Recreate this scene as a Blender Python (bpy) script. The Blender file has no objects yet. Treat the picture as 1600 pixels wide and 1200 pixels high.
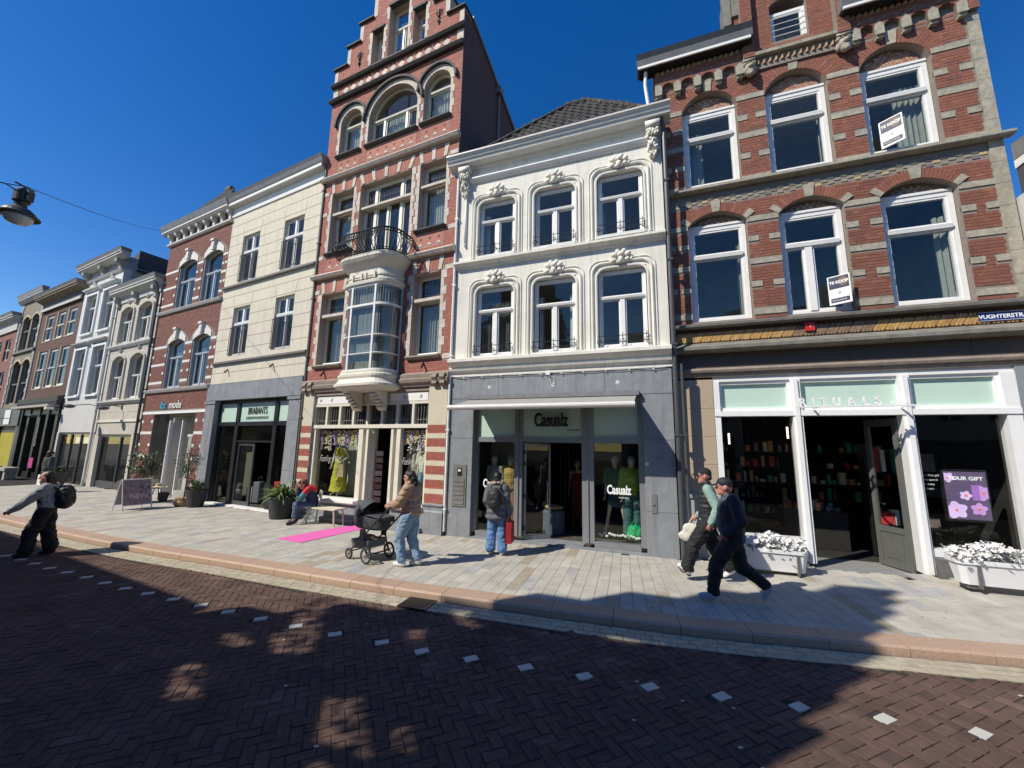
import bpy, bmesh, math, random
import numpy as np
from mathutils import Vector, Matrix, noise as mnoise
random.seed(7); RN = random.Random(11)
SC = bpy.context.scene; COL = SC.collection
rad = math.radians
# ---------------------------------------------------------------- camera, sky, sun, exposure
cam = bpy.data.cameras.new('camera'); camo = bpy.data.objects.new('camera', cam); COL.objects.link(camo)
cam.sensor_fit = 'HORIZONTAL'; cam.sensor_width = 36.0; cam.lens = 36.0*625.3/1600.0
cam.clip_start = 0.05; cam.clip_end = 2000
_p, _r = .15883, .01799
_f = Vector((0, math.cos(_p), math.sin(_p))); _x = Vector((1, 0, 0)); _u = _x.cross(_f)
_X = _x*math.cos(_r)+_u*math.sin(_r); _U = -_x*math.sin(_r)+_u*math.cos(_r)
camo.matrix_world = Matrix(((_X.x, _U.x, -_f.x, 0), (_X.y, _U.y, -_f.y, 0), (_X.z, _U.z, -_f.z, 2.1), (0, 0, 0, 1)))
SC.camera = camo
SUN = Vector((.921, .476, -1.0)).normalized()          # the way the light travels
sl = bpy.data.lights.new('sun', 'SUN'); sl.energy = 5.0; sl.angle = rad(.53); sl.color = (1, .935, .81)
so = bpy.data.objects.new('sun', sl); COL.objects.link(so); so.rotation_euler = SUN.to_track_quat('-Z', 'Y').to_euler(); so.location = (-20, -10, 40)
wd = bpy.data.worlds.new('World'); SC.world = wd; wd.use_nodes = True
wn = wd.node_tree.nodes; wl = wd.node_tree.links; bg = wn['Background']
sky = wn.new('ShaderNodeTexSky'); sky.sky_type = 'NISHITA'; sky.sun_disc = False
sky.sun_elevation = math.asin(-SUN.z); sky.sun_rotation = math.atan2(-SUN.x, -SUN.y)
sky.air_density = 1.0; sky.dust_density = .1; sky.ozone_density = 2.0; sky.altitude = 0
hs = wn.new('ShaderNodeHueSaturation'); hs.inputs['Saturation'].default_value = 1.42; hs.inputs['Value'].default_value = 1.5; hs.inputs['Hue'].default_value = .512
wl.new(sky.outputs[0], hs.inputs['Color']); wl.new(hs.outputs[0], bg.inputs[0]); bg.inputs[1].default_value = .088
SC.view_settings.view_transform = 'Standard'; SC.view_settings.look = 'None'
SC.view_settings.exposure = 0.1; SC.view_settings.gamma = 1
SC.render.film_transparent = False
try:
    SC.cycles.max_bounces = 6; SC.cycles.transparent_max_bounces = 12; SC.cycles.caustics_reflective = False
except Exception: pass
# ---------------------------------------------------------------- materials
MC = {}
def mat(name, col, rough=.6, var=.12, scale=6., bump=0., bscale=40., metal=0., isl=0., col2=None, spec=None, streak=0., emit=0., c3=None):
    if name in MC: return MC[name]
    m = bpy.data.materials.new(name); m.use_nodes = True; n = m.node_tree.nodes; l = m.node_tree.links
    b = n['Principled BSDF']; b.inputs['Roughness'].default_value = rough; b.inputs['Metallic'].default_value = metal
    if spec is not None: b.inputs['Specular IOR Level'].default_value = spec
    col = tuple(col[:3])
    tc = n.new('ShaderNodeTexCoord'); out = None
    def mix(bt, fac, a, c):
        x = n.new('ShaderNodeMix'); x.data_type = 'RGBA'; x.blend_type = bt
        for s, v in ((x.inputs[0], fac), (x.inputs[6], a), (x.inputs[7], c)):
            if hasattr(v, 'links') or hasattr(v, 'is_linked'): l.new(v, s)
            elif isinstance(v, tuple): s.default_value = v+(1,) if len(v) == 3 else v
            else: s.default_value = v
        return x.outputs[2]
    nz = n.new('ShaderNodeTexNoise'); nz.inputs['Scale'].default_value = scale; nz.inputs['Detail'].default_value = 5; nz.inputs['Roughness'].default_value = .65
    l.new(tc.outputs['Object'], nz.inputs['Vector'])
    mr = n.new('ShaderNodeMapRange'); mr.inputs[1].default_value = .3; mr.inputs[2].default_value = .7
    l.new(nz.outputs[0], mr.inputs[0])
    lo = tuple(c*(1-var) for c in col); hi = tuple(min(1, c*(1+var)) for c in col)
    out = mix('MIX', mr.outputs[0], lo, hi)
    if isl > 0:
        g = n.new('ShaderNodeNewGeometry'); oi = n.new('ShaderNodeObjectInfo'); ad = n.new('ShaderNodeMath'); ad.operation = 'ADD'
        fr = n.new('ShaderNodeMath'); fr.operation = 'FRACT'
        l.new(g.outputs['Random Per Island'], ad.inputs[0]); l.new(oi.outputs['Random'], ad.inputs[1]); l.new(ad.outputs[0], fr.inputs[0])
        rp = n.new('ShaderNodeValToRGB'); l.new(fr.outputs[0], rp.inputs[0])
        e = rp.color_ramp.elements
        c2 = col2 or tuple(c*.6 for c in col); cc = c3 or tuple(min(1, c*1.25) for c in col)
        e[0].position = 0; e[0].color = c2+(1,); e[1].position = 1; e[1].color = cc+(1,)
        k = e.new(.35); k.color = col+(1,)
        k = e.new(.75); k.color = tuple(c*.9 for c in col)+(1,)
        out = mix('MIX', isl, out, rp.outputs[0])
        g2 = mix('MULTIPLY', .7, out, mix('MIX', mr.outputs[0], (1-var,)*3, (1+var,)*3)); out = g2
    if streak > 0:      # rain streaks and dirt, long in z
        mp = n.new('ShaderNodeMapping'); mp.inputs['Scale'].default_value = (5, 5, .35); l.new(tc.outputs['Object'], mp.inputs[0])
        n2 = n.new('ShaderNodeTexNoise'); n2.inputs['Scale'].default_value = 1.6; n2.inputs['Detail'].default_value = 6; l.new(mp.outputs[0], n2.inputs['Vector'])
        m2 = n.new('ShaderNodeMapRange'); m2.inputs[1].default_value = .48; m2.inputs[2].default_value = .75; m2.inputs[4].default_value = streak; l.new(n2.outputs[0], m2.inputs[0])
        out = mix('MULTIPLY', m2.outputs[0], out, (.45, .42, .38))
    l.new(out, b.inputs['Base Color'])
    if bump > 0:
        n3 = n.new('ShaderNodeTexNoise'); n3.inputs['Scale'].default_value = bscale; n3.inputs['Detail'].default_value = 4; l.new(tc.outputs['Object'], n3.inputs['Vector'])
        bp = n.new('ShaderNodeBump'); bp.inputs['Strength'].default_value = bump; bp.inputs['Distance'].default_value = .01; l.new(n3.outputs[0], bp.inputs['Height']); l.new(bp.outputs[0], b.inputs['Normal'])
    if emit > 0:
        l.new(out, b.inputs['Emission Color']); b.inputs['Emission Strength'].default_value = emit
    MC[name] = m; return m
def brickmat(name, c1, c2, mort, bw, bh, rough=.85):
    if name in MC: return MC[name]
    m = mat(name, c1, rough, .15, 3); n = m.node_tree.nodes; l = m.node_tree.links; b = n['Principled BSDF']
    tc = n.new('ShaderNodeTexCoord'); sp = n.new('ShaderNodeSeparateXYZ'); cb = n.new('ShaderNodeCombineXYZ')
    l.new(tc.outputs['Object'], sp.inputs[0]); ad = n.new('ShaderNodeMath'); ad.operation = 'ADD'
    l.new(sp.outputs[0], ad.inputs[0]); l.new(sp.outputs[1], ad.inputs[1]); l.new(ad.outputs[0], cb.inputs[0]); l.new(sp.outputs[2], cb.inputs[1])
    bt = n.new('ShaderNodeTexBrick'); bt.inputs['Scale'].default_value = 1; bt.inputs['Brick Width'].default_value = bw; bt.inputs['Row Height'].default_value = bh
    bt.inputs['Mortar Size'].default_value = .006; bt.inputs['Color1'].default_value = c1+(1,); bt.inputs['Color2'].default_value = c2+(1,); bt.inputs['Mortar'].default_value = mort+(1,)
    l.new(cb.outputs[0], bt.inputs['Vector'])
    src = b.inputs['Base Color'].links[0].from_socket
    mx = n.new('ShaderNodeMix'); mx.data_type = 'RGBA'; mx.inputs[0].default_value = .8; l.new(src, mx.inputs[6]); l.new(bt.outputs[0], mx.inputs[7]); l.new(mx.outputs[2], b.inputs['Base Color'])
    bp = n.new('ShaderNodeBump'); bp.inputs['Strength'].default_value = .6; bp.inputs['Distance'].default_value = .01; bp.invert = True
    l.new(bt.outputs['Fac'], bp.inputs['Height']); l.new(bp.outputs[0], b.inputs['Normal'])
    return m
def glassmat(name='window_glass', tint=(.72, .78, .76), boost=1.8, base=.085, wav=.03):
    if name in MC: return MC[name]
    m = bpy.data.materials.new(name); m.use_nodes = True; n = m.node_tree.nodes; l = m.node_tree.links
    n.remove(n['Principled BSDF']); o = n['Material Output']
    t = n.new('ShaderNodeBsdfTransparent'); t.inputs[0].default_value = tint+(1,)
    g = n.new('ShaderNodeBsdfGlossy'); g.inputs['Roughness'].default_value = 0.0; g.inputs[0].default_value = (1, .96, .84, 1)
    ge = n.new('ShaderNodeNewGeometry'); dt = n.new('ShaderNodeVectorMath'); dt.operation = 'DOT_PRODUCT'; l.new(ge.outputs['Incoming'], dt.inputs[0]); l.new(ge.outputs['True Normal'], dt.inputs[1])
    def mth(op, a, v): x = n.new('ShaderNodeMath'); x.operation = op; x.use_clamp = False; l.new(a, x.inputs[0]); x.inputs[1].default_value = v; return x
    ab = mth('ABSOLUTE', dt.outputs['Value'], 0); su = n.new('ShaderNodeMath'); su.operation = 'SUBTRACT'; su.inputs[0].default_value = 1; l.new(ab.outputs[0], su.inputs[1])
    pw = mth('POWER', su.outputs[0], 4.0); ma = mth('MULTIPLY', pw.outputs[0], .9); ma = mth('ADD', ma.outputs[0], base)
    mx = n.new('ShaderNodeMixShader'); l.new(ma.outputs[0], mx.inputs[0]); l.new(t.outputs[0], mx.inputs[1]); l.new(g.outputs[0], mx.inputs[2]); l.new(mx.outputs[0], o.inputs[0])
    tc = n.new('ShaderNodeTexCoord'); nz = n.new('ShaderNodeTexNoise'); nz.inputs['Scale'].default_value = 1.7; l.new(tc.outputs['Object'], nz.inputs['Vector'])
    bp = n.new('ShaderNodeBump'); bp.inputs['Strength'].default_value = wav; bp.inputs['Distance'].default_value = .1; l.new(nz.outputs[0], bp.inputs['Height']); l.new(bp.outputs[0], g.inputs['Normal'])
    MC[name] = m; return m
GL = glassmat()
GLS = glassmat('shop_glass', (.88, .91, .89), 1.15, .055, .006)
WHITE = mat('white_paint', (.80, .79, .76), .45, .05, 5, .15, 60)
CREAMP = mat('cream_paint', (.70, .67, .56), .5, .07, 5, .15, 60)
STUC = mat('ivory_stucco', (.76, .735, .65), .8, .08, 1.6, .5, 35, streak=.28)
LSTUC = mat('light_grey_stucco', (.52, .51, .475), .8, .1, 3, .4, 35, streak=.4)
PSTUC = mat('pale_stucco_blocks', (.50, .465, .395), .8, .08, 3, .4, 35, streak=.25)
YSTUC = mat('yellow_cream_stucco', (.63, .575, .455), .8, .07, 1.4, .35, 40, streak=.26)
SAND = mat('pale_sandstone', (.58, .51, .43), .85, .14, 7, .5, 30, isl=.35, col2=(.46, .40, .35), c3=(.66, .59, .50))
GSTONE = mat('greyish_sandstone', (.36, .33, .26), .85, .2, 9, .6, 30, isl=.35, col2=(.26, .25, .20), c3=(.46, .42, .33))
DSTONE = mat('weathered_dark_stone', (.20, .19, .165), .85, .25, 6, .5, 25, streak=.3)
BROWNST = mat('brown_lintel_stone', (.27, .22, .18), .85, .2, 6, .5, 25)
BLUEST = mat('belgian_bluestone', (.235, .25, .27), .6, .16, 3.5, .35, 50, streak=.4)
BEIGEG = mat('beige_granite', (.42, .34, .24), .6, .16, 60, .2, 80)
DGRAN = mat('dark_brown_granite', (.10, .078, .06), .5, .25, 30, .2, 60)
MORT = mat('mortar', (.25, .21, .18), .95, .15, 20, .4, 90)
MORTL = mat('pale_mortar', (.42, .33, .28), .95, .12, 20, .4, 90)
RBR = mat('dark_red_brick', (.26, .098, .064), .85, .2, 12, .7, 45, isl=.7, col2=(.17, .070, .054), c3=(.33, .132, .082))
TBR = mat('salmon_brick', (.40, .150, .108), .85, .15, 12, .6, 45, isl=.6, col2=(.31, .115, .088), c3=(.48, .21, .155))
IBR = mat('brown_red_brick', (.21, .085, .062), .85, .2, 12, .7, 45, isl=.7, col2=(.14, .065, .055), c3=(.29, .125, .09))
OCHRE = mat('ochre_glazed_brick', (.50, .30, .10), .5, .15, 14, .4, 40, isl=.6, col2=(.33, .17, .07), c3=(.60, .42, .20))
MULTI = mat('mixed_glazed_brick', (.30, .27, .20), .6, .2, 14, .4, 40, isl=.95, col2=(.12, .11, .11), c3=(.55, .42, .2))
DARK = mat('dark_interior', (.022, .020, .019), .9, .3, 4)
INT = mat('interior_plaster', (.55, .53, .48), .9, .15, 3)
INTW = mat('bright_interior', (.42, .42, .36), .9, .1, 3)
BLACK = mat('black_metal', (.016, .016, .017), .4, .2, 8)
DGREY = mat('dark_grey_metal', (.07, .073, .078), .4, .12, 8)
GREYP = mat('grey_aluminium', (.26, .27, .285), .35, .08, 6, metal=.3)
TILE = mat('dark_roof_tile', (.045, .040, .036), .85, .3, 9, .6, 30, isl=.6, col2=(.028, .026, .026), c3=(.10, .092, .08))
ZINC = mat('zinc_gutter', (.20, .20, .205), .5, .15, 5, streak=.3)
FROST = mat('frosted_green_glass', (.50, .66, .57), .25, .03, 2)
CURT = mat('grey_curtain', (.42, .41, .37), .9, .1, 10)
CURTW = mat('white_curtain', (.62, .63, .60), .9, .08, 10)
LEAD = mat('leaded_line', (.05, .05, .05), .6)
IRON = mat('wrought_iron', (.012, .011, .011), .5, .2, 20)
# ---------------------------------------------------------------- mesh building
class MB:
    def __init__(s): s.v = []; s.f = []
    def add(s, vs, fs):
        k = len(s.v); s.v += [tuple(p) for p in vs]; s.f += [tuple(i+k for i in q) for q in fs]; return s
    def box(s, x0, x1, y0, y1, z0, z1):
        if x1 < x0: x0, x1 = x1, x0
        if y1 < y0: y0, y1 = y1, y0
        if z1 < z0: z0, z1 = z1, z0
        return s.add([(x0,y0,z0),(x1,y0,z0),(x1,y1,z0),(x0,y1,z0),(x0,y0,z1),(x1,y0,z1),(x1,y1,z1),(x0,y1,z1)],
                     [(0,3,2,1),(4,5,6,7),(0,1,5,4),(1,2,6,5),(2,3,7,6),(3,0,4,7)])
    def prism(s, pts, y0, y1):        # polygon in xz pushed through y
        n = len(pts); a = sum(pts[i][0]*pts[(i+1) % n][1]-pts[(i+1) % n][0]*pts[i][1] for i in range(n))
        if a < 0: pts = pts[::-1]
        vs = [(x, y0, z) for x, z in pts]+[(x, y1, z) for x, z in pts]
        return s.add(vs, [tuple(range(n)), tuple(range(2*n-1, n-1, -1))]+[(i, i+n, (i+1) % n+n, (i+1) % n) for i in range(n)])
    def prof(s, pts, x0, x1):         # polygon in yz pushed along x
        n = len(pts); a = sum(pts[i][0]*pts[(i+1) % n][1]-pts[(i+1) % n][0]*pts[i][1] for i in range(n))
        if a < 0: pts = pts[::-1]
        vs = [(x0, y, z) for y, z in pts]+[(x1, y, z) for y, z in pts]
        return s.add(vs, [tuple(range(n-1, -1, -1)), tuple(range(n, 2*n))]+[(i, (i+1) % n, (i+1) % n+n, i+n) for i in range(n)])
    def flat(s, pts, z0, z1):         # polygon in xy pushed through z
        n = len(pts); a = sum(pts[i][0]*pts[(i+1) % n][1]-pts[(i+1) % n][0]*pts[i][1] for i in range(n))
        if a < 0: pts = pts[::-1]
        vs = [(x, y, z0) for x, y in pts]+[(x, y, z1) for x, y in pts]
        return s.add(vs, [tuple(range(n-1, -1, -1)), tuple(range(n, 2*n))]+[(i, (i+1) % n, (i+1) % n+n, i+n) for i in range(n)])
    def tube(s, pts, r, n=8, caps=True):
        P = [Vector(p) for p in pts]; R = r if isinstance(r, (list, tuple)) else [r]*len(P); rings = []
        up = None
        for i, p in enumerate(P):
            t = (P[min(i+1, len(P)-1)]-P[max(i-1, 0)]).normalized()
            if up is None: up = t.orthogonal().normalized()
            up = (up-t*up.dot(t)); up = up.normalized() if up.length > 1e-6 else t.orthogonal().normalized()
            w = t.cross(up); rings.append([p+(up*math.cos(2*math.pi*k/n)+w*math.sin(2*math.pi*k/n))*R[i] for k in range(n)])
        vs = [q for rg in rings for q in rg]; fs = []
        for i in range(len(P)-1):
            for k in range(n): fs.append((i*n+k, i*n+(k+1) % n, (i+1)*n+(k+1) % n, (i+1)*n+k))
        if caps: fs += [tuple(range(n-1, -1, -1)), tuple(range((len(P)-1)*n, len(P)*n))]
        return s.add(vs, fs)
    def lathe(s, pr, cx=0, cy=0, n=24, cz=0):
        vs = [(cx+r*math.cos(2*math.pi*k/n), cy+r*math.sin(2*math.pi*k/n), cz+z) for r, z in pr for k in range(n)]; fs = []
        for i in range(len(pr)-1):
            for k in range(n): fs.append((i*n+k, i*n+(k+1) % n, (i+1)*n+(k+1) % n, (i+1)*n+k))
        fs += [tuple(range(n-1, -1, -1)), tuple(range((len(pr)-1)*n, len(pr)*n))]
        return s.add(vs, fs)
    def ell(s, c, r, n=12, m=8, rot=None):
        vs = []; fs = []
        for i in range(m+1):
            a = math.pi*i/m
            for k in range(n):
                b = 2*math.pi*k/n; p = Vector((r[0]*math.sin(a)*math.cos(b), r[1]*math.sin(a)*math.sin(b), -r[2]*math.cos(a)))
                if rot is not None: p = rot @ p
                vs.append((c[0]+p.x, c[1]+p.y, c[2]+p.z))
        for i in range(m):
            for k in range(n): fs.append((i*n+k, i*n+(k+1) % n, (i+1)*n+(k+1) % n, (i+1)*n+k))
        return s.add(vs, fs)
    def loft(s, rings, close=False, caps=True):
        n = len(rings[0]); vs = [p for r in rings for p in r]; fs = []
        for i in range(len(rings)-1):
            for k in range(n if close else n-1): fs.append((i*n+k, i*n+(k+1) % n, (i+1)*n+(k+1) % n, (i+1)*n+k))
        if caps: fs += [tuple(range(n-1, -1, -1)), tuple(range((len(rings)-1)*n, len(rings)*n))]
        return s.add(vs, fs)
    def quad(s, a, b, c, d): return s.add([a, b, c, d], [(0, 1, 2, 3)])
    def mesh(s, name, mats, smooth=False, fix=False):
        me = bpy.data.meshes.new(name); me.from_pydata(s.v, [], s.f)
        for m in (mats if isinstance(mats, (list, tuple)) else [mats]): me.materials.append(m)
        if fix:
            bm = bmesh.new(); bm.from_mesh(me); bmesh.ops.remove_doubles(bm, verts=bm.verts, dist=1e-5); bmesh.ops.recalc_face_normals(bm, faces=bm.faces); bm.to_mesh(me); bm.free()
        if smooth: me.polygons.foreach_set('use_smooth', [True]*len(me.polygons))
        me.update(); return me
def link(name, me, parent=None, loc=None, rot=None, scale=None):
    o = bpy.data.objects.new(name, me); COL.objects.link(o)
    if parent is not None:
        o.parent = parent
        if 'xb' in parent.keys(): o.location.x = -parent['xb']
    if loc is not None: o.location = Vector(loc)+o.location
    if rot is not None: o.rotation_euler = rot
    if scale is not None: o.scale = scale
    return o
def part(name, mb, m, parent, smooth=False, fix=False, **k):
    if not mb.v: return None
    return link(name, mb.mesh(name, m, smooth, fix), parent, **k)
def thing(name, label, cat, loc=(0, 0, 0), rotz=0, group=None, xb=None):
    o = bpy.data.objects.new(name, None); COL.objects.link(o); o.location = loc; o.rotation_euler = (0, 0, rotz)
    o['label'] = label; o['category'] = cat; o.empty_display_size = .2
    if group: o['group'] = group
    if xb is not None: o['xb'] = xb
    return o
def tag(o, label, cat, group=None, kind=None):
    o['label'] = label; o['category'] = cat
    if group: o['group'] = group
    if kind: o['kind'] = kind
    return o
# street frames: W (white + right brick house), T (stepped gable house), C (everything further left)
class Fr:
    def __init__(s, A, th):
        s.A = Vector((A[0], A[1], 0)); s.th = th; s.rz = rad(th-90)
        s.d = Vector((math.sin(rad(th)), -math.cos(rad(th)), 0)); s.i = Vector((math.cos(rad(th)), math.sin(rad(th)), 0))
    def w(s, x, y, z=0): return s.A+s.d*x+s.i*y+Vector((0, 0, z))
FW = Fr((3.263, 8.319), 69.8); FT = Fr((-1.678, 10.108), 65.25); FC = Fr((-6.432, 12.365), 62.8)
SETB = 1.034          # the brick corner house stands .3 m behind the white one and is built a little larger
def setback(t, x, y=0, z=0): t.location = FW.w(x*SETB+.0065, y*SETB+.304, z*SETB-.071); t.scale = (SETB,)*3; return t
def house(fr, name, label, x, cat='building', group=None):
    return thing(name, label, cat, fr.w(x, 0), fr.rz, group, xb=x)
# holes are (x0,x1,z0,z1,rise): rise is the height of an arch over z1
def arcz(h, x):
    x0, x1, z0, z1, r = h; c = (x0+x1)/2; a = (x1-x0)/2
    if r <= 0: return z1
    R = (a*a+r*r)/(2*r); d = R*R-(x-c)**2
    return z1+r-R+math.sqrt(max(d, 0))
def span(h, z):       # x interval of hole at height z
    x0, x1, z0, z1, r = h
    if z < z0 or z > z1+r: return None
    if z <= z1 or r <= 0: return (x0, x1)
    c = (x0+x1)/2; a = (x1-x0)/2; R = (a*a+r*r)/(2*r); dz = z-(z1+r-R); d = R*R-dz*dz
    if d <= 0: return None
    w = min(a, math.sqrt(d)); return (c-w, c+w)
def wall(mb, x0, x1, z0, z1, holes, y0=0, y1=.3):
    hs = [(h+(0,))[:5] for h in holes]
    zs = sorted({z0, z1}|{min(max(z, z0), z1) for h in hs for z in (h[2], h[3]+h[4])})
    for a, b in zip(zs, zs[1:]):
        if b-a < 1e-4: continue
        m = (a+b)/2; iv = sorted((h[0], h[1]) for h in hs if h[2] < m < h[3]+h[4]); x = x0
        for p, q in iv:
            if p > x+1e-4: mb.box(x, p, y0, y1, a, b)
            x = max(x, q)
        if x < x1-1e-4: mb.box(x, x1, y0, y1, a, b)
    for h in hs:
        if h[4] > 0:
            n = 14; t = h[3]+h[4]
            for i in range(n):
                a = h[0]+(h[1]-h[0])*i/n; b = h[0]+(h[1]-h[0])*(i+1)/n
                mb.prism([(a, arcz(h, a)), (b, arcz(h, b)), (b, t+.0005), (a, t+.0005)], y0, y1)
def rows(x0, x1, z0, z1, ex, ch, bl, mo=.007):
    """brick rectangles laid in running bond between the exclusions"""
    out = []; r = 0; z = z0
    hs = [(h+(0,))[:5] for h in ex]
    while z+ch <= z1+.004:
        za, zb = z, z+ch-mo; iv = [(x0, x1)]
        for h in hs:
            s1 = [span(h, q) for q in (za+.004, (za+zb)/2, zb-.004)]; s1 = [q for q in s1 if q]
            if not s1: continue
            p, q = min(k[0] for k in s1), max(k[1] for k in s1); nv = []
            for a, b in iv:
                if q <= a or p >= b: nv.append((a, b)); continue
                if p > a: nv.append((a, p))
                if q < b: nv.append((q, b))
            iv = nv
        hdr = (r % 2)
        L = bl if not hdr else bl/2
        off = (bl/4 if hdr else 0)
        for a, b in iv:
            k = math.floor((a-off)/L); x = off+k*L
            while x < b-.01:
                p, q = max(x, a+.002), min(x+L-mo, b-.002)
                if q-p > .022: out.append((p, q, za, zb))
                x += L
        z += ch; r += 1
    return out
def bricks(rects, m, parent, near, y=0, pro=.006, th=.02, nmax=300, name='brick'):
    """300 nearest bricks as objects, the rest joined as one part"""
    rects = sorted(rects, key=lambda q: (q[0]+q[1]-2*near[0])**2+(q[2]+q[3]-2*near[1])**2)
    um = MB().box(-.5, .5, -.5, .5, -.5, .5); me = um.mesh(name, m)
    bv = me
    for p, q, a, b in rects[:nmax]:
        d = pro+RN.uniform(-.002, .003)
        link(name, bv, parent, loc=((p+q)/2, y-d+th/2, (a+b)/2), scale=(q-p, th, b-a))
    mb = MB()
    for p, q, a, b in rects[nmax:]:
        d = y-pro-RN.uniform(-.002, .003)
        mb.add([(p,d,a),(q,d,a),(q,d,b),(p,d,b),(p,y+.002,a),(q,y+.002,a),(q,y+.002,b),(p,y+.002,b)], [(0,1,2,3),(0,4,5,1),(1,5,6,2),(2,6,7,3),(3,7,4,0)])
    o = part('bricks', mb, m, parent)
    if o: o['kind'] = 'stuff'
def text(s, size, m, parent, loc, ext=.01, xs=1., align='LEFT', name='lettering', rot=(math.pi/2, 0, 0), shear=0., bold=0., space=1.):
    cu = bpy.data.curves.new(name, 'FONT'); cu.body = s; cu.size = size; cu.extrude = ext; cu.align_x = align; cu.shear = shear; cu.offset = bold; cu.space_character = space
    o = bpy.data.objects.new('t', cu); COL.objects.link(o); dg = bpy.context.evaluated_depsgraph_get()
    me = bpy.data.meshes.new_from_object(o.evaluated_get(dg)); bpy.data.objects.remove(o); bpy.data.curves.remove(cu)
    me.materials.clear(); me.materials.append(m)
    return link(name, me, parent, loc=loc, rot=rot, scale=(xs, 1, 1))
def curtain(mb, x0, x1, z0, z1, y, amp=.025, k=34):
    n = max(4, int((x1-x0)*k)); ph = RN.random()*6
    P = [(x0+(x1-x0)*i/n, y+amp*math.sin(i*2.1+ph)+amp*.4*math.sin(i*.7)) for i in range(n+1)]
    for (a, ya), (b, yb) in zip(P, P[1:]): mb.quad((a, ya, z0), (b, yb, z0), (b, yb, z1), (a, ya, z1))
def window(root, x0, x1, z0, z1, fm, y=.12, fw=.06, tr=(), mull=(), leaf=.03, gm=None, cur=None, arch=0, trh=.06, name='window', curm=None, deep=.06, lead=None, sill=None):
    mb = MB(); d0, d1 = y, y+deep
    mb.box(x0, x0+fw, d0, d1, z0, z1); mb.box(x1-fw, x1, d0, d1, z0, z1)
    mb.box(x0+fw, x1-fw, d0, d1, z0, z0+fw)
    if not arch: mb.box(x0+fw, x1-fw, d0, d1, z1-fw, z1)
    for t in tr: mb.prof([(d0-.035, t-trh/2), (d0-.05, t+trh/2-.012), (d0-.045, t+trh/2), (d1, t+trh/2), (d1, t-trh/2)], x0+fw, x1-fw)
    zz = [z0+fw]+[v for t in tr for v in (t-trh/2, t+trh/2)]+[z1-(0 if arch else fw)]
    cells = []
    for a, b in zip(zz[::2], zz[1::2]):
        xs = [x0+fw]
        for mx, ma, mbb, mw in mull:
            if ma < (a+b)/2 < mbb: xs += [mx-mw/2, mx+mw/2]; mb.box(mx-mw/2, mx+mw/2, d0-.02, d1, a, b)
        xs.append(x1-fw); cells += [(p, q, a, b) for p, q in zip(xs[::2], xs[1::2])]
    for p, q, a, b in cells:
        if arch and b > z1-.01: continue
        e = .012
        mb.box(p, p+leaf, d0+e, d1-.01, a, b); mb.box(q-leaf, q, d0+e, d1-.01, a, b); mb.box(p+leaf, q-leaf, d0+e, d1-.01, a, a+leaf); mb.box(p+leaf, q-leaf, d0+e, d1-.01, b-leaf, b)
    H = (x0, x1, z0, z1, arch)
    if arch:
        Hi = (x0+fw, x1-fw, z0, z1, arch-fw*.9); n = 18
        for i in range(n):
            a = x0+(x1-x0)*i/n; b = x0+(x1-x0)*(i+1)/n; ai = x0+fw+(x1-x0-2*fw)*i/n; bi = x0+fw+(x1-x0-2*fw)*(i+1)/n
            mb.prism([(a, arcz(H, a)), (b, arcz(H, b)), (bi, arcz(Hi, bi)), (ai, arcz(Hi, ai))], d0, d1)
    fo = part(name, mb, fm, root)
    for p, q, a, b in cells:
        g = MB()
        if arch and b > z1-.01:
            n = 12; pts = [(p, a), (q, a)]+[(q-(q-p)*i/n, max(a+.01, arcz(Hi, q-(q-p)*i/n))) for i in range(n+1)]
            yy = d0+.035; g.add([(x, yy, z) for x, z in pts], [tuple(range(len(pts)))])
        else: g.quad((p+leaf, d0+.035, a+leaf), (q-leaf, d0+.035, a+leaf), (q-leaf, d0+.035, b-leaf), (p+leaf, d0+.035, b-leaf))
        po = part('pane', g, gm or GL, fo)
        if lead and a >= lead:
            lm = MB(); k = max(2, int((q-p)/.11))
            for i in range(1, k): lm.box(p+(q-p)*i/k-.004, p+(q-p)*i/k+.004, d0+.028, d0+.034, a+leaf, b-leaf)
            k = max(2, int((b-a)/.15))
            for i in range(1, k): lm.box(p+leaf, q-leaf, d0+.029, d0+.0335, a+(b-a)*i/k-.004, a+(b-a)*i/k+.004)
            part('leading', lm, LEAD, fo)
    if cur:
        cm = MB()
        for a, b in cur: curtain(cm, x0+fw+(x1-x0-2*fw)*a, x0+fw+(x1-x0-2*fw)*b, z0+fw, (tr[-1]+.3 if tr else z1), d1+.12)
        part('curtain', cm, curm or CURT, fo)
    if sill is not None: part('sill', MB().prof([(-sill, z0-.07), (-sill, z0-.01), (d0, z0+.012), (d0, z0-.07)], x0-.04, x1+.04), fm, fo)
    return fo
def shell(root, x0, x1, z0, z1, ydep, m=None, floors=(), y0=.3, side=None):
    mb = MB(); mb.box(x0, x1, ydep, ydep+.1, z0, z1); mb.box(x0, x0+.1, y0, ydep, z0, z1); mb.box(x1-.1, x1, y0, ydep, z0, z1)
    mb.box(x0+.1, x1-.1, y0, ydep, z1-.1, z1)
    for f in floors: mb.box(x0+.1, x1-.1, y0+.002, ydep, f-.12, f)
    return part('rooms', mb, m or INT, root)
def outerbox(root, x0, x1, z1, ydep, m, name='side_wall', ys=.301):
    mb = MB(); mb.box(x0, x0+.12, ys, ydep, 0, z1); mb.box(x1-.12, x1, ys, ydep, 0, z1); mb.box(x0+.12, x1-.12, ydep-.12, ydep, 0, z1); mb.box(x0+.12, x1-.12, ys, ydep-.12, z1-.1, z1)
    return part(name, mb, m, root)
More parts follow.
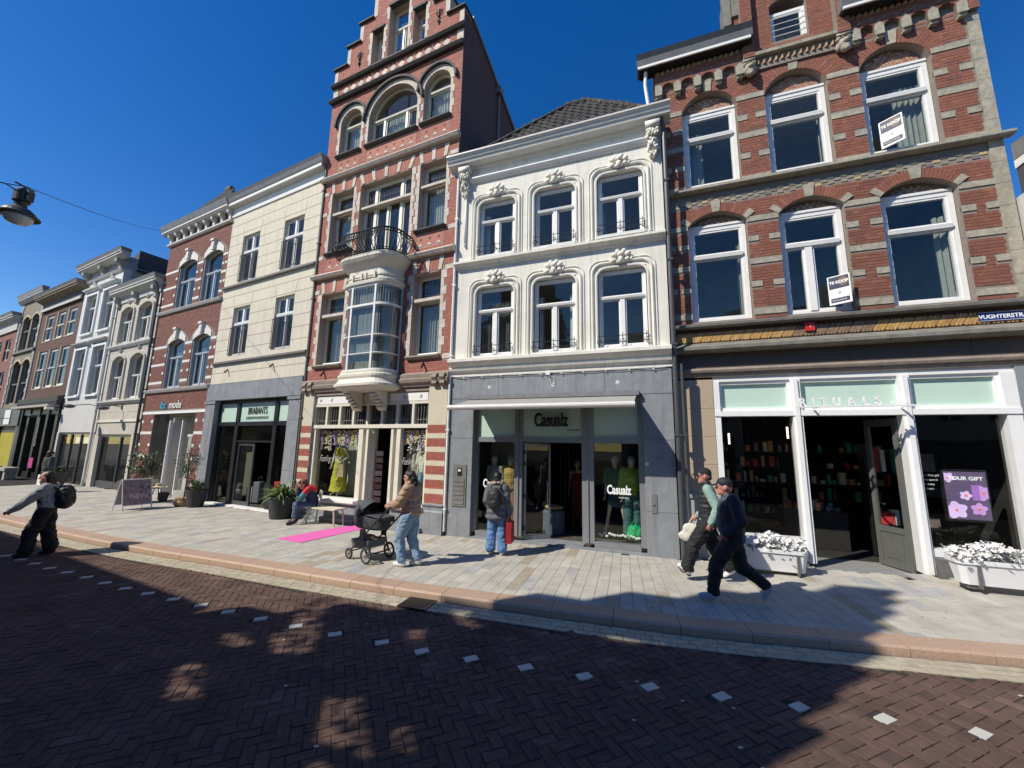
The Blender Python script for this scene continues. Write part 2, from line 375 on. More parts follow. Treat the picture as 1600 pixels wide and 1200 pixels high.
def arcring(H, th, n, gap=.006, grow=0.):
    """wedges over an arched head: list of 4-point polygons"""
    x0, x1, z0, z1, r = H; c = (x0+x1)/2; a = (x1-x0)/2; R = (a*a+r*r)/(2*r); cz = z1+r-R
    t0 = math.atan2(z1-cz, a); t1 = math.pi-t0; out = []
    for i in range(n):
        s = t0+(t1-t0)*i/n; e = t0+(t1-t0)*(i+1)/n; g = gap/(R+th/2)/2; s += g; e -= g
        out.append([(c+math.cos(s)*R, cz+math.sin(s)*R), (c+math.cos(s)*(R+th), cz+math.sin(s)*(R+th)), (c+math.cos(e)*(R+th), cz+math.sin(e)*(R+th)), (c+math.cos(e)*R, cz+math.sin(e)*R)])
    return out
def grow(h, t): return (h[0]-t, h[1]+t, h[2], h[3], h[4]+t)
# ---------------------------------------------------------------- ground
KO = [(-75, 42.6), (-40, 24.7), (-24, 16.4), (-16, 12.35), (-10.66, 9.85), (-7.72, 8.6), (-4.81, 7.55), (-2.12, 6.58), (.08, 5.88), (2.09, 5.3), (3.93, 4.95), (5.48, 4.68), (8, 4.3), (14, 3.4), (30, 1.2)]
def _cat(P, n=40):
    out = []; P = [Vector((a, b, 0)) for a, b in P]; P = [P[0]*2-P[1]]+P+[P[-1]*2-P[-2]]
    for i in range(1, len(P)-2):
        for k in range(n):
            t = k/n; a, b, c, d = P[i-1:i+3]
            out.append(.5*((2*b)+(c-a)*t+(2*a-5*b+4*c-d)*t*t+(3*b-a-3*c+d)*t**3))
    out.append(P[-2]); return out
KC = _cat(KO); KS = [0]
for a, b in zip(KC, KC[1:]): KS.append(KS[-1]+(b-a).length)
KSn = np.array(KS); KX = np.array([p.x for p in KC]); KY = np.array([p.y for p in KC])
def kp(s, off=0):          # point on the kerb line, off metres towards the houses
    e = .05; x = float(np.interp(s, KSn, KX)); y = float(np.interp(s, KSn, KY))
    dx = float(np.interp(s+.6, KSn, KX)-np.interp(s-.6, KSn, KX)); dy = float(np.interp(s+.6, KSn, KY)-np.interp(s-.6, KSn, KY)); L = math.hypot(dx, dy)
    return (x-dy/L*off, y+dx/L*off)
def kdist(x, y):           # signed distance from the kerb line, positive on the house side
    d = (KX-x)**2+(KY-y)**2; i = int(np.argmin(d)); i = min(max(i, 1), len(KX)-2)
    tx, ty = KX[i+1]-KX[i-1], KY[i+1]-KY[i-1]; L = math.hypot(tx, ty); return (-(x-KX[i])*ty+(y-KY[i])*tx)/L
def ks(x): return float(np.interp(x, KX, KSn))
JOINT = mat('joint_sand', (.05, .045, .04), .95, .3, 30, .5, 80, spec=.1)
ROADM = mat('road_clay_brick', (.116, .074, .061), .95, .28, 2.2, .5, 70, isl=.7, spec=.12, col2=(.080, .058, .052), c3=(.155, .098, .080), streak=0)
CREAMB = mat('cream_gutter_brick', (.40, .355, .26), .8, .18, 9, .5, 60, isl=.5, col2=(.30, .27, .2), c3=(.47, .42, .32))
SLAB = mat('sandstone_paving', (.44, .415, .36), .85, .17, 2.5, .35, 45, spec=.2, isl=.7, col2=(.385, .375, .35), c3=(.475, .45, .395))
SLABB = mat('brown_sandstone_paving', (.36, .31, .235), .75, .14, 5, .35, 45, isl=.6, col2=(.31, .27, .205), c3=(.41, .36, .28))
SLABD = mat('grey_paving', (.36, .36, .35), .75, .14, 5, .35, 45, isl=.5, col2=(.31, .31, .31), c3=(.40, .395, .38))
KERBM = mat('pink_granite_kerb', (.42, .29, .21), .6, .13, 40, .2, 90, isl=.35, col2=(.37, .25, .18), c3=(.47, .34, .25))
g = MB().box(-400, 400, -400, 400, -.5, -.125)
o = part('ground', g, mat('ground_asphalt', (.09, .075, .068), .9, .2, 2), None); o['kind'] = 'structure'
road = part('road', MB().box(-60, 40, -60, 60, -.124, -.108), JOINT, None); road['kind'] = 'structure'
ca, sa = math.cos(rad(-67)), math.sin(rad(-67))
MARK = [(-7.96, 7.38), (-7.43, 7.18), (-6.87, 6.95), (-6.32, 6.7), (-5.79, 6.48), (-5.28, 6.29), (-4.74, 6.09), (-4.2, 5.9), (-3.69, 5.7), (-3.14, 5.5), (-2.59, 5.31), (-2.03, 5.12), (-1.42, 4.94), (-.93, 4.76), (-.38, 4.62), (.19, 4.47), (.76, 4.33), (1.35, 4.17), (1.96, 4.04), (2.57, 3.91), (3.2, 3.77), (3.82, 3.61), (4.45, 3.47), (-8.5, 7.62), (-9.04, 7.86), (-9.6, 8.08), (-10.2, 8.32)]
bw, blr, gp = .1, .2, .007; cand = []
N = 190
for k in range(-N, N):
    for m in range(-N//2, N//2):
        for hv in (0, 1):
            cx, cy = (k+2*m+1, k-2*m+.5) if not hv else (k+2*m+.5, k-2*m+2)
            X, Y = cx*bw, cy*bw; x, y = X*ca-Y*sa, X*sa+Y*ca; x += -1; y += 6
            if y < 1.4 or x < -1.3*y-3 or x > 1.25*y+2 or x < -19 or x > 9.5: continue
            cand.append((x, y, hv))
cc = [(x, y, hv, kdist(x, y)) for x, y, hv in cand]
cc = [c for c in cc if c[3] < -.40]
mk = []
def isl_(x, y): return any(abs(x-a)+abs(y-b) < .085 for a, b in MARK)
cc.sort(key=lambda c: math.hypot(c[0]-.2, c[1]-1.5))
nb = 0; big = MB(); ub = MB()
e = .006
ub.add([(-.5,-.5,-1),(.5,-.5,-1),(.5,.5,-1),(-.5,.5,-1),(-.5,-.5,-.1),(.5,-.5,-.1),(.5,.5,-.1),(-.5,.5,-.1),(-.47,-.44,0),(.47,-.44,0),(.47,.44,0),(-.47,.44,0)],
       [(0,1,5,4),(1,2,6,5),(2,3,7,6),(3,0,4,7),(4,5,9,8),(5,6,10,9),(6,7,11,10),(7,4,8,11),(8,9,10,11)])
ume = ub.mesh('paving_brick', ROADM)
for x, y, hv, kd in cc:
    if isl_(x, y): continue
    an = rad(-67)+(math.pi/2 if hv else 0)+RN.gauss(0, .012); z = -.1+RN.uniform(-.0025, .0025); tx, ty = RN.gauss(0, .008), RN.gauss(0, .012)
    vis = y > 2.9 and abs(x) < y*1.15
    if nb < 300 and vis:
        nb += 1; o = link('paving_brick', ume, road, loc=(x, y, z), rot=(tx*2, ty*2, an), scale=(blr-gp, bw-gp, .03))
    elif kd > -9:
        c, s = math.cos(an), math.sin(an); L, W = (blr-gp)/2, (bw-gp)/2; vs = []
        far = y > 9
        for q, zz in (((1, 1), -.03), ((1, 1), -.003), ((.94, .88), 0)) if not far else (((1, 1), -.02), ((1, 1), 0)):
            for u, v in ((-L*q[0], -W*q[1]), (L*q[0], -W*q[1]), (L*q[0], W*q[1]), (-L*q[0], W*q[1])): vs.append((x+u*c-v*s, y+u*s+v*c, z+zz+u*ty+v*tx))
        if far: big.add(vs, [(0,1,5,4),(1,2,6,5),(2,3,7,6),(3,0,4,7),(4,5,6,7)])
        else: big.add(vs, [(0,1,5,4),(1,2,6,5),(2,3,7,6),(3,0,4,7),(4,5,9,8),(5,6,10,9),(6,7,11,10),(7,4,8,11),(8,9,10,11)])
o = part('paving_bricks', big, ROADM, road); o['kind'] = 'stuff'
MKM = mat('pale_marking_stone', (.50, .50, .45), .7, .12, 20, .3, 60)
mm = MB().box(-.5, .5, -.5, .5, -1, 0).mesh('marking_stone', MKM)
for x, y in MARK: link('marking_stone', mm, road, loc=(x, y, -.093), rot=(0, 0, rad(-67+90)+RN.gauss(0, .03)), scale=(.145, .10, .02))
# cream brick gutter along the kerb: three rows of stretchers
gut = MB(); gi = []
for r in range(3):
    s = ks(-19)+r*.07
    while s < ks(9.5):
        a0, a1 = -.055-r*.108-.1, -.055-r*.108; L = .2; q = [kp(s+.004, a0), kp(s+L-.004, a0), kp(s+L-.004, a1), kp(s+.004, a1)]
        z = -.097+RN.uniform(-.002, .002); b = MB().flat(q, z-.02, z)
        gi.append((abs(q[0][0]-.5)+q[0][1], b)); s += L
gi.sort(key=lambda t: t[0])
for i, (d, b) in enumerate(gi):
    if i < 120: part('gutter_brick', b, CREAMB, road)
    else: gut.add(b.v, b.f)
part('gutter_bricks', gut, CREAMB, road)['kind'] = 'stuff'
# kerb
kerb = MB(); P = [kp(s, .0) for s in np.arange(ks(-60), ks(25), .5)]; Q = [kp(s, .30) for s in np.arange(ks(-60), ks(25), .5)]
kerb.loft([[(a[0], a[1], -.13) for a in P], [(a[0], a[1], -.02) for a in P]]); kerb.loft([[(a[0], a[1], -.012) for a in P], [(a[0], a[1], -.012) for a in Q]], caps=False)
kerb = part('kerb', kerb, JOINT, None); kerb['kind'] = 'structure'
s = ks(-30)
while s < ks(12):
    L = .8; n = 4; lo = []; 
    rings = []
    for k in range(n+1):
        ss = s+.004+(L-.008)*k/n; a = kp(ss, -.02); b = kp(ss, -.015); c = kp(ss, .012); d = kp(ss, .30); zz = RN.uniform(-.001, .001)
        rings.append([(a[0], a[1], -.13), (b[0], b[1], -.022), (c[0], c[1], .001), (d[0], d[1], .003), (d[0], d[1], -.08)])
    part('kerb_stone', MB().loft(rings, close=True), KERBM, kerb); s += L
# pavement slabs
pv = MB(); A_ = [kp(s, .28) for s in np.arange(ks(-60), ks(25), 1.)]; B_ = [kp(s, 6.5) for s in np.arange(ks(-60), ks(25), 1.)]
pv.loft([[(a[0], a[1], -.012) for a in A_], [(a[0], a[1], -.012) for a in B_]], caps=False)
pave = part('pavement', pv, JOINT, None); pave['kind'] = 'structure'
def behind(x, y):          # how far behind the house fronts
    P = Vector((x, y, 0)); return min((P-FC.A).dot(FC.i) if x < -5.8 else 9, (P-FT.A).dot(FT.i) if -7 < x < -1.5 else 9, (P-FW.A).dot(FW.i) if x > -2 else 9)
def gz(x, y):          # the pavement rises gently towards the corner house
    P = Vector((x, y, 0))-FW.A; xw = P.dot(FW.d); return .04*min(max(xw-.5, 0), 6)*min(max((kdist(x, y)-.3)/2.9, 0), 1)
sl_ = []; s = ks(-24); st = .186
while s < ks(10.5):
    t = .306; first = True
    brown = RN.random() < .10
    while t < 4.4:
        L = RN.choice((.32, .38, .45, .52, .6)) if not first else RN.uniform(.1, .5)
        first = False; q = [kp(s+.003, t), kp(s+st-.003, t), kp(s+st-.003, t+L-.005), kp(s+.003, t+L-.005)]
        cx = sum(p[0] for p in q)/4; cy = sum(p[1] for p in q)/4
        if behind(cx, cy) < .15:
            r = RN.random(); m = SLABB if r < (.5 if brown else .035) else SLABD if r > .93 else SLAB
            sl_.append((math.hypot(cx-.5, cy), q, m, RN.uniform(-.0012, .0012)))
        t += L
    s += st
sl_.sort(key=lambda t: t[0]); rest = {}
for i, (d, q, m, z) in enumerate(sl_):
    b = MB().flat(q, -.03, z); b.v = [(v[0], v[1], v[2]+gz(v[0], v[1])) for v in b.v] if q[0][0] > 3 else b.v
    if i < 300: part('paving_slab', b, m, pave)
    else: rest.setdefault(m.name, MB()).add(b.v, b.f)
for k_, b in rest.items(): part('paving_slabs', b, MC[k_], pave)['kind'] = 'stuff'
# drain grate in the gutter
dr = MB(); c0 = kp(ks(-1.25), -.1)
an = math.atan2(kp(ks(-1.0), 0)[1]-kp(ks(-1.5), 0)[1], .5)
for k in range(9): dr.box(-.19+k*.045, -.165+k*.045, -.15, .15, -.004, .004)
dr.box(-.22, .22, -.18, -.15, -.006, .006); dr.box(-.22, .22, .15, .18, -.006, .006); dr.box(-.22, -.19, -.15, .15, -.006, .006); dr.box(.19, .22, -.15, .15, -.006, .006)
o = link('drain_grate', dr.mesh('drain_grate', BLACK), None, loc=(c0[0]+.0, c0[1]-.12, -.088), rot=(0, 0, an)); tag(o, 'cast iron drain grate in the pale gutter beside the kerb', 'drain')
# pink paper mat in front of the clothes shop
mp = MB(); PQ = [(-5.21, 9.41), (-4.49, 9.07), (-3.59, 10.88), (-4.22, 11.08)]
mp.flat(PQ, .002, .01)
o = part('pink_mat', mp, mat('pink_carpet', (.72, .13, .42), .85, .06, 12, .3, 80), None); tag(o, 'bright pink carpet lying on the pavement before the dress shop door', 'carpet')
# ================================================================ WHITE HOUSE with grey shop front (frame W, x -5.11..0.10)
def crest(root, x, z, y, m, s=1.):
    """shell and leaf ornament over a window"""
    b = MB(); b.ell((x, y-.04*s, z-.05*s), (.055*s, .05*s, .075*s), 10, 6); b.ell((x, y-.05*s, z+.055*s), (.06*s, .04*s, .05*s), 10, 6)
    for k in (-1, 1):
        for a, r, l in ((25, .055, .13), (65, .05, .12), (-20, .045, .12), (-60, .035, .09)):
            c = (x+k*math.cos(rad(a))*l*s, y-.03*s, z+math.sin(rad(a))*l*s)
            b.ell(c, (r*1.15*s, .035*s, r*.8*s), 8, 6, Matrix.Rotation(-k*rad(a), 3, 'Y'))
        b.tube([(x+k*.1*s, y-.01, z-.08*s), (x+k*.17*s, y-.02, z-.06*s), (x+k*.19*s, y-.015, z-.0*s)], .02*s, 6)
    return part('window_crest', b, m, root, smooth=True)
wh = house(FW, 'white_town_house', 'ivory white stucco house over a grey bluestone shop front with a grey awning', -5.11)
WX0, WX1 = -5.11, .10
wins = [(-4.49, -3.49, 7.05, 8.58), (-2.94, -1.93, 7.05, 8.60), (-1.37, -.34, 7.07, 8.63), (-4.50, -3.49, 4.37, 6.16), (-2.95, -1.93, 4.36, 6.18), (-1.39, -.34, 4.37, 6.21)]
holes = [(a-.02, b+.02, c, d+.02) for a, b, c, d in wins]
mb = MB(); wall(mb, WX0, WX1, 3.90, 9.7, holes, 0, .3); part('wall', mb, STUC, wh)
shell(wh, WX0+.13, WX1-.13, 3.7, 9.65, 2.2, INT, (6.6,)); outerbox(wh, WX0+.01, WX1-.01, 9.85, 7, LSTUC)
for i, (a, b, c, d) in enumerate(wins):
    tz = c+(.99 if i < 3 else 1.18); mx = (a+b)/2
    f = window(wh, a, b, c, d, WHITE, y=.10, fw=.055, tr=(tz,), mull=((mx, c, tz, .10),), leaf=.035, cur=[(0, .16), (.86, 1)] if i in (0, 4) else ([(0, 1)] if i == 3 else [(0, .1)] if i == 2 else None), curm=CURTW if i != 3 else mat('dim_net_curtain', (.2, .2, .19), .9))
    # moulded surround: two rounded hood bands with swept corners
    r = .24
    for off, pr, w in ((.045, .032, .05), (.135, .052, .055), (.205, .025, .03)):
        x0, x1, zt = a-off, b+off, d+off*1.15; pts = [(x0, c-.06)]
        for k in range(7): t = k/6*math.pi/2; pts.append((x0+r-r*math.cos(t), zt-r+r*math.sin(t)))
        for k in range(7): t = k/6*math.pi/2; pts.append((x1-r+r*math.sin(t), zt-r+r*math.cos(t)))
        pts.append((x1, c-.06)); q = MB(); n = len(pts)
        rings = []
        for k, (x, z) in enumerate(pts):
            p0 = Vector(pts[max(k-1, 0)]); p1 = Vector(pts[min(k+1, n-1)]); t = (p1-p0).normalized(); nn = Vector((t.y, -t.x)) * -1
            rings.append([(x-nn.x*w/2, .01, z-nn.y*w/2), (x-nn.x*w/2, -pr*.7, z-nn.y*w/2), (x, -pr, z), (x+nn.x*w/2, -pr*.7, z+nn.y*w/2), (x+nn.x*w/2, .01, z+nn.y*w/2)])
        q.loft(rings); part('window_moulding', q, STUC, wh)
    crest(wh, mx, d+.24, -.02, STUC, 1.3)
    # little iron guard rail
    ir = MB()
    for zz in (.10, .24): ir.tube([(a-.02, -.07, c+zz), (b+.02, -.07, c+zz)], .008, 6)
    for xx in (a+.02, mx, b-.02):
        ir.tube([(xx, -.07, c+.03), (xx, -.07, c+.30)], .009, 6); ir.tube([(xx, -.07, c+.17), (xx, .1, c+.17)], .007, 6)
        for s_ in (-1, 1): ir.tube([(xx+s_*.0, -.07, c+.05), (xx+s_*.05, -.07, c+.09), (xx+s_*.045, -.07, c+.15), (xx, -.07, c+.17)], .006, 5)
    part('guard_rail', ir, IRON, wh)
    part('window_sill', MB().prof([(-.05, c-.07), (-.06, c-.01), (.1, c+.02), (.1, c-.07)], a-.02, b+.02), WHITE, wh)
def molding(root, prof_, x0, x1, m, name='cornice', smooth=False): return part(name, MB().prof(prof_, x0, x1), m, root, smooth=smooth)
molding(wh, [(0, 6.74), (-.05, 6.75), (-.07, 6.79), (-.14, 6.83), (-.17, 6.85), (-.17, 6.90), (-.11, 6.905), (-.11, 6.94), (0, 7.0)], WX0-.02, WX1+.01, STUC, 'sill_course')
molding(wh, [(0, 3.86), (-.05, 3.86), (-.05, 3.93), (-.12, 3.99), (-.14, 4.04), (-.10, 4.05), (-.10, 4.10), (-.20, 4.17), (-.24, 4.20), (-.24, 4.27), (-.20, 4.29), (0, 4.33)], WX0-.03, WX1+.02, STUC, 'shop_cornice')
molding(wh, [(0, 9.20), (-.05, 9.20), (-.05, 9.22), (-.10, 9.26), (-.12, 9.29), (-.12, 9.32), (0, 9.34)], WX0+.33, WX1-.3, WHITE, 'frieze_ledge')
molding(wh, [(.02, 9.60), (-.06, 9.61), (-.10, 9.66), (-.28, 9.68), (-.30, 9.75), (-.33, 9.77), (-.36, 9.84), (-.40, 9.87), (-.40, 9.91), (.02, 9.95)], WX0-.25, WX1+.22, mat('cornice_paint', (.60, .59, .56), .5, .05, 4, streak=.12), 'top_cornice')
for bx in (-4.9, -.07):      # carved acanthus consoles under the cornice
    b = MB(); b.box(bx-.16, bx+.16, -.24, 0, 9.48, 9.62); rr_ = random.Random(5)
    for zc_, w, dep, n in ((9.36, .15, .2, 16), (9.20, .11, .13, 8), (9.03, .13, .16, 14), (8.87, .08, .09, 7)):
        b.ell((bx, -.05, zc_), (w*.75, dep*.6, .1), 12, 8)
        for k in range(n):
            a = k/n*math.pi; xx = bx-w*math.cos(a)*rr_.uniform(.75, 1.05); b.ell((xx, -.04-dep*math.sin(a)*rr_.uniform(.7, 1), zc_+rr_.uniform(-.07, .07)), (rr_.uniform(.022, .04), .03, rr_.uniform(.035, .065)), 7, 5, Matrix.Rotation(rr_.uniform(-.7, .7), 3, 'Y'))
    for s_ in (-1, 1): b.ell((bx+s_*.10, -.17, 9.41), (.05, .06, .05), 10, 6)
    part('console', b, STUC, wh, smooth=True)
b = MB(); b.tube([(-4.88, -.04, 8.85), (-4.88, -.04, 7.4)], .022, 8); b.ell((-4.88, -.04, 7.42), (.03, .03, .06), 8, 6); b.ell((-4.88, -.045, 8.8), (.045, .04, .05), 8, 6); part('pendant', b, STUC, wh, smooth=True)
# roof with pantiles
rf = MB(); RA = (-4.5, .12, 10.22); 
rf.add([(-4.75, -.15, 9.9), (0.05, -.15, 9.9), (0.05, 6.5, 9.9), (-4.75, 6.5, 9.9), (-2.3, 1.0, 11.78), (-1.75, 1.0, 11.78), (-1.75, 4.8, 11.78), (-2.3, 4.8, 11.78)], [(0,1,5,4),(1,2,6,5),(2,3,7,6),(3,0,4,7),(4,5,6,7)])
roof = part('roof', rf, TILE, wh)
tl = MB(); n = 8; rings = []
for k in range(2): rings.append([(-.115+.23*i/n, 0 if k == 0 else .30, .012+.024*math.sin(i/n*2*math.pi)-(0 if k == 0 else .018)) for i in range(n+1)])
tl.loft(rings, caps=False); tl.loft([[(x, y, z-.014) for x, y, z in rings[0]], rings[0]], caps=False)
tme = tl.mesh('roof_tile', TILE, smooth=True)
def tiles(parent, o, ex, eu, nu, nv, inside, lim=300, sx=.22, sv=.25):
    """pantile rows on the plane o + ex*u + eu*v"""
    ex = Vector(ex).normalized(); eu = Vector(eu).normalized(); nz_ = ex.cross(eu).normalized(); M = Matrix((ex, eu, nz_)).transposed().to_4x4(); c = 0
    for v in range(nv):
        for u in range(nu):
            if not inside(u*sx, v*sv): continue
            p = Vector(o)+ex*(u*sx)+eu*(v*sv)+nz_*(.02+RN.uniform(0, .006)); q = link('roof_tile', tme, parent); q.matrix_local = Matrix.Translation(p) @ M @ Matrix.Rotation(RN.gauss(0, .015), 4, 'Z'); c += 1
            if c >= lim: return
e1 = Vector((0, 1.15, 1.88)); LL = e1.length
tiles(roof, (-4.7, -.15, 9.9), (1, 0, 0), e1, 22, 10, lambda u, v: (2.4*v/LL) < u+.1 and u < 4.8-1.8*v/LL-.02)
# ridge and hip caps
b = MB()
for k in range(12): t = k/12; t2 = (k+1)/12; b.tube([(-4.75+2.45*t, 1.15*t-.15, 9.92+1.88*t), (-4.75+2.45*t2, 1.15*t2-.15, 9.94+1.88*t2)], [.075, .06], 8)
for k in range(12): t = k/12; t2 = (k+1)/12; b.tube([(.05-1.8*t, 1.15*t-.15, 9.92+1.88*t), (.05-1.8*t2, 1.15*t2-.15, 9.94+1.88*t2)], [.075, .06], 8)
b.tube([(-2.35, 1.0, 11.8), (-1.7, 1.0, 11.8)], .075, 8); part('ridge_tiles', b, TILE, wh)
# bluestone shop front
bs = MB(); bs.box(WX0, WX1, -.02, .3, 3.30, 3.86); bs.box(WX0, -4.47, -.02, .35, 0, 3.295); bs.box(-.50, WX1, -.02, .35, 0, 3.295)
part('stone_front', bs, BLUEST, wh)
jt = MB()
for x in (-3.82, -1.28): jt.box(x-.004, x+.004, -.0215, 0, 3.31, 3.86)
for z in (3.29, 2.32): jt.box(WX0, -4.47, -.0215, 0, z-.004, z+.004); jt.box(-.5, WX1, -.0215, 0, z-.004, z+.004)
jt.box(-.5, WX1, -.0215, 0, .87, .878); part('stone_joints', jt, mat('dark_joint', (.08, .08, .08), .9), wh)
b = MB()
for x in (-4.05, -2.45, -1.0): b.ell((x, -.022, 3.56), (.05, .006, .05), 14, 6)
part('capped_bolts', b, mat('lime_white', (.5, .52, .54), .8), wh)
sh = MB()                                           # shop joinery
for x0, x1 in ((-4.47, -4.37), (-3.42, -3.23), (-1.83, -1.57), (-.62, -.50)): sh.box(x0, x1, .10, .22, .12, 3.30)
for x0, x1 in ((-4.37, -3.42), (-1.57, -.62)): sh.box(x0, x1, .08, .24, .04, .17); sh.box(x0, x1, .10, .22, 2.24, 2.36); sh.box(x0, x1, .10, .2, 3.22, 3.30)
sh.box(-3.23, -1.83, .10, .22, 2.24, 2.33); sh.box(-3.23, -1.83, .1, .2, 3.22, 3.3)
for x in (-3.325, -1.70): sh.box(x-.012, x+.012, .07, .10, .12, 3.3)
fr = part('shop_frame', sh, GREYP, wh)
for x0, x1, z0, z1 in ((-4.37, -3.42, .17, 2.24), (-1.57, -.62, .17, 2.24)): part('pane', MB().quad((x0, .16, z0), (x1, .16, z0), (x1, .16, z1), (x0, .16, z1)), GLS, fr)
for x0, x1 in ((-4.37, -3.42), (-3.23, -1.83), (-1.57, -.62)): part('top_light', MB().box(x0, x1, .15, .17, 2.33 if x0 == -3.23 else 2.36, 3.22), FROST, fr)
part('threshold', MB().box(-4.47, -.5, -.02, .10, .0, .04).box(-3.23, -1.83, .1, .6, 0, .03), BLUEST, wh)
ltr = MB()
text('Casualz', .43, BLACK, wh, (-2.53, .06, 2.62), .02, .60, 'CENTER', 'shop_name', bold=.012)
text('WOMEN', .07, BLACK, wh, (-2.0, .06, 2.50), .008, 1.1, 'CENTER', 'shop_name')
WL = mat('white_letters', (.85, .86, .86), .5, .02, emit=.0)
for x, z in ((-1.05, 1.17), (-3.98, 1.17)): text('Casualz', .26, WL, wh, (x, .145, z), .001, .62, 'CENTER', 'window_lettering', bold=.009); text('WOMEN', .045, WL, wh, (x+.1, .145, z-.09), .001, 1.2, 'CENTER', 'window_lettering')
# open glass door folded inwards
dm = MB(); dm.box(0, .05, -.02, .02, .04, 2.22); dm.box(.62, .67, -.02, .02, .04, 2.22); dm.box(.05, .62, -.02, .02, .04, .12); dm.box(.05, .62, -.02, .02, 2.15, 2.22)
dd = part('door', dm, GREYP, wh, rot=(0, 0, rad(38))); dd.location = Vector((-3.21, .2, 0))+dd.location
part('pane', MB().quad((.05, 0, .12), (.62, 0, .12), (.62, 0, 2.15), (.05, 0, 2.15)), GLS, dd)
part('handle', MB().tube([(.56, -.03, .85), (.56, -.09, .87), (.56, -.09, 1.33), (.56, -.03, 1.35)], .014, 8), mat('steel', (.6, .6, .6), .25, metal=1), dd)
for z in (.3, 1.0, 2.0, 1.75): part('hinge', MB().box(-.03, .03, -.05, -.02, z-.04, z+.04), BLACK, dd)
# shop interior
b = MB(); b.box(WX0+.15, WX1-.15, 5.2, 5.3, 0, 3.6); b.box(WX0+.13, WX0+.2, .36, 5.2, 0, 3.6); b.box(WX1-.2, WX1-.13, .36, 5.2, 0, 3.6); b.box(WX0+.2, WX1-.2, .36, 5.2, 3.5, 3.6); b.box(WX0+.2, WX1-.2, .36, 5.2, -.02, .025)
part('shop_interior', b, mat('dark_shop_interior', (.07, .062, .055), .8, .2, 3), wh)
b = MB(); b.box(-4.4, -3.5, 1.0, 1.05, .03, 2.3); part('display_screen', b, mat('taupe_panel', (.26, .25, .21), .9), wh)
b = MB()
for k in range(4): b.box(-2.75+k*.12, -2.73+k*.12, 1.9, 1.93, .05, 2.2)
for z in (.1, .6, 1.1, 1.6, 2.1): b.box(-2.76, -2.36, 1.9, 1.93, z, z+.02)
part('interior_lattice', b, BLACK, wh)
# awning
aw = thing('awning', 'grey fabric shop awning rolled out above the bluestone shop front', 'awning', FW.w(-2.6, 0, 0), FW.rz, xb=-2.6)
part('awning_box', MB().box(-4.58, -.56, -.14, -.022, 3.26, 3.36), ZINC, aw)
part('awning_cloth', MB().prof([(-.10, 3.25), (-1.0, 3.02), (-1.0, 3.01), (-.10, 3.235)], -4.52, -.62), mat('grey_awning_cloth', (.33, .32, .295), .85, .05, 6), aw)
part('front_bar', MB().tube([(-4.62, -1.02, 2.97), (-.60, -1.02, 2.97)], .058, 12), mat('white_aluminium', (.62, .61, .58), .4, .05, 5), aw)
for x in (-4.3, -.8): part('folding_arm', MB().tube([(x, -.1, 3.2), (x+(.5 if x < -2 else -.5), -.55, 3.05), (x, -1.0, 2.97)], .022, 8), ZINC, aw)
# door bell and letter box panel, intercom, number plate, lamps, pipes
mbx = thing('letterbox_panel', 'steel intercom and letterbox panel on the left grey pier of the white house', 'mailbox', FW.w(-4.78, 0), FW.rz, xb=-4.78)
b = MB(); b.box(-4.96, -4.60, -.04, -.021, .70, 1.68); part('frame', b, mat('brushed_steel', (.42, .41, .39), .35, metal=.7), mbx)
for k in range(6):
    for s_ in (0,): part('letter_slot', MB().box(-4.92, -4.64, -.055, -.041, .75+k*.105, .83+k*.105), mat('brushed_steel', (.42, .41, .39)), mbx)
part('camera_panel', MB().box(-4.83, -4.72, -.052, -.041, 1.42, 1.60), BLACK, mbx); part('speaker', MB().box(-4.81, -4.74, -.056, -.053, 1.52, 1.57), WHITE, mbx)
it = thing('intercom', 'small steel intercom on the right grey pier of the white house', 'intercom', FW.w(-.33, 0), FW.rz, xb=-.33)
part('plate', MB().box(-.385, -.285, -.035, -.021, .85, 1.22), mat('brushed_steel', (.42, .41, .39)), it); part('button', MB().ell((-.335, -.037, 1.0), (.02, .008, .02), 10, 6), BLACK, it)
pl = thing('house_number', 'tiny white house number 8 on the shaded grey pier', 'number plate', FW.w(-.45, 0), FW.rz, xb=-.45)
part('plate', MB().box(-.49, -.42, -.028, -.0215, 1.79, 1.86), WHITE, pl); text('8', .06, BLACK, pl, (-.475, -.029, 1.805), .001)
def pipe(name, label, fr_, x, y, z0, z1, r, m, brackets=True, extra=None):
    t = thing(name, label, 'drainpipe', fr_.w(x, 0, 0), fr_.rz, xb=x)
    part('pipe', MB().tube([(x, y, z0), (x, y, z1)] if not extra else [(x, y, z0)]+extra, r, 10), m, t)
    k = z0+.5
    while brackets and k < z1: part('bracket', MB().box(x-r*1.3, x+r*1.3, y-r*1.2, 0.02, k, k+.04), m, t); k += 1.9
    return t
pipe('drainpipe', 'slim white drainpipe between the red stepped gable house and the white house', FW, -5.14, -.05, .1, 9.9, .035, WHITE)
pipe('drainpipe', 'dark grey drainpipe between the white house and the brick corner house', FW, .17, -.08, 0, 9.9, .05, DGREY, extra=[(.17, -.08, 9.2), (.17, -.08, 9.45), (.10, -.2, 9.75), (.08, -.3, 9.96)])
pipe('drainpipe', 'thin dark conduit right of the grey drainpipe by the brick corner house', FW, .30, -.05, 0, 3.9, .03, DGREY)
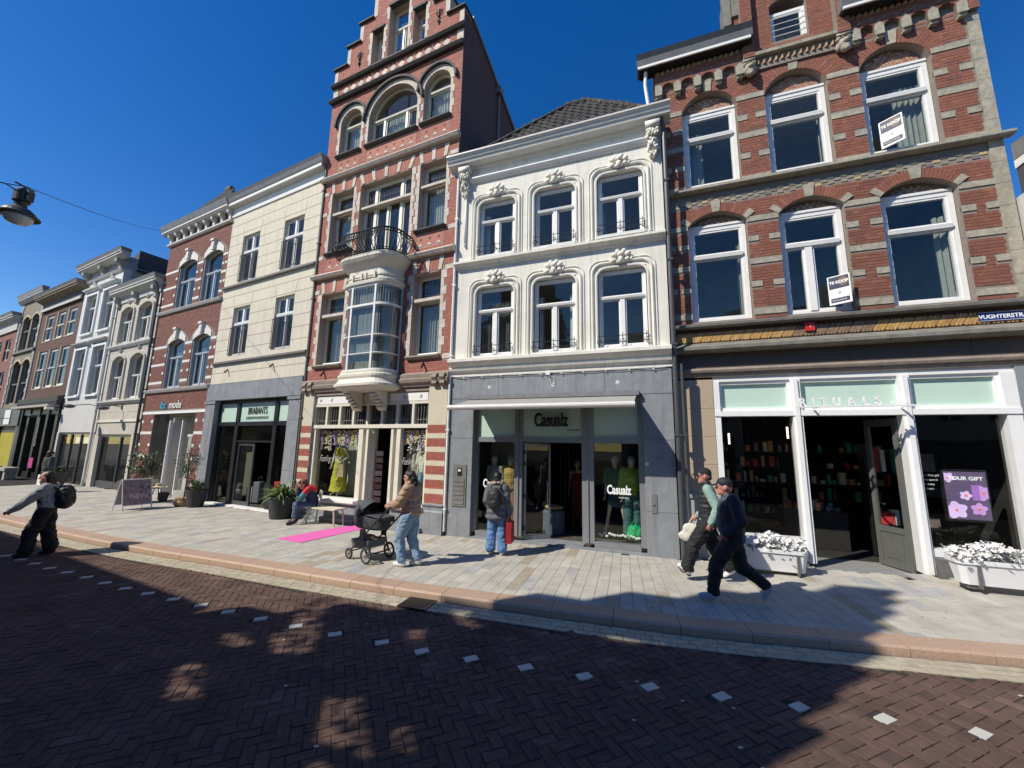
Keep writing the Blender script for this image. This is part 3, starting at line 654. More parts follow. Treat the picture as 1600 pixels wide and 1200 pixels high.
# string of small lights under the cornice
b = MB(); P = [(-5.0+5.0*i/40, -.06, 3.85-.012*math.sin(i/40*math.pi*8)**2) for i in range(41)]; b.tube(P, .006, 5)
for i in range(2, 40, 4): b.ell((P[i][0], -.065, P[i][2]-.02), (.014, .014, .022), 6, 5)
part('fairy_lights', b, WHITE, wh)
b = MB().box(-2.62, -2.52, -.07, -.021, 3.80, 3.88).tube([(-2.56, -.05, 3.8), (-2.5, -.06, 3.62), (-2.42, -.05, 3.6), (-2.42, -.05, 3.72), (-2.55, -.05, 3.8)], .006, 5); part('junction_box', b, WHITE, wh)
# ================================================================ BRICK CORNER HOUSE (frame W, x .20..5.75)
br = house(FW, 'brick_corner_house', 'dark red brick house with pale stone bands above a white cosmetics shop front', .2); setback(br, .2)
BX0, BX1 = -.02, 5.75
U2 = [(.57, 1.68), (2.22, 3.34), (3.88, 5.0)]; W2 = [(a, b, 7.88, 9.74, .44) for a, b in U2]
U1 = [(.57, 1.70), (2.27, 3.37), (3.93, 5.06)]; W1 = [(a, b, 4.78, 6.94, .27) for a, b in U1]
DW = (2.46, 3.14, 10.98, 11.9, .15)
mb = MB(); wall(mb, .12, BX1, 4.25, 10.3, W1+W2, .0, .35); wall(mb, BX0, BX1, 10.3, 11.3, [DW], 0, .35); wall(mb, 1.68, 4.2, 11.3, 13.2, [DW], .0, .3)
wallb = part('wall', mb, MORT, br)
BA = []                                     # pale stone bands: full bands and paired blocks
ST = MB(); exq = list(W1+W2)
def band(x0, x1, z, h=.115):
    n = max(1, round((x1-x0)/.45)); L = (x1-x0)/n
    for i in range(n): BA.append((x0+i*L+.003, x0+(i+1)*L-.003, z, z+h))
for z in (4.84, 5.92, 6.86): 
    for x0, x1 in ((.12, .57), (1.70, 2.27), (3.37, 3.93), (5.06, 5.58)): band(x0, x1, z)
for z in (5.43, 6.42):
    for x0, x1 in ((.12, .57), (1.70, 2.27), (3.37, 3.93), (5.06, 5.58)): BA.append((x0+.0, x0+.19, z, z+.11)); BA.append((x1-.19, x1, z, z+.11))
for z in (7.80, 8.80, 9.74):
    for x0, x1 in ((.12, .57), (1.68, 2.22), (3.34, 3.88), (5.0, 5.56)): band(x0, x1, z)
for z in (8.32, 9.24):
    for x0, x1 in ((.12, .57), (1.68, 2.22), (3.34, 3.88), (5.0, 5.56)): BA.append((x0, x0+.19, z, z+.11)); BA.append((x1-.19, x1, z, z+.11))
for x0, x1, a, b in BA: part('band_stone', MB().box(x0, x1, -.018, .05, a, b), GSTONE, br)
ex = exq+[(x0-.004, x1+.004, a-.004, b+.004) for x0, x1, a, b in BA]
# arch rings with key stones
vs = MB()
for H, th, n in [(h, .25, 27) for h in W2]+[(h, .20, 25) for h in W1]:
    R = arcring(H, th, n); k0 = {n//2} | ({0, n-1} if th == .20 else set())
    for i, q in enumerate(R):
        if th == .20 and i in (1, n-2): continue
        if i in k0 or (i == n//2-1 and 0):
            c = Vector(((q[0][0]+q[3][0])/2, 0)); 
            pts = q
            if i in (0, n-1): j = 1 if i == 0 else n-2; q2 = R[j]; pts = ([q[0], q[1], q2[2], q2[3]] if i == 0 else [q2[0], q2[1], q[2], q[3]])
            else: dx = .045; pts = [(q[0][0]+dx, q[0][1]), (q[1][0]+dx*1.5, q[1][1]+.05), (q[2][0]-dx*1.5, q[2][1]+.05), (q[3][0]-dx, q[3][1])]
            part('keystone', MB().prism(pts, -.03, .05), GSTONE, br)
        elif i in (n//2-1, n//2+1):
            s_ = 1 if i < n//2 else -1; pass
        else: vs.prism(q, -.012, .05)
    ex.append((H[0]-.02, H[1]+.02, H[3]-.05, H[3]+.02, H[4]+th+.01) if True else None)
part('arch_bricks', vs, RBR, br)['kind'] = 'stuff'
# quoin strip on the right corner
for z in np.arange(4.75, 10.4, .42): 
    part('quoin', MB().box(5.58+(.0 if int(z*10) % 2 else -.03), 5.752, -.025, .3, float(z)+.003, min(float(z)+.417, 10.4)), GSTONE, br)
ex.append((5.55, 5.8, 4.7, 10.42)); ex.append((-.2, 5.8, 7.60, 7.83)); ex.append((-.2, 5.8, 4.2, 4.76))
# chequer course of mixed glazed bricks below the window sill
ck = MB(); x = .13; i = 0
while x < 5.52:
    for r in range(3):
        if (i+r) % 2 == 0: ck.box(x, x+.10, -.012, .05, 7.40+r*.058, 7.45+r*.058)
    x += .108; i += 1
part('chequer_bricks', ck, MULTI, br)['kind'] = 'stuff'
ex.append((.1, 5.56, 7.395, 7.575))
CB = [.10, .51, .93, 1.36, 1.78]; CB2 = [3.87, 4.25, 4.67, 5.08, 5.50]
arcs = [(a+.075, b-.075, 10.36, 10.47, .13) for a, b in zip(CB, CB[1:])]+[(a+.075, b-.075, 10.42, 10.54, .13) for a, b in zip(CB2, CB2[1:])]
mb = MB(); wall(mb, .02, 1.86, 10.36, 10.95, arcs[:4], -.09, 0); wall(mb, 3.79, 5.75, 10.42, 11.0, arcs[4:], -.09, 0); wall(mb, 2.02, 3.62, 10.36, 10.70, [], -.05, 0)
wallc = part('corbelled_wall', mb, MORT, br)
vs = MB()
for H in arcs:
    for q in arcring(H, .10, 11): vs.prism(q, -.10, -.05)
part('arch_bricks', vs, RBR, br)['kind'] = 'stuff'
for k, x in enumerate(CB+CB2):
    z = 10.41 if k < 5 else 10.48
    part('corbel_stone', MB().prism([(x-.075, z-.08), (x+.075, z-.08), (x+.075, z+.12), (x, z+.19), (x-.075, z+.12)], -.115, .02).box(x-.06, x+.06, -.10, .02, z-.17, z-.08).box(x-.065, x+.065, -.14, .02, z-.115, z-.08), GSTONE, br)
rr = rows(.12, 5.56, 4.76, 10.44, ex, .062, .215)+rows(BX0, 5.56, 10.44, 10.5, [(0, .0, 0, 0)]+[(x-.08, x+.08, 10.3, 10.7) for x in CB+CB2], .062, .215)
bricks(rr, RBR, wallb, (3.8, 5.5))
r2 = rows(.02, 1.86, 10.36, 10.95, [grow(h, .1) for h in arcs[:4]]+[(x-.08, x+.08, 10.2, 10.62) for x in CB], .062, .215)+rows(3.79, 5.75, 10.42, 11.0, [grow(h, .1) for h in arcs[4:]]+[(x-.08, x+.08, 10.2, 10.68) for x in CB2], .062, .215)
bricks(r2, RBR, wallc, (3, 10), y=-.09, nmax=0)
r3 = rows(1.70, 4.18, 10.5, 13.1, [DW], .062, .215); bricks(r3, RBR, wallb, (3, 11), nmax=0)
# pilasters of the attic gable, lion masks
for x in (1.86, 3.56):
    pmb = MB().box(x, x+.22, -.16, 0, 10.62, 13.2); pw = part('pilaster', pmb, MORT, br)
    bricks(rows(x, x+.22, 10.62, 13.1, [], .062, .22), RBR, pw, (3, 11), y=-.16, nmax=0)
for x in (1.97, 3.66):
    b = MB(); b.ell((x, -.10, 10.36), (.115, .13, .14), 14, 8); b.ell((x, -.20, 10.36), (.065, .07, .05), 10, 6); b.ell((x, -.15, 10.24), (.085, .09, .07), 12, 6); b.ell((x, -.2, 10.19), (.05, .05, .045), 10, 6)
    for s_ in (-1, 1): b.ell((x+s_*.045, -.2, 10.45), (.024, .02, .018), 8, 5); b.ell((x+s_*.09, -.1, 10.5), (.05, .06, .05), 8, 5); b.ell((x+s_*.1, -.08, 10.34), (.045, .07, .09), 8, 5)
    b.box(x-.12, x+.12, -.15, 0, 10.56, 10.61); part('lion_mask', b, GSTONE, br, smooth=True)
# sawtooth dentils
def dent(x0, x1, z, root=br, yb=-.09):
    n = int((x1-x0)/.105)
    for i in range(n): x = x0+(i+.5)*(x1-x0)/n; part('sawtooth_brick', MB().flat([(x-.045, yb), (x, yb-.055), (x+.045, yb)], z, z+.085), mat('sandy_brick', (.36, .24, .15), .8, .15, 12, isl=.4), root)
dent(.04, 1.82, 10.83); dent(2.10, 3.55, 10.46, yb=-.05); dent(3.80, 5.6, 10.88)
part('stone_sill', MB().prof([(0, 10.62), (-.16, 10.63), (-.17, 10.70), (.12, 10.98), (.12, 10.62)], 2.085, 3.555), GSTONE, br)
for x0, x1, z in ((-.36, 2.02, 10.98), (3.60, 6.0, 11.0)):
    part('gutter', MB().prof([(0, z), (-.30, z), (-.33, z+.02), (-.38, z+.16), (-.45, z+.25), (0, z+.27)], x0, x1), ZINC, br)
    part('gutter_edge', MB().box(x0+.02, x1-.03, -.335, -.301, z-.03, z+.03), WHITE, br)
    part('eaves_soffit', MB().box(x0+.05, x1, -.30, 0, z-.04, z-.002), BLACK, br)
part('gutter_pipe', MB().tube([(-.17, -.2, 10.98), (-.19, -.16, 10.6), (-.12, -.12, 9.9)], .04, 10), WHITE, br)
part('attic_room', MB().box(2.2, 3.4, .9, 1.0, 10.9, 12.6).box(2.2, 3.4, .3, .9, 12.5, 12.6), INT, br); window(br, 2.46, 3.14, 10.98, 11.80, WHITE, y=.10, fw=.07, name='attic_window')
b = MB()
for z in (11.15, 11.3, 11.45, 11.6): b.tube([(2.44, .04, z), (3.16, .04, z)], .009, 6)
part('window_bars', b, WHITE, br)
part('attic_coping', MB().box(1.58, 1.86, -.06, .3, 11.9, 13.2).box(1.55, 1.7, -.08, .32, 11.68, 12.4), DSTONE, br)
outerbox(br, -.02, 5.75, 11.2, 7, brickmat('plain_brick_wall', (.2, .07, .045), (.15, .055, .04), (.2, .17, .14), .215, .062), ys=.351)
shell(br, .3, 5.6, 4.3, 10.2, 2.4, INT, (7.55,), y0=.35)
# windows with patterned heads
HB = mat('herringbone_head_brick', (.50, .30, .20), .7, .15, 14, .4, 40, isl=.9, col2=(.36, .12, .08), c3=(.62, .48, .33))
for li, (Hs, cur) in enumerate(((W2, [[(0, .35)], [(.0, .06), (.93, 1)], [(.52, 1)]]), (W1, [[(.9, 1)], None, [(.8, 1)]]))):
    for i, H in enumerate(Hs):
        a, b_, c, d, r = H; tz = c+(1.24 if li == 0 else 1.47)
        mull = ((a+(b_-a)*.44, c, tz, .12),) if (li == 1 and i == 1) else ()
        window(br, a+.01, b_-.01, c, d, WHITE, y=.13, fw=.085, tr=(tz,), mull=mull, leaf=.04, cur=cur[i], deep=.09, trh=.085)
        part('window_head_board', MB().box(a+.01, b_-.01, .11, .2, d, d+.05), WHITE, br)
        Hb = (a, b_, c, d, r); tm = MB(); n = 12
        for k in range(n): xa = a+(b_-a)*k/n; xb_ = a+(b_-a)*(k+1)/n; tm.prism([(xa, d+.05), (xb_, d+.05), (xb_, max(arcz(Hb, xb_), d+.051)), (xa, max(arcz(Hb, xa), d+.051))], .17, .25)
        part('arch_infill', tm, MORT, br)
        hb = MB(); x = a+.03; k = 0
        while x < b_-.06:
            for row in range(5):
                z = d+.055+row*.075
                s_ = .055 if row % 2 == 0 else -.055
                if li == 0: pts = [(x, z), (x+.045, z), (x+.045+s_, z+.07), (x+s_, z+.07)]
                else: pts = [(x, z), (x+.05, z), (x+.05, z+.03), (x, z+.03)] if (k+row) % 2 else [(x, z+.035), (x+.05, z+.035), (x+.05, z+.065), (x, z+.065)]
                if all(a+.01 < p[0] < b_-.01 and p[1] < arcz(Hb, min(max(p[0], a), b_))-.004 for p in pts): hb.prism(pts, .155, .172)
            x += .056; k += 1
        part('arch_infill_bricks', hb, HB, br)['kind'] = 'stuff'
part('sill_band', MB().prof([(0, 7.70), (-.14, 7.70), (-.16, 7.72), (-.16, 7.765), (0, 7.80)], .05, 5.86), GSTONE, br)
part('sill_band', MB().prof([(0, 4.62), (-.14, 4.62), (-.16, 4.64), (-.17, 4.69), (0, 4.75)], .05, 5.9), DSTONE, br)
# ochre herringbone frieze
fz = MB().box(.12, 5.75, .0, .02, 4.3, 4.62); part('frieze', fz, mat('brown_frieze_brick', (.22, .11, .075), .8, .2, 10), br)
x = .16; k = 0; fo = []
while x < 5.62:
    ins = 2.3 < x < 3.5
    pts = [(x, 4.36), (x+.045, 4.33), (x+.16, 4.52), (x+.115, 4.55)]
    part('frieze_brick', MB().prism(pts, -.02, .01), OCHRE if not ins else mat('faded_frieze_brick', (.24, .16, .10), .7, .15, 12, isl=.5), br); k += 1
    x += .052 if k % 3 else .075
    if k > 120: break
part('lower_cornice', MB().prof([(.02, 4.10), (-.18, 4.11), (-.22, 4.14), (-.22, 4.20), (-.12, 4.25), (0, 4.32)], .0, 5.95), DSTONE, br)
part('granite_fascia', MB().box(.12, 5.85, .03, .34, 3.76, 4.14), DGRAN, br)
b = MB()
for x in (1.3, 3.2, 4.9): b.box(x-.003, x+.003, .027, .031, 3.77, 4.14)
part('fascia_joints', b, BLACK, br)
for x0, x1 in ((.1, 1.9), (1.905, 3.6), (3.605, 5.9)): part('brown_moulding', MB().prof([(.1, 3.60), (-.02, 3.60), (-.04, 3.66), (-.04, 3.68), (-.085, 3.69), (-.10, 3.73), (-.08, 3.775), (.05, 3.80)], x0, x1), BROWNST, br)
# beige pier and grey plinth
for i, (a, b_) in enumerate(((1.30, 1.85), (1.855, 2.40), (2.405, 2.96), (2.965, 3.55))): part('pier_block', MB().box(.20, .865, -.01, .35, a, b_), BEIGEG, br)
part('pier_cap', MB().prof([(.1, 1.19), (-.06, 1.19), (-.07, 1.25), (-.03, 1.30), (.1, 1.30)], .18, .88), mat('light_plinth_stone', (.36, .36, .35), .7, .1, 20, .2, 60), br)
for a, b_ in ((0, .66), (.665, 1.185)): part('plinth_block', MB().box(.19, .875, -.03, .3, a, b_), mat('light_plinth_stone', (.36, .36, .35)), br)
part('wall_end', MB().box(5.36, 5.8, -.01, .35, 0, 3.6), mat('blue_grey_panel', (.23, .26, .28), .6, .08, 4), br)
sf = MB()                                     # white shop front
sf.box(.87, 5.36, .02, .2, 3.50, 3.60); sf.box(.87, 5.36, -.02, .2, 2.80, 2.90)
for x0, x1, zb in ((.87, .98, 0.5), (2.20, 2.36, .17), (3.83, 3.99, .17), (5.18, 5.36, .5)): sf.box(x0, x1, .0, .2, zb, 3.50)
sf.box(2.24, 2.31, -.04, .0, .17, 3.5); sf.box(3.88, 3.95, -.04, .0, .17, 3.5)
for x0, x1 in ((.98, 2.20), (3.99, 5.18)):
    sf.box(x0, x0+.05, .06, .18, 2.9, 3.5); sf.box(x1-.05, x1, .06, .18, 2.9, 3.5); sf.box(x0+.05, x1-.05, .06, .18, 2.9, 2.97); sf.box(x0+.05, x1-.05, .06, .18, 3.44, 3.5)
    sf.box(x0-.0, x1, .03, .2, .45, .58)
sf.box(2.36, 3.83, .06, .18, 2.9, 2.96); sf.box(2.36, 3.83, .06, .18, 3.44, 3.5)
sff = part('shop_front', sf, mat('gloss_white_paint', (.80, .80, .79), .3, .04, 5), br)
for x0, x1, z0, z1 in ((1.03, 2.15, 2.97, 3.44), (2.36, 3.83, 2.96, 3.44), (4.04, 5.13, 2.97, 3.44)): part('top_light', MB().box(x0, x1, .12, .14, z0, z1), FROST, sff)
for x0, x1 in ((.98, 2.20), (3.99, 5.18)): part('pane', MB().quad((x0, .13, .58), (x1, .13, .58), (x1, .13, 2.8), (x0, .13, 2.8)), GLS, sff)
part('window_plinth', MB().box(.88, 2.2, -.14, .3, 0, .44), mat('dark_plinth_stone', (.14, .14, .14), .6, .2, 10, .3, 40), br); part('window_plinth', MB().box(3.99, 5.36, -.14, .3, 0, .44), mat('dark_plinth_stone', (.14, .14, .14)), br)
part('door_step', MB().box(2.1, 4.1, -.1, .9, 0, .10), mat('grey_step_stone', (.25, .25, .25), .6, .15, 8), br)
# open door leaf
dm = MB(); dm.box(0, .09, -.025, .025, .12, 2.76); dm.box(.55, .64, -.025, .025, .12, 2.76); dm.box(.09, .55, -.025, .025, .12, .2); dm.box(.09, .55, -.025, .025, .72, .82); dm.box(.09, .55, -.025, .025, 2.62, 2.76); dm.box(.09, .55, -.012, .012, .2, .72); dm.box(.15, .49, -.02, .02, .27, .65)
dd = part('door', dm, mat('grey_green_door', (.11, .115, .105), .45, .08, 5), br, rot=(0, 0, rad(112))); dd.location = Vector((3.82, .20, 0))+dd.location
part('pane', MB().quad((.09, 0, .82), (.55, 0, .82), (.55, 0, 2.62), (.09, 0, 2.62)), GLS, dd)
for z in (.3, 1.2, 2.5, 2.65): part('hinge', MB().box(-.03, .03, -.04, -.02, z-.05, z+.05), mat('steel', (.6, .6, .6)), dd)
part('handle', MB().tube([(.6, -.03, 1.2), (.6, -.07, 1.2), (.5, -.07, 1.2)], .014, 8), mat('steel', (.6, .6, .6)), dd)
# projecting name sign
sg = thing('shop_sign', 'white projecting letters of the cosmetics shop on a rail above its open door', 'sign', FW.w(3.1, -.25, 2.95), FW.rz, xb=3.1); setback(sg, 3.1, -.25, 2.95)
part('rail', MB().box(2.16, 3.86, -.40, -.34, -.035, -.01).box(2.5, 2.53, -.34, .02, -.03, -.015).box(3.8, 3.83, -.34, .02, -.03, -.015), mat('gloss_white_paint', (.8, .8, .79)), sg).location.y = .25
WS = mat('gloss_white_paint', (.8, .8, .79))
x = 2.22
for ch, dx in zip('RITUALS', (.175, .09, .175, .185, .20, .155, .165)):
    o = text(ch, .20, WS, sg, (x, -.10, .0), .02, .86, name='letter', bold=.004); x += dx+.022
for k in range(3): part('letter_dot', MB().ell((x+.03+k*.095, -.10, .02), (.022, .03, .022), 10, 6), WS, sg)
# shop interior
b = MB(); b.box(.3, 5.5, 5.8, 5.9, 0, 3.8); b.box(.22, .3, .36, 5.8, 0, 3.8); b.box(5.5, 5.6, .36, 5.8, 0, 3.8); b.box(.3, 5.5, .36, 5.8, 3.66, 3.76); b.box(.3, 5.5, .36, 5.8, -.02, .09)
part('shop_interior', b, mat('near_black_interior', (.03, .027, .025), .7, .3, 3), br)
# ================================================================ STEPPED GABLE HOUSE (frame T, x -5.25..0.07)
tg = house(FT, 'stepped_gable_house', 'tall salmon brick house with stepped gable, round oriel and iron balcony', -5.25)
TX0, TX1 = -5.25, .07; OC = -2.45
A3 = [(-4.72, -3.78, 11.64, 12.83, .45), (-3.45, -1.50, 11.64, 12.62, .86), (-1.26, -.30, 11.64, 12.83, .46)]
S2 = [(-4.80, -3.84, 8.17, 10.28), (-3.55, -1.53, 7.55, 10.26), (-1.23, -.31, 8.17, 10.28)]
S1 = [(-4.84, -3.84, 4.50, 6.80), (-3.3, -1.75, 4.1, 6.6), (-1.24, -.31, 4.50, 6.83)]
TP = [(-3.60, -3.11, 14.74, 16.04), (-2.90, -2.08, 14.74, 16.72), (-1.86, -1.38, 14.74, 16.04)]
mb = MB(); wall(mb, TX0, TX1, 3.65, 14.70, A3+S2+S1, 0, .42)
STEPS = [(-5.25, .07, 14.70, 15.18), (-4.72, -.46, 15.18, 15.90), (-4.20, -.98, 15.90, 16.62), (-3.62, -1.56, 16.62, 18.2)]
for x0, x1, z0, z1 in STEPS: wall(mb, x0, x1, z0, z1, [h for h in TP if 1], 0, .42)
tw = part('wall', mb, MORTL, tg)
TS = []                                       # stone dressings: jamb quoins, long and short
def jamb(x, z0, z1, side, w0=.12, w1=.2, h=.235):
    n = max(2, round((z1-z0)/h)); 
    for i in range(n):
        w = w1 if i % 2 else w0; a = z0+(z1-z0)*i/n; b = z0+(z1-z0)*(i+1)/n
        TS.append((x-w if side < 0 else x, x if side < 0 else x+w, a, b))
for a, b, c, d in S2+TP:
    jamb(a, c, d, -1, .10, .15); jamb(b, c, d, 1, .10, .15)
for a, b, c, d in (S1[0], S1[2]): jamb(a, c, d, -1, .11, .19); jamb(b, c, d, 1, .11, .19)
for a, b, c, d, r in A3: jamb(a, c, d, -1, .09, .14); jamb(b, c, d, 1, .09, .14)
for z in (9.54, 6.02): TS.append((TX0, -4.98, z, z+.12)); TS.append((-.16, TX1, z, z+.12))
for z in (8.0, 4.36): TS.append((TX0, -4.98, z, z+.14)); TS.append((-.16, TX1, z, z+.14))
for z in (10.28, 6.83): TS.append((-.2, TX1, z, z+.13)); TS.append((TX0, -4.97, z, z+.13))
for x0, x1, z0, z1 in STEPS[:3]: TS.append((x0, x0+.16, z0, z1-.06)); TS.append((x1-.16, x1, z0, z1-.06))
TS.append((TX0, TX0+.22, 13.98, 14.4)); TS.append((TX1-.22, TX1, 13.98, 14.4))
TS.append((-3.62, -3.45, 16.62, 18)); TS.append((-1.73, -1.56, 16.62, 18))
# drop overlaps between neighbours
cl = []
for t in TS:
    if all(t[1] <= q[0]+.004 or t[0] >= q[1]-.004 or t[3] <= q[2]+.004 or t[2] >= q[3]-.004 for q in cl): cl.append(t)
for x0, x1, a, b in cl: part('dressing_stone', MB().box(x0+.002, x1-.002, -.016, .06, a+.003, b-.003), SAND, tg)
ex = [h+(0,) if len(h) == 4 else h for h in A3+S2+S1+TP]+[(a, b, c, d) for a, b, c, d in cl]
# arched hoods
for H in A3:
    n = 13 if H[1]-H[0] < 1.2 else 19
    for q in arcring(H, .17, n): part('arch_stone', MB().prism(q, -.02, .08), SAND, tg)
    G = (H[0]-.17, H[1]+.17, H[2], H[3], H[4]+.17); hm = MB()
    for q in arcring(G, .07, 18, 0): hm.prism(q, -.11, .02)
    for x in (H[0]-.24, H[1]+.17): hm.box(x, x+.07, -.11, .02, H[3]-.03, H[3]+.03)
    part('hood_mould', hm, mat('black_weathered_moulding', (.06, .058, .055), .8, .3, 8), tg)
    ex.append((G[0]-.07, G[1]+.07, H[3]-.02, H[3], G[4]+.07))
# flat brick arches with splayed stones
def fan(x0, x1, z, h, ks_):
    c = (x0+x1)/2; out = MB(); n = int((x1-x0)/.075); sp = .42
    for i in range(n):
        a = x0+(x1-x0)*i/n; b = x0+(x1-x0)*(i+1)/n; q = [(a+.003, z), (b-.003, z), (b-.003+(b-c)*sp*h, z+h), (a+.003+(a-c)*sp*h, z+h)]; out.prism(q, -.008, .03)
    part('flat_arch_bricks', out, TBR, tg)['kind'] = 'stuff'
    for u in ks_:
        x = x0+(x1-x0)*u; q = [(x-.055, z+.0), (x+.055, z+.0), (x+.07+(x-c)*sp*h, z+h+.03), (x-.07+(x-c)*sp*h, z+h+.03)]; part('splayed_stone', MB().prism(q, -.022, .05), SAND, tg)
for (a, b, c, d), u in ((S2[0], (.06, .5, .94)), (S2[1], (.05, .27, .5, .73, .95)), (S2[2], (.06, .5, .94)), (S1[0], (.06, .5, .94)), (S1[2], (.06, .5, .94))):
    fan(a, b, d+.03, .36, u); ex.append((a-.06, b+.06, d, d+.42))
CO = [(0, -.04), (-.10, -.04), (-.14, .02), (-.13, .05), (0, .10)]
DK = mat('black_weathered_moulding', (.06, .058, .055)); 
def course(z, m, x0=TX0-.04, x1=TX1+.05, k=1.): return part('string_course', MB().prof([(y*k, z+dz*k) for y, dz in CO], x0, x1), m, tg)
course(14.46, DK, k=1.1); course(13.84, DK, k=1.2); course(10.80, SAND, k=1.3); course(7.36, SAND, TX0-.04, OC-1.0, k=1.3); course(7.36, SAND, OC+1.0, TX1+.05, k=1.3)
for z in (14.46, 13.84, 10.80, 7.36): ex.append((TX0, TX1, z-.05, z+.11))
for x0, x1, z0, z1 in STEPS: part('step_coping', MB().box(x0-.05, x0+.62, -.09, .46, z1-.02, z1+.03).box(x1-.62, x1+.05, -.09, .46, z1-.02, z1+.03), DK, tg)
for a, b, c, d in [h[:4] for h in A3]+S2[::2]+S1[::2]: part('window_ledge', MB().prof([(.1, c-.10), (-.06, c-.10), (-.12, c-.05), (-.12, c-.01), (.2, c+.02)], a-.06, b+.06), DK if c > 7 else GSTONE, tg); ex.append((a-.06, b+.06, c-.1, c))
for a, b, c, d in [h[:4] for h in A3]+S2[::2]:      # panels with little triangles below the ledges
    z1 = c-.14; z0 = c-.50; part('panel_frame', MB().box(a+.02, b-.02, -.004, .02, z0, z1), TBR, tg); k = max(2, int((b-a)/.28))
    for i in range(k): x = a+(b-a)*(i+.5)/k; part('triangle_recess', MB().prism([(x-.045, z0+.22), (x+.045, z0+.22), (x, z0+.14)], -.008, .0), DK, tg)
    zg = MB(); 
    for i in range(k): x = a+(b-a)*(i+.5)/k; zg.prism([(x-.09, z0), (x, z0+.09), (x+.09, z0)], -.012, .01)
    part('zigzag', zg, SAND, tg); ex.append((a, b, z0, z1))
# diamond frieze
n = 13
for i in range(n):
    x = TX0+.42+(TX1-TX0-.84)*(i+.5)/n; m = SAND if i % 2 == 0 else mat('pink_sandstone', (.42, .27, .21), .85, .15, 8)
    part('diamond_stone', MB().prism([(x-.15, 14.19), (x, 14.06), (x+.15, 14.19), (x, 14.32)], -.012, .03), m, tg)
    for s_ in (-1, 1): part('diamond_stone', MB().prism([(x+.16-.07, 14.19+s_*.14), (x+.16, 14.19+s_*.14-.055), (x+.16+.07, 14.19+s_*.14), (x+.16, 14.19+s_*.14+.055)], -.012, .03), mat('pink_sandstone', (.42, .27, .21)), tg)
rr = rows(TX0, TX1, 3.98, 14.70, ex, .058, .205)
for s_ in STEPS: rr += rows(s_[0], s_[1], s_[2], s_[3], ex, .058, .205)
bricks(rr, TBR, tw, (-.5, 5.0))
# anchors
def anchor(x, z):
    b = MB(); b.tube([(x, -.03, z-.32), (x, -.03, z+.2)], .016, 6); b.ell((x, -.04, z-.05), (.035, .03, .035), 8, 6); b.ell((x, -.04, z-.22), (.03, .03, .03), 8, 6)
    for s_ in (-1, 1):
        b.tube([(x, -.03, z-.02), (x+s_*.09, -.03, z+.06), (x+s_*.10, -.03, z+.17)], .013, 6); b.tube([(x, -.03, z+.05), (x+s_*.05, -.03, z+.12), (x+s_*.045, -.03, z+.24)], .012, 6)
        b.ell((x+s_*.10, -.03, z+.19), (.02, .015, .035), 6, 5); b.tube([(x, -.03, z-.28), (x+s_*.05, -.03, z-.22), (x+s_*.03, -.03, z-.16)], .011, 6)
    b.ell((x, -.03, z+.23), (.02, .016, .045), 6, 5); part('wall_anchor', b, IRON, tg)
anchor(-4.12, 15.22); anchor(-.86, 15.30)
# windows
for a, b, c, d, r in A3:
    wide = b-a > 1.2
    window(tg, a, b, c, d, CREAMP, y=.18, fw=.06, tr=(d-.06,), mull=((a+(b-a)*.27, c, 20, .07), (a+(b-a)*.73, c, 20, .07)) if wide else (), arch=r, leaf=.04, cur=[(0, 1)] if not wide else [(.25, .75)], curm=CURTW)
for i, (a, b, c, d) in enumerate(S2):
    if i == 1: window(tg, a, b, c, d, CREAMP, y=.20, fw=.07, tr=(9.48,), mull=((a+.50, c, 20, .10), (b-.50, c, 20, .10), ((a+b)/2, c, 9.4, .07)), leaf=.045, lead=9.4)
    else: window(tg, a, b, c, d, CREAMP, y=.22, fw=.06, tr=(9.58,), leaf=.045, lead=9.5, cur=[(0, 1)], curm=CURTW)
    part('stone_transom', MB().box(a, b, .03, .14, 9.52 if i != 1 else 9.43, 9.60 if i != 1 else 9.50), SAND, tg)
for i, (a, b, c, d) in enumerate(S1):
    if i == 1: continue
    window(tg, a, b, c, d, CREAMP, y=.22, fw=.06, tr=(6.08,), leaf=.045, lead=6.0, cur=[(0, 1)])
    part('stone_transom', MB().box(a, b, .03, .14, 6.04, 6.13), SAND, tg); part('inner_sill', MB().prof([(.0, c), (.3, c+.02), (.3, c+.10), (.06, c+.07)], a+.25, b-.05), WHITE, tg)
for i, (a, b, c, d) in enumerate(TP):
    window(tg, a, b, c, d, CREAMP, y=.28, fw=.06, tr=(d-.42,) if i != 1 else (15.96,), leaf=.04, lead=14, cur=None, mull=() if i != 1 else (((a+b)/2, c, 15.9, .05),))
    part('window_head', MB().box(a-.03, b+.03, -.06, .1, d-.02, d+.06), DK, tg)
shell(tg, TX0+.13, TX1-.13, 3.7, 13.8, 2.4, INT, (7.5, 11.2), y0=.42)
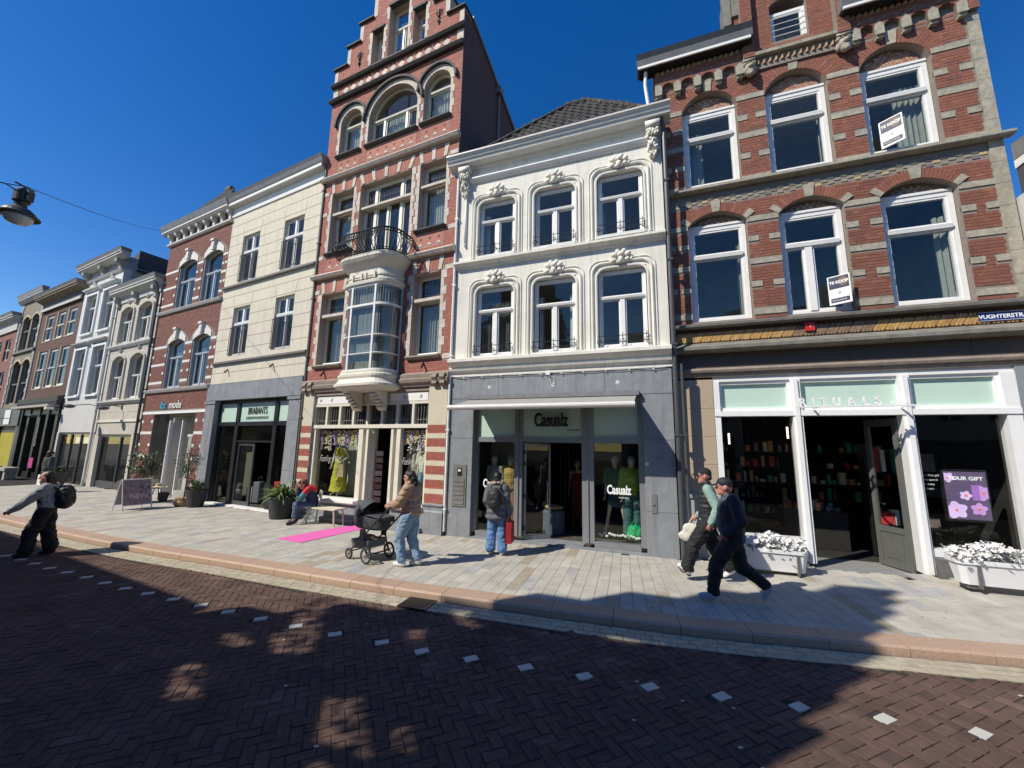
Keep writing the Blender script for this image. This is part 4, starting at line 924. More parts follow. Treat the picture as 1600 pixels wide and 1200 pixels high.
# flank, roof
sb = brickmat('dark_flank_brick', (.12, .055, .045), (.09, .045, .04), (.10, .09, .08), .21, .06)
b = MB(); fl = [(.42, 0), (8, 0), (8, 11.3), (3.44, 13.95), (.42, 15.20)]
for x0, x1 in ((TX0, TX0+.12), (TX1-.12, TX1-.002)): b.prof(fl, x0, x1)
part('flank_wall', b, sb, tg); part('gable_return', MB().prof([(.02, .8), (.418, .8), (.418, 15.1), (.02, 15.1)], TX1, TX1+.004), sb, tg)
part('roof', MB().prof([(.42, 15.2), (3.44, 13.95), (8, 11.3), (8, 11.4), (3.47, 14.07), (.42, 15.32)], TX0+.13, TX1-.13), TILE, tg)
part('verge', MB().prof([(.42, 15.17), (3.44, 13.92), (8, 11.25), (8, 11.37), (3.46, 14.04), (.42, 15.30)], TX1-.001, TX1+.06), ZINC, tg)
part('flank_pipe', MB().tube([(TX1+.06, 2.25, 14.3), (TX1+.06, 2.25, 10.5)], .04, 8), ZINC, tg); part('rain_hopper', MB().box(TX1, TX1+.16, 2.12, 2.38, 14.15, 14.4), ZINC, tg)
# oriel
OC = -2.45
def plan(hw, D, r, n=7, y0=0):
    P = [(OC-hw, y0)]
    for i in range(n+1): t = i/n*math.pi/2; P.append((OC-hw+r-r*math.cos(t), -(D-r)-r*math.sin(t)))
    for i in range(n+1): t = i/n*math.pi/2; P.append((OC+hw-r+r*math.sin(t), -(D-r)-r*math.cos(t)))
    P.append((OC+hw, y0)); return P
def loftplan(secs, name, m, parent=tg, smooth=False):
    b = MB(); b.loft([[(x, y, z) for x, y in plan(hw, D, r)] for hw, D, r, z in secs]); return part(name, b, m, parent, smooth=smooth)
OR = mat('oriel_cream_paint', (.66, .62, .52), .5, .07, 5, .15, 50)
loftplan([(.88, .62, .44, 6.52), (.92, .66, .46, 6.54), (.93, .67, .46, 6.62), (.88, .62, .44, 6.66), (.88, .62, .44, 6.74), (.90, .64, .44, 6.75), (.90, .64, .44, 6.80), (.87, .61, .44, 6.81), (.87, .61, .44, 6.96), (.90, .64, .46, 7.0), (.95, .70, .48, 7.06), (1.03, .79, .52, 7.16), (1.08, .84, .54, 7.24), (1.08, .84, .54, 7.30), (1.04, .80, .54, 7.33), (1.04, .80, .54, 7.36)], 'oriel_cornice', OR)
loftplan([(.80, .58, .40, 3.57), (.93, .70, .46, 3.62), (.99, .76, .5, 3.66), (.99, .76, .5, 3.72), (.94, .72, .48, 3.76), (.90, .67, .46, 3.86), (.92, .69, .46, 3.92), (.92, .69, .46, 3.98), (.88, .64, .44, 4.02), (.88, .64, .44, 4.08)], 'oriel_base', OR)
og = MB(); P = plan(.84, .59, .42, 9)
PM = [0, 4, 10, 11, 15, len(P)-1]
of = MB()
def bar(z, t=.03, w=.025): 
    of.loft([[(x, y, z-t) for x, y in plan(.862, .612, .43, 9)], [(x, y, z+t) for x, y in plan(.862, .612, .43, 9)]]); 
for z, t in ((4.10, .03), (4.56, .012), (5.06, .012), (5.93, .03), (6.50, .03)): bar(z, t)
for k in (0, 9, 11, len(P)-1):
    k = {9: 10, 11: 11}.get(k, k); x, y = P[k]; of.box(x-.03, x+.03, y-.025, y+.03, 4.08, 6.52)
for k in (5,): pass
of2 = part('oriel_frame', of, WHITE, tg)
for k0, k1 in ((0, 10), (10, 11), (11, len(P)-1)):
    g = MB(); Q = P[k0:k1+1]; g.loft([[(x, y, 4.1) for x, y in Q], [(x, y, 6.5) for x, y in Q]], caps=False); part('curved_pane', g, GL, of2, smooth=True)
lm = MB(); PL = plan(.845, .595, .42, 9)
for i in range(len(PL)-1):
    (x, y), (x2, y2) = PL[i], PL[i+1]; L = math.hypot(x2-x, y2-y); n = max(1, round(L/.11))
    for j in range(n): t = j/n; lm.box(x+(x2-x)*t-.004, x+(x2-x)*t+.004, y+(y2-y)*t-.004, y+(y2-y)*t+.004, 5.96, 6.48)
part('leading', lm, mat('pale_lead', (.3, .32, .33), .5), of2)
cm = MB(); Pc = plan(.74, .46, .34, 9)
for (x, y), (x2, y2) in list(zip(Pc, Pc[1:])):
    if abs(x-OC) < .25: continue
    n = max(2, int(math.hypot(x2-x, y2-y)/.03))
    for j in range(n):
        t0, t1 = j/n, (j+1)/n; a = .018*math.sin(j*2.4); b = .018*math.sin((j+1)*2.4)
        cm.quad((x+(x2-x)*t0+a, y+(y2-y)*t0+a, 4.1), (x+(x2-x)*t1+b, y+(y2-y)*t1+b, 4.1), (x+(x2-x)*t1+b, y+(y2-y)*t1+b, 6.45), (x+(x2-x)*t0+a, y+(y2-y)*t0+a, 6.45))
part('curtain', cm, CURT, of2)
for x in (-.48, .42):
    b = MB(); b.prof([(0, 3.05), (-.08, 3.07), (-.14, 3.15), (-.13, 3.24), (-.26, 3.32), (-.42, 3.48), (-.56, 3.58), (0, 3.60)], OC+x-.13, OC+x+.13)
    for k in range(5): b.ell((OC+x, -.12-.08*k, 3.13+.08*k), (.145, .05, .045), 10, 6)
    part('oriel_console', b, OR, tg, smooth=False)
# small moulding blocks on the oriel cornice
b = MB()
for x in (-.40, -.08, .08, .40): b.box(OC+x-.025, OC+x+.025, -.68, -.61, 6.66, 6.84)
for z in (6.70, 6.76): b.box(OC-.4, OC+.4, -.66, -.61, z-.012, z+.012)
part('cornice_fret', b, OR, tg)
# wrought iron balcony
bal = MB(); N = 36
def pp(hw, D, r):
    Q = plan(hw, D, r, 9, y0=.0); d = [0]
    for a, b in zip(Q, Q[1:]): d.append(d[-1]+math.hypot(b[0]-a[0], b[1]-a[1]))
    return [(float(np.interp(t*d[-1], d, [q[0] for q in Q])), float(np.interp(t*d[-1], d, [q[1] for q in Q]))) for t in np.linspace(0, 1, N+1)]
R0, R1, R2, R3 = pp(1.0, .78, .5), pp(1.26, 1.06, .6), pp(1.06, .86, .5), pp(1.06, .86, .5)
for R_, z, r in ((R0, 7.40, .018), (R0, 7.46, .010), (R2, 7.90, .017), (R3, 7.99, .026)): bal.tube([(x, y, z) for x, y in R_], r, 6)
for i in range(0, N+1): 
    P0, P1, P2 = R0[i], R1[i], R2[i]
    bal.tube([(P0[0], P0[1], 7.40), ((P0[0]+P1[0]*2)/3, (P0[1]+P1[1]*2)/3, 7.47), (P1[0], P1[1], 7.58), ((P1[0]+P2[0])/2, (P1[1]+P2[1])/2, 7.72), (P2[0], P2[1], 7.84), (P2[0], P2[1], 7.99)], .0125, 5, False)
    if i % 2 == 0 and i < N:
        q = R2[i+1]; bal.tube([(q[0]+.03*math.cos(a), q[1], 7.945+.032*math.sin(a)) for a in np.linspace(0, 6.28, 9)], .006, 4, False)
for i in (12, 18, 24):
    P1 = R1[i]
    for s_ in (-1, 1): bal.tube([(P1[0]+s_*(.02+.07*math.sin(t)), P1[1]-.02, 7.45+.3*t/3.1) for t in np.linspace(0, 3.1, 9)], .008, 5, False); bal.tube([(P1[0]+s_*(.05+.045*math.cos(a)*a/6), P1[1]-.03, 7.68+.045*math.sin(a)*a/6) for a in np.linspace(0, 6, 12)], .007, 4, False)
part('balcony_railing', bal, IRON, tg)
part('balcony_door_step', MB().box(OC-.9, OC+.9, -.3, .3, 7.36, 7.50), WHITE, tg)
# shop storey
part('lintel_stone', MB().prof([(0, 3.66), (-.05, 3.66), (-.07, 3.72), (-.12, 3.76), (-.14, 3.84), (-.08, 3.88), (-.09, 3.98), (-.05, 4.03), (0, 4.04)], TX0-.03, OC-.95), BROWNST, tg)
part('lintel_stone', MB().prof([(0, 3.66), (-.05, 3.66), (-.07, 3.72), (-.12, 3.76), (-.14, 3.84), (-.08, 3.88), (-.09, 3.98), (-.05, 4.03), (0, 4.04)], OC+.95, TX1+.03), BROWNST, tg)
part('lintel_backing', MB().box(TX0, TX1, 0.0, .42, 3.55, 3.97), BROWNST, tg)
for x in (TX0+.16, TX0+.40, TX1-.36, TX1-.12):
    b = MB(); b.prof([(0, 3.64), (-.10, 3.64), (-.16, 3.70), (-.13, 3.78), (-.18, 3.86), (-.13, 3.96), (0, 3.99)], x-.07, x+.07); part('carved_block', b, BROWNST, tg)
for a, b_ in ((TX0+.03, -4.73), (-.50, TX1)):
    part('pier_plaster', MB().box(a, b_, -.03, .40, 2.78, 3.66), mat('pale_yellow_plaster', (.58, .53, .40), .8, .06, 5, .2, 40, streak=.1), tg)
    z = .74; k = 0
    ps = []
    while z < 2.76:
        part('pier_stone_band', MB().box(a, b_, -.03, .40, z+.21, z+.34), mat('pale_yellow_plaster', (.58, .53, .40)), tg); z0 = z+.34; ps.append(z0); z += .34
    pm = part('pier_core', MB().box(a, b_, -.022, .40, .70, 2.78), MORTL, tg)
    rr = []
    for z0 in [.74]+[p for p in ps if p < 2.7]:
        rr += rows(a, b_, z0, min(z0+.21, 2.78), [], .0525, .2)
    bricks(rr, mat('bright_red_brick', (.38, .115, .08), .8, .12, 12, .5, 45, isl=.5, col2=(.31, .095, .07), c3=(.44, .15, .11)), pm, (-.2, 1.6), y=-.022, pro=.010, nmax=150)
    part('pier_plinth', MB().prof([(.35, 0), (-.08, 0), (-.08, .52), (-.06, .56), (-.06, .66), (-.09, .67), (-.09, .70), (.35, .72)], a-.03, b_+.02), BLUEST, tg)
sf = MB(); sf.box(-4.73, -.50, .05, .2, 3.28, 3.56)
sf.box(-4.73, -.50, .02, .22, 2.58, 2.68); sf.box(-4.73, -.5, .03, .2, 3.22, 3.285)
for i in range(9): x = -4.73+4.23*i/8; sf.box(x-.035, x+.035, .03, .16, 2.68, 3.22)
for x0, x1 in ((-4.73, -4.62), (-2.90, -2.74), (-2.62, -2.54), (-1.74, -1.66), (-1.55, -1.42), (-.60, -.50)): sf.box(x0, x1, .05, .2, .5, 2.58)
sf.box(-2.74, -2.6, .4, .5, .2, 2.58)
fr = part('shop_frame', sf, CREAMP, tg)
part('fascia_panel', MB().box(-4.65, -3.25, .035, .05, 3.30, 3.52), WHITE, tg); part('fascia_panel', MB().box(-1.82, -.58, .035, .05, 3.30, 3.52), WHITE, tg)
b = MB()
for x in (-4.5, -4.05, -1.35, -.8):
    for a in range(0, 180, 45): b.prism([(x+.05*math.cos(rad(a))-.006, 3.41+.05*math.sin(rad(a))), (x+.05*math.cos(rad(a))+.006, 3.41+.05*math.sin(rad(a))), (x-.05*math.cos(rad(a))+.006, 3.41-.05*math.sin(rad(a))), (x-.05*math.cos(rad(a))-.006, 3.41-.05*math.sin(rad(a)))], .028, .034)
part('star_ornaments', b, mat('grey_ornament', (.35, .34, .3)), tg)
for i in range(8):
    a = -4.73+4.23*i/8+.035; b_ = -4.73+4.23*(i+1)/8-.035; g = part('top_pane', MB().quad((a, .1, 2.68), (b_, .1, 2.68), (b_, .1, 3.22), (a, .1, 3.22)), GL, fr)
    l_ = MB()
    for k in range(1, 5): l_.box(a+(b_-a)*k/5-.004, a+(b_-a)*k/5+.004, .092, .098, 2.68, 3.22)
    l_.box(a, b_, .091, .0975, 2.80, 2.81); part('leading', l_, mat('pale_lead', (.3, .32, .33)), fr)
for x0, x1 in ((-4.62, -2.90), (-1.42, -.60)): part('pane', MB().quad((x0, .13, .62), (x1, .13, .62), (x1, .13, 2.58), (x0, .13, 2.58)), GLS, fr)
for x0, x1 in ((-4.73, -2.74), (-1.55, -.50)):
    part('shop_sill', MB().prof([(.3, .50), (-.10, .50), (-.14, .54), (-.14, .60), (.12, .63), (.3, .63)], x0, x1), WHITE, tg)
    part('shop_plinth', MB().prof([(.3, 0), (-.16, 0), (-.16, .12), (-.06, .14), (-.03, .46), (-.08, .49), (.3, .49)], x0, x1), BLUEST, tg)
part('door_step', MB().box(-2.74, -1.55, -.1, .8, 0, .12), BLUEST, tg)
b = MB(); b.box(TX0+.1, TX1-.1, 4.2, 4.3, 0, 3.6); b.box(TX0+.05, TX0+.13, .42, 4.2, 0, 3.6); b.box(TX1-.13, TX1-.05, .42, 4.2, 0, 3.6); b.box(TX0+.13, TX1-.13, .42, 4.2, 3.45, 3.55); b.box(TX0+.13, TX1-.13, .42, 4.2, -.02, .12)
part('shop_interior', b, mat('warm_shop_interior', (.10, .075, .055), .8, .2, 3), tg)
part('display_back', MB().box(-4.6, -2.95, .82, .86, .6, 2.5), mat('grey_green_display', (.46, .48, .42), .9), tg)
HW = mat('white_letters', (.85, .86, .86))
text('Feeling Wild', .27, HW, tg, (-4.45, .115, 1.62), .0008, .62, name='window_lettering', shear=.6, bold=-.006); text('Feeling Wild', .27, HW, tg, (-1.38, .115, 1.62), .0008, .5, name='window_lettering', shear=.6, bold=-.006)
# hanging flower garlands inside the windows
GC = [mat('lilac_petals', (.60, .45, .75), .8), mat('yellow_petals', (.80, .70, .30), .8), mat('white_petals', (.85, .83, .78), .8)]
for x0, x1, n in ((-4.5, -3.1, 9), (-1.38, -.62, 9)):
    for i in range(n):
        x = x0+(x1-x0)*i/(n-1); t = thing('flower_garland', ['lilac', 'yellow', 'white'][i % 3]+' flower garland hanging in the '+('left' if x0 < -3 else 'right')+' dress shop window', 'garland', FT.w(x, .22, 2.52), FT.rz, 'flower garlands hanging in the dress shop windows')
        b = MB(); L = RN.uniform(.3, .62)
        for k in range(46): z = -L*RN.random(); b.ell((RN.gauss(0, .03), RN.gauss(0, .025), z), (.026, .024, .022), 5, 4)
        link('blossoms', b.mesh('blossoms', GC[i % 3]), t); link('stem', MB().tube([(0, 0, .05), (0, 0, -L)], .004, 4).mesh('stem', mat('stem_green', (.07, .12, .04))), t)
# ================================================================ CREAM HOUSE with leather shop (frame C, x -5.5..-.1)
def joints(root, x0, x1, zs, y, holes, m, splay=None, name='stucco_joints'):
    b = MB()
    for z in zs:
        iv = sorted((h[0]-.02, h[1]+.02) for h in holes if h[2] < z < h[3]); x = x0
        for p, q in iv:
            if p > x: b.box(x, p, y-.002, y+.01, z-.008, z+.008)
            x = max(x, q)
        if x < x1: b.box(x, x1, y-.002, y+.01, z-.008, z+.008)
    return part(name, b, m, root)
ch = house(FC, 'cream_town_house', 'plain cream yellow house with grooved stucco above the leather goods shop', -5.5)
wins = [(-4.58, -3.5, 8.13, 10.02), (-2.05, -.96, 8.13, 10.02), (-4.60, -3.55, 5.26, 7.12), (-2.06, -1.04, 5.26, 7.12)]
mb = MB(); wall(mb, -5.5, -.10, 4.25, 11.2, wins, 0, .3); part('wall', mb, YSTUC, ch)
JD = mat('stucco_groove', (.20, .17, .12), .9)
joints(ch, -5.5, -.10, [4.65]+[5.5+.42*k for k in range(6)]+[8.5+.42*k for k in range(6)], 0, wins, JD)
b = MB()
for a, c_, d, e_ in wins[:0]: pass
for a, b_, c_, d in wins:
    for s_, x in ((-1, a), (1, b_)): b.prism([(x-.007, d+.02), (x+.007, d+.02), (x+.007+s_*.09, d+.42), (x-.007+s_*.09, d+.42)], -.002, .01)
part('stucco_joints', b, JD, ch)
for i, (a, b_, c_, d) in enumerate(wins):
    mx = (a+b_)/2; tz = c_+1.22
    window(ch, a, b_, c_, d, WHITE, y=.10, fw=.05, tr=(tz,), mull=((mx, c_, 20, .09),), leaf=.04, trh=.09)
    r = MB(); zt = c_+1.06
    for z in (c_+.06, zt): r.box(a+.0, b_-.0, -.05, -.03, z-.012, z+.012)
    for k in range(13): x = a+.02+(b_-a-.04)*k/12; r.box(x-.007, x+.007, -.047, -.033, c_+.06, zt)
    part('window_railing', r, IRON, ch)
part('sill_course', MB().prof([(0, 4.98), (-.10, 4.99), (-.11, 5.05), (0, 5.08)], -5.5, -.08), mat('grey_stone_course', (.22, .21, .2), .7, .12, 6), ch)
part('sill_course', MB().prof([(0, 7.95), (-.10, 7.96), (-.11, 8.02), (0, 8.05)], -5.5, -.08), mat('grey_stone_course', (.22, .21, .2), .7, .12, 6), ch)
part('frieze', MB().prof([(0, 11.02), (-.04, 11.02), (-.05, 11.1), (-.03, 11.12), (-.03, 11.36), (0, 11.36)], -5.5, -.12), WHITE, ch)
part('soffit', MB().prof([(0, 11.36), (-.06, 11.37), (-.10, 11.40), (-.20, 11.42), (-.20, 11.50), (0, 11.50)], -5.5, -.05), mat('cornice_paint', (.6, .59, .56)), ch)
part('cornice_edge', MB().prof([(-.20, 11.41), (-.24, 11.41), (-.24, 11.50), (-.20, 11.50)], -5.5, -.02), WHITE, ch)
part('gutter', MB().prof([(0, 11.501), (-.24, 11.505), (-.27, 11.56), (-.31, 11.68), (-.36, 11.77), (0, 11.80)], -5.5, .06), ZINC, ch)
outerbox(ch, -5.49, -.11, 11.6, 7, mat('dark_side_plaster', (.12, .10, .085), .9, .2, 4)); shell(ch, -5.3, -.25, 4.3, 11, 2.2, INT, (7.5,))
part('side_trim', MB().box(-.10, .10, -.03, .3, 3.7, 11.5), mat('grey_side_trim', (.10, .095, .09), .8, .1, 6), ch)
part('stone_fascia', MB().box(-5.52, -.12, -.06, .3, 3.62, 4.22), BLUEST, ch)
b = MB()
for x in (-5.35, -4.4, -3.2, -1.9): b.box(x-.003, x+.003, -.062, -.06, 3.63, 4.2)
part('pier_capital', MB().box(-5.56, -4.85, -.08, .3, 3.50, 3.6).box(-.74, -.1, -.08, .3, 3.50, 3.6), BLUEST, ch)
part('stone_pier', MB().box(-5.52, -4.92, -.05, .35, 0, 3.5), BLUEST, ch); part('stone_pier', MB().box(-.68, -.12, -.05, .35, 0, 3.5), BLUEST, ch)
b = MB(); 
for z in (1.3, 2.85): b.box(-5.52, -4.92, -.0515, -.05, z-.004, z+.004); b.box(-.68, -.12, -.0515, -.05, z-.004, z+.004)
part('stone_joints', b, mat('dark_joint', (.08, .08, .08)), ch)
sf = MB()
for x in (-4.90, -3.70, -1.54, -.72): sf.box(x-.09 if x != -4.9 else x-.02, x+.09, .12, .26, .0, 3.6)
sf.box(-4.8, -.8, .12, .26, 2.70, 2.84); sf.box(-4.8, -.8, .12, .26, 3.5, 3.6); sf.box(-3.61, -1.63, .14, .24, 2.14, 2.2)
fr = part('shop_frame', sf, BLACK, ch)
for a, b_ in ((-4.81, -3.79), (-3.61, -1.63), (-1.45, -.81)): part('top_light', MB().box(a, b_, .17, .2, 2.84, 3.5), FROST, fr)
for a, b_, c_, d in ((-4.81, -3.79, .1, 2.7), (-3.61, -1.63, 2.2, 2.7), (-1.45, -.81, .1, 2.7)): part('pane', MB().quad((a, .19, c_), (b_, .19, c_), (b_, .19, d), (a, .19, d)), GLS, fr)
dm = MB(); dm.box(-3.6, -3.52, .2, .26, .05, 2.14); dm.box(-2.72, -2.64, .2, .26, .05, 2.14); dm.box(-3.52, -2.72, .2, .26, .05, .17); dm.box(-3.52, -2.72, .2, .26, 2.03, 2.14)
dd = part('door', dm, DGREY, ch); part('pane', MB().quad((-3.52, .23, .17), (-2.72, .23, .17), (-2.72, .23, 2.03), (-3.52, .23, 2.03)), GLS, dd)
part('threshold', MB().box(-4.9, -.7, -.02, .2, 0, .045), WHITE, ch)
BT = mat('black_letters', (.03, .03, .032), .5)
text('BRABANTS', .34, BT, ch, (-2.62, .155, 3.10), .004, .66, 'CENTER', 'shop_name'); text('LEDERWARENHUIS', .13, BT, ch, (-2.62, .155, 2.93), .004, .95, 'CENTER', 'shop_name', space=1.25)
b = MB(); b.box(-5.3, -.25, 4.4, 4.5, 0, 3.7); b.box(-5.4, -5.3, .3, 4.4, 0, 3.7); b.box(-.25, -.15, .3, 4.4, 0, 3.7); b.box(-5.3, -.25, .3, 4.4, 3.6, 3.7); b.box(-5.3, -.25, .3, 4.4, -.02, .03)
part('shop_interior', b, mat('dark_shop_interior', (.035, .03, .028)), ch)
part('display_panel', MB().box(-4.75, -3.8, .9, .95, .1, 2.7), mat('olive_panel', (.14, .14, .09), .9), ch)
for nm, lab, x, y, sz, col in (('suitcase', 'red suitcase standing in the open door of the leather shop', -2.05, .9, (.42, .28, .8), (.35, .012, .015)), ('suitcase', 'dark green suitcase beside the red one inside the leather shop door', -2.45, .8, (.3, .28, .72), (.03, .05, .04)), ('suitcase', 'grey suitcase behind the glass door of the leather shop', -3.0, .75, (.36, .25, .75), (.13, .14, .16)), ('shopping_bag', 'white bag at the foot of the leather shop window', -3.35, .7, (.3, .2, .55), (.6, .6, .57)), ('shopping_bag', 'white box bag low in the left leather shop window', -4.15, .6, (.45, .25, .42), (.55, .56, .54))):
    t = thing(nm, lab, 'suitcase' if nm == 'suitcase' else 'bag', FC.w(x, y, .03), FC.rz)
    w, d, h = sz; cm_ = mat('case_'+str(x), col, .5, .06, 5)
    b = MB(); n = 6
    rg = []
    for z, k in ((.05, .92), (.07, 1), (h-.03, 1), (h, .93)): rg.append([(sx*w/2*k, sy*d/2*k, z) for sx, sy in ((-1, -.8), (-.85, -1), (.85, -1), (1, -.8), (1, .8), (.85, 1), (-.85, 1), (-1, .8))])
    b.loft(rg, close=True); link('body', b.mesh('body', cm_), t)
    b = MB(); b.tube([(-.09, 0, h-.01), (-.09, 0, h+.16), (.09, 0, h+.16), (.09, 0, h-.01)], .01, 6); link('handle', b.mesh('handle', mat('steel', (.6, .6, .6))), t)
    if nm == 'suitcase': link('wheel', MB().ell((-w/2+.05, 0, .03), (.03, .03, .03), 8, 6).mesh('wheel', BLACK), t); link('wheel', MB().ell((w/2-.05, 0, .03), (.03, .03, .03), 8, 6).mesh('wheel', BLACK), t)
pipe('drainpipe', 'brown grey drainpipe between the cream house and the stepped gable house', FC, .05, -.07, .5, 11.3, .05, mat('brown_pipe', (.10, .085, .075), .6))
# ================================================================ BROWN BRICK HOUSE with ibzmode (frame C, x -10.55..-5.5)
ih = house(FC, 'striped_brick_house', 'brown brick house with white stone stripes above the fashion shop with tall white door', -10.55)
IX0, IX1 = -10.45, -5.5
I2 = [(-9.30, -7.80, 7.76, 9.66, .22), (-7.28, -5.86, 7.76, 9.66, .22)]; I1 = [(-9.24, -7.85, 4.29, 6.16, .20), (-7.25, -5.93, 4.29, 6.16, .20)]
OPEN = (-9.45, -6.22, 0, 3.22)
mb = MB(); wall(mb, IX0, IX1, 0, 11.1, [OPEN]+I1+I2, 0, .5)
wi = part('wall', mb, MORT, ih)
WB = mat('white_band_stone', (.68, .65, .60), .8, .08, 8, .3, 40)
bs_ = []
def ib(x0, x1, z, h=.10): bs_.append((x0, x1, z, z+h))
for z in (7.95, 8.75, 9.50): [ib(x0, x1, z) for x0, x1 in ((IX0, -9.33), (-7.78, -7.30), (-5.84, IX1))]
for z in (8.35, 9.12): [(ib(x0, x0+.13, z), ib(x1-.13, x1, z)) for x0, x1 in ((IX0, -9.33), (-7.78, -7.30), (-5.84, IX1))]
for z in (4.50, 5.28, 6.05): [ib(x0, x1, z) for x0, x1 in ((IX0, -9.27), (-7.83, -7.27), (-5.91, IX1))]
for z in (4.9, 5.66): [(ib(x0, x0+.13, z), ib(x1-.13, x1, z)) for x0, x1 in ((IX0, -9.27), (-7.83, -7.27), (-5.91, IX1))]
for z in (.5, 1.45, 2.4): [ib(x0, x1, z, .11) for x0, x1 in ((IX0, -9.47), (-6.20, IX1))]
for z in (.97, 1.92, 2.87): [(ib(x0, x0+.16, z, .11), ib(x1-.16, x1, z, .11)) for x0, x1 in ((IX0, -9.47), (-6.20, IX1))]
for x0, x1, a, b_ in bs_: part('white_band', MB().box(x0, x1, -.015, .05, a, b_), WB, ih)
ex = [OPEN+(0,)]+I1+I2+[q for q in bs_]+[(IX0, IX1, 3.22, 3.34), (IX0, IX1, 4.10, 4.28), (IX0, IX1, 7.56, 7.75)]
for H in I1+I2:
    R = arcring(H, .26, 13)
    for i, q in enumerate(R):
        g_ = .13*(1-abs(i-6)/6); tt = max(q[1][1], q[2][1])+g_
        q = [q[0], (q[0][0]-.002, tt), (q[3][0]+.002, tt), q[3]] if i > 6 else [q[0], (q[0][0]+.002, tt), (q[3][0]-.002, tt), q[3]]
        part('arch_stone', MB().prism(q, -.02, .05), WB, ih)
    cx = (H[0]+H[1])/2; part('keystone', MB().prism([(cx-.07, H[3]+H[4]), (cx+.07, H[3]+H[4]), (cx+.1, H[3]+H[4]+.40), (cx-.1, H[3]+H[4]+.40)], -.12, .02).box(cx-.12, cx+.12, -.16, 0, H[3]+H[4]+.38, H[3]+H[4]+.47), WB, ih)
    ex.append((H[0]-.26, H[1]+.26, H[3]-.0, H[3]+.06, H[4]+.30))
bricks(rows(IX0, IX1, .05, 10.98, ex, .062, .21), IBR, wi, (-5.5, 2), nmax=300)
for i, H in enumerate(I2+I1):
    tz = H[2]+ (1.22 if i < 2 else 1.3)
    window(ih, H[0]+.06, H[1]-.01, H[2], H[3], mat('pale_blue_frame', (.50, .55, .60), .45, .04, 4), y=.13, fw=.06, tr=(tz,), mull=(((H[0]+H[1])/2, H[2], tz, .06),), arch=H[4], leaf=.04, cur=[(0, .3), (.7, 1)], curm=CURTW, sill=None)
    part('window_reveal', MB().box(H[0], H[0]+.05, .02, .13, H[2], H[3]), mat('grey_reveal', (.33, .34, .34), .7), ih)
for z0, z1 in ((4.12, 4.25), (7.58, 7.71)): part('sill_band', MB().prof([(0, z0), (-.08, z0), (-.12, z1-.04), (-.12, z1-.01), (0, z1+.02)], IX0-.1, IX1), mat('light_sill_stone', (.40, .39, .37), .7, .1, 6), ih)
part('white_lintel', MB().box(IX0, IX1, -.03, .3, 3.225, 3.33), WHITE, ih)
text('ibz', .42, mat('blue_letters', (.08, .42, .55), .4), ih, (-9.0, -.03, 3.44), .012, 1.0, name='shop_name'); text('mode', .42, WHITE, ih, (-8.30, -.03, 3.44), .012, 1.0, name='shop_name', bold=.003)
part('cornice_ledge', MB().prof([(0, 10.86), (-.08, 10.86), (-.12, 10.91), (-.12, 10.96), (0, 10.98)], IX0-.1, IX1), mat('cornice_white', (.62, .61, .57), .6, .05, 5), ih)
part('frieze', MB().box(IX0, IX1, 0, .3, 11.0, 11.5), IBR, ih)
for k in range(9):
    x = IX0+.12+(IX1-IX0-.24)*k/8; part('corbel_bracket', MB().prof([(0, 10.97), (-.08, 10.97), (-.09, 11.15), (-.19, 11.25), (-.22, 11.38), (0, 11.38)], x-.07, x+.07), mat('cornice_white', (.62, .61, .57)), ih)
part('cornice', MB().prof([(0, 11.38), (-.26, 11.39), (-.26, 11.43), (-.30, 11.44), (-.30, 11.50), (0, 11.50)], IX0-.3, IX1), mat('cornice_white', (.62, .61, .57)), ih)
part('gutter', MB().prof([(0, 11.501), (-.28, 11.505), (-.31, 11.58), (-.37, 11.77), (0, 11.80)], IX0-.35, IX1), ZINC, ih)
outerbox(ih, IX0, IX1-.01, 11.6, 7, IBR, ys=.501); shell(ih, IX0+.13, IX1-.13, 4.2, 11, 2.4, INT, (7.4,), y0=.5)
rf = MB(); rf.add([(IX0, -.1, 11.78), (IX1, -.1, 11.78), (IX1, 6, 11.78), (IX0, 6, 11.78), (-8.1, .85, 13.55), (-7.8, .85, 13.55), (-7.8, 5, 13.55), (-8.1, 5, 13.55)], [(0,1,5,4),(1,2,6,5),(2,3,7,6),(3,0,4,7),(4,5,6,7)])
ro = part('roof', rf, TILE, ih); tiles(ro, (IX0, -.1, 11.78), (1, 0, 0), (0, .95, 1.77), 24, 8, lambda u, v: u > 2.35*v/1.93 and u < 4.95-2.2*v/1.93-.1, 120)
part('ridge_cap', MB().tube([(-8.15, .85, 13.6), (-7.75, .85, 13.6)], .11, 8), mat('old_chimney_brick', (.2, .15, .11), .9, .2, 10), ih)
# shop recess with angled glass and the tall white door
PG = mat('pale_green_frame', (.50, .52, .45), .6, .06, 5)
b = MB(); b.box(-9.45, -9.35, .5, 2.2, 0, 3.22); b.box(-6.3, -6.22, .5, 2.2, 0, 3.22); b.box(-9.35, -6.3, 3.15, 3.22, .0, .01); b.box(-9.45, -6.22, .5, 2.4, 3.22, 3.3); b.box(-9.45, -6.22, .0, 2.4, -.02, .02)
part('shop_recess', b, PG, ih)
part('shop_back', MB().box(-9.35, -6.3, 2.2, 2.3, 0, 3.22), mat('pale_green_interior', (.28, .30, .24), .9, .15, 3), ih)
b = MB(); b.box(-8.17, -8.12, .02, .12, 0.12, 2.95); b.box(-7.19, -7.14, .02, .12, .12, 2.95); b.box(-7.62, -7.2, .45, .52, 2.32, 2.42)
b.flat([(-8.12, .10), (-8.10, .10), (-7.66, 1.0), (-7.68, 1.0)], .1, 2.9)
f2 = part('shop_frame', b, WHITE, ih)
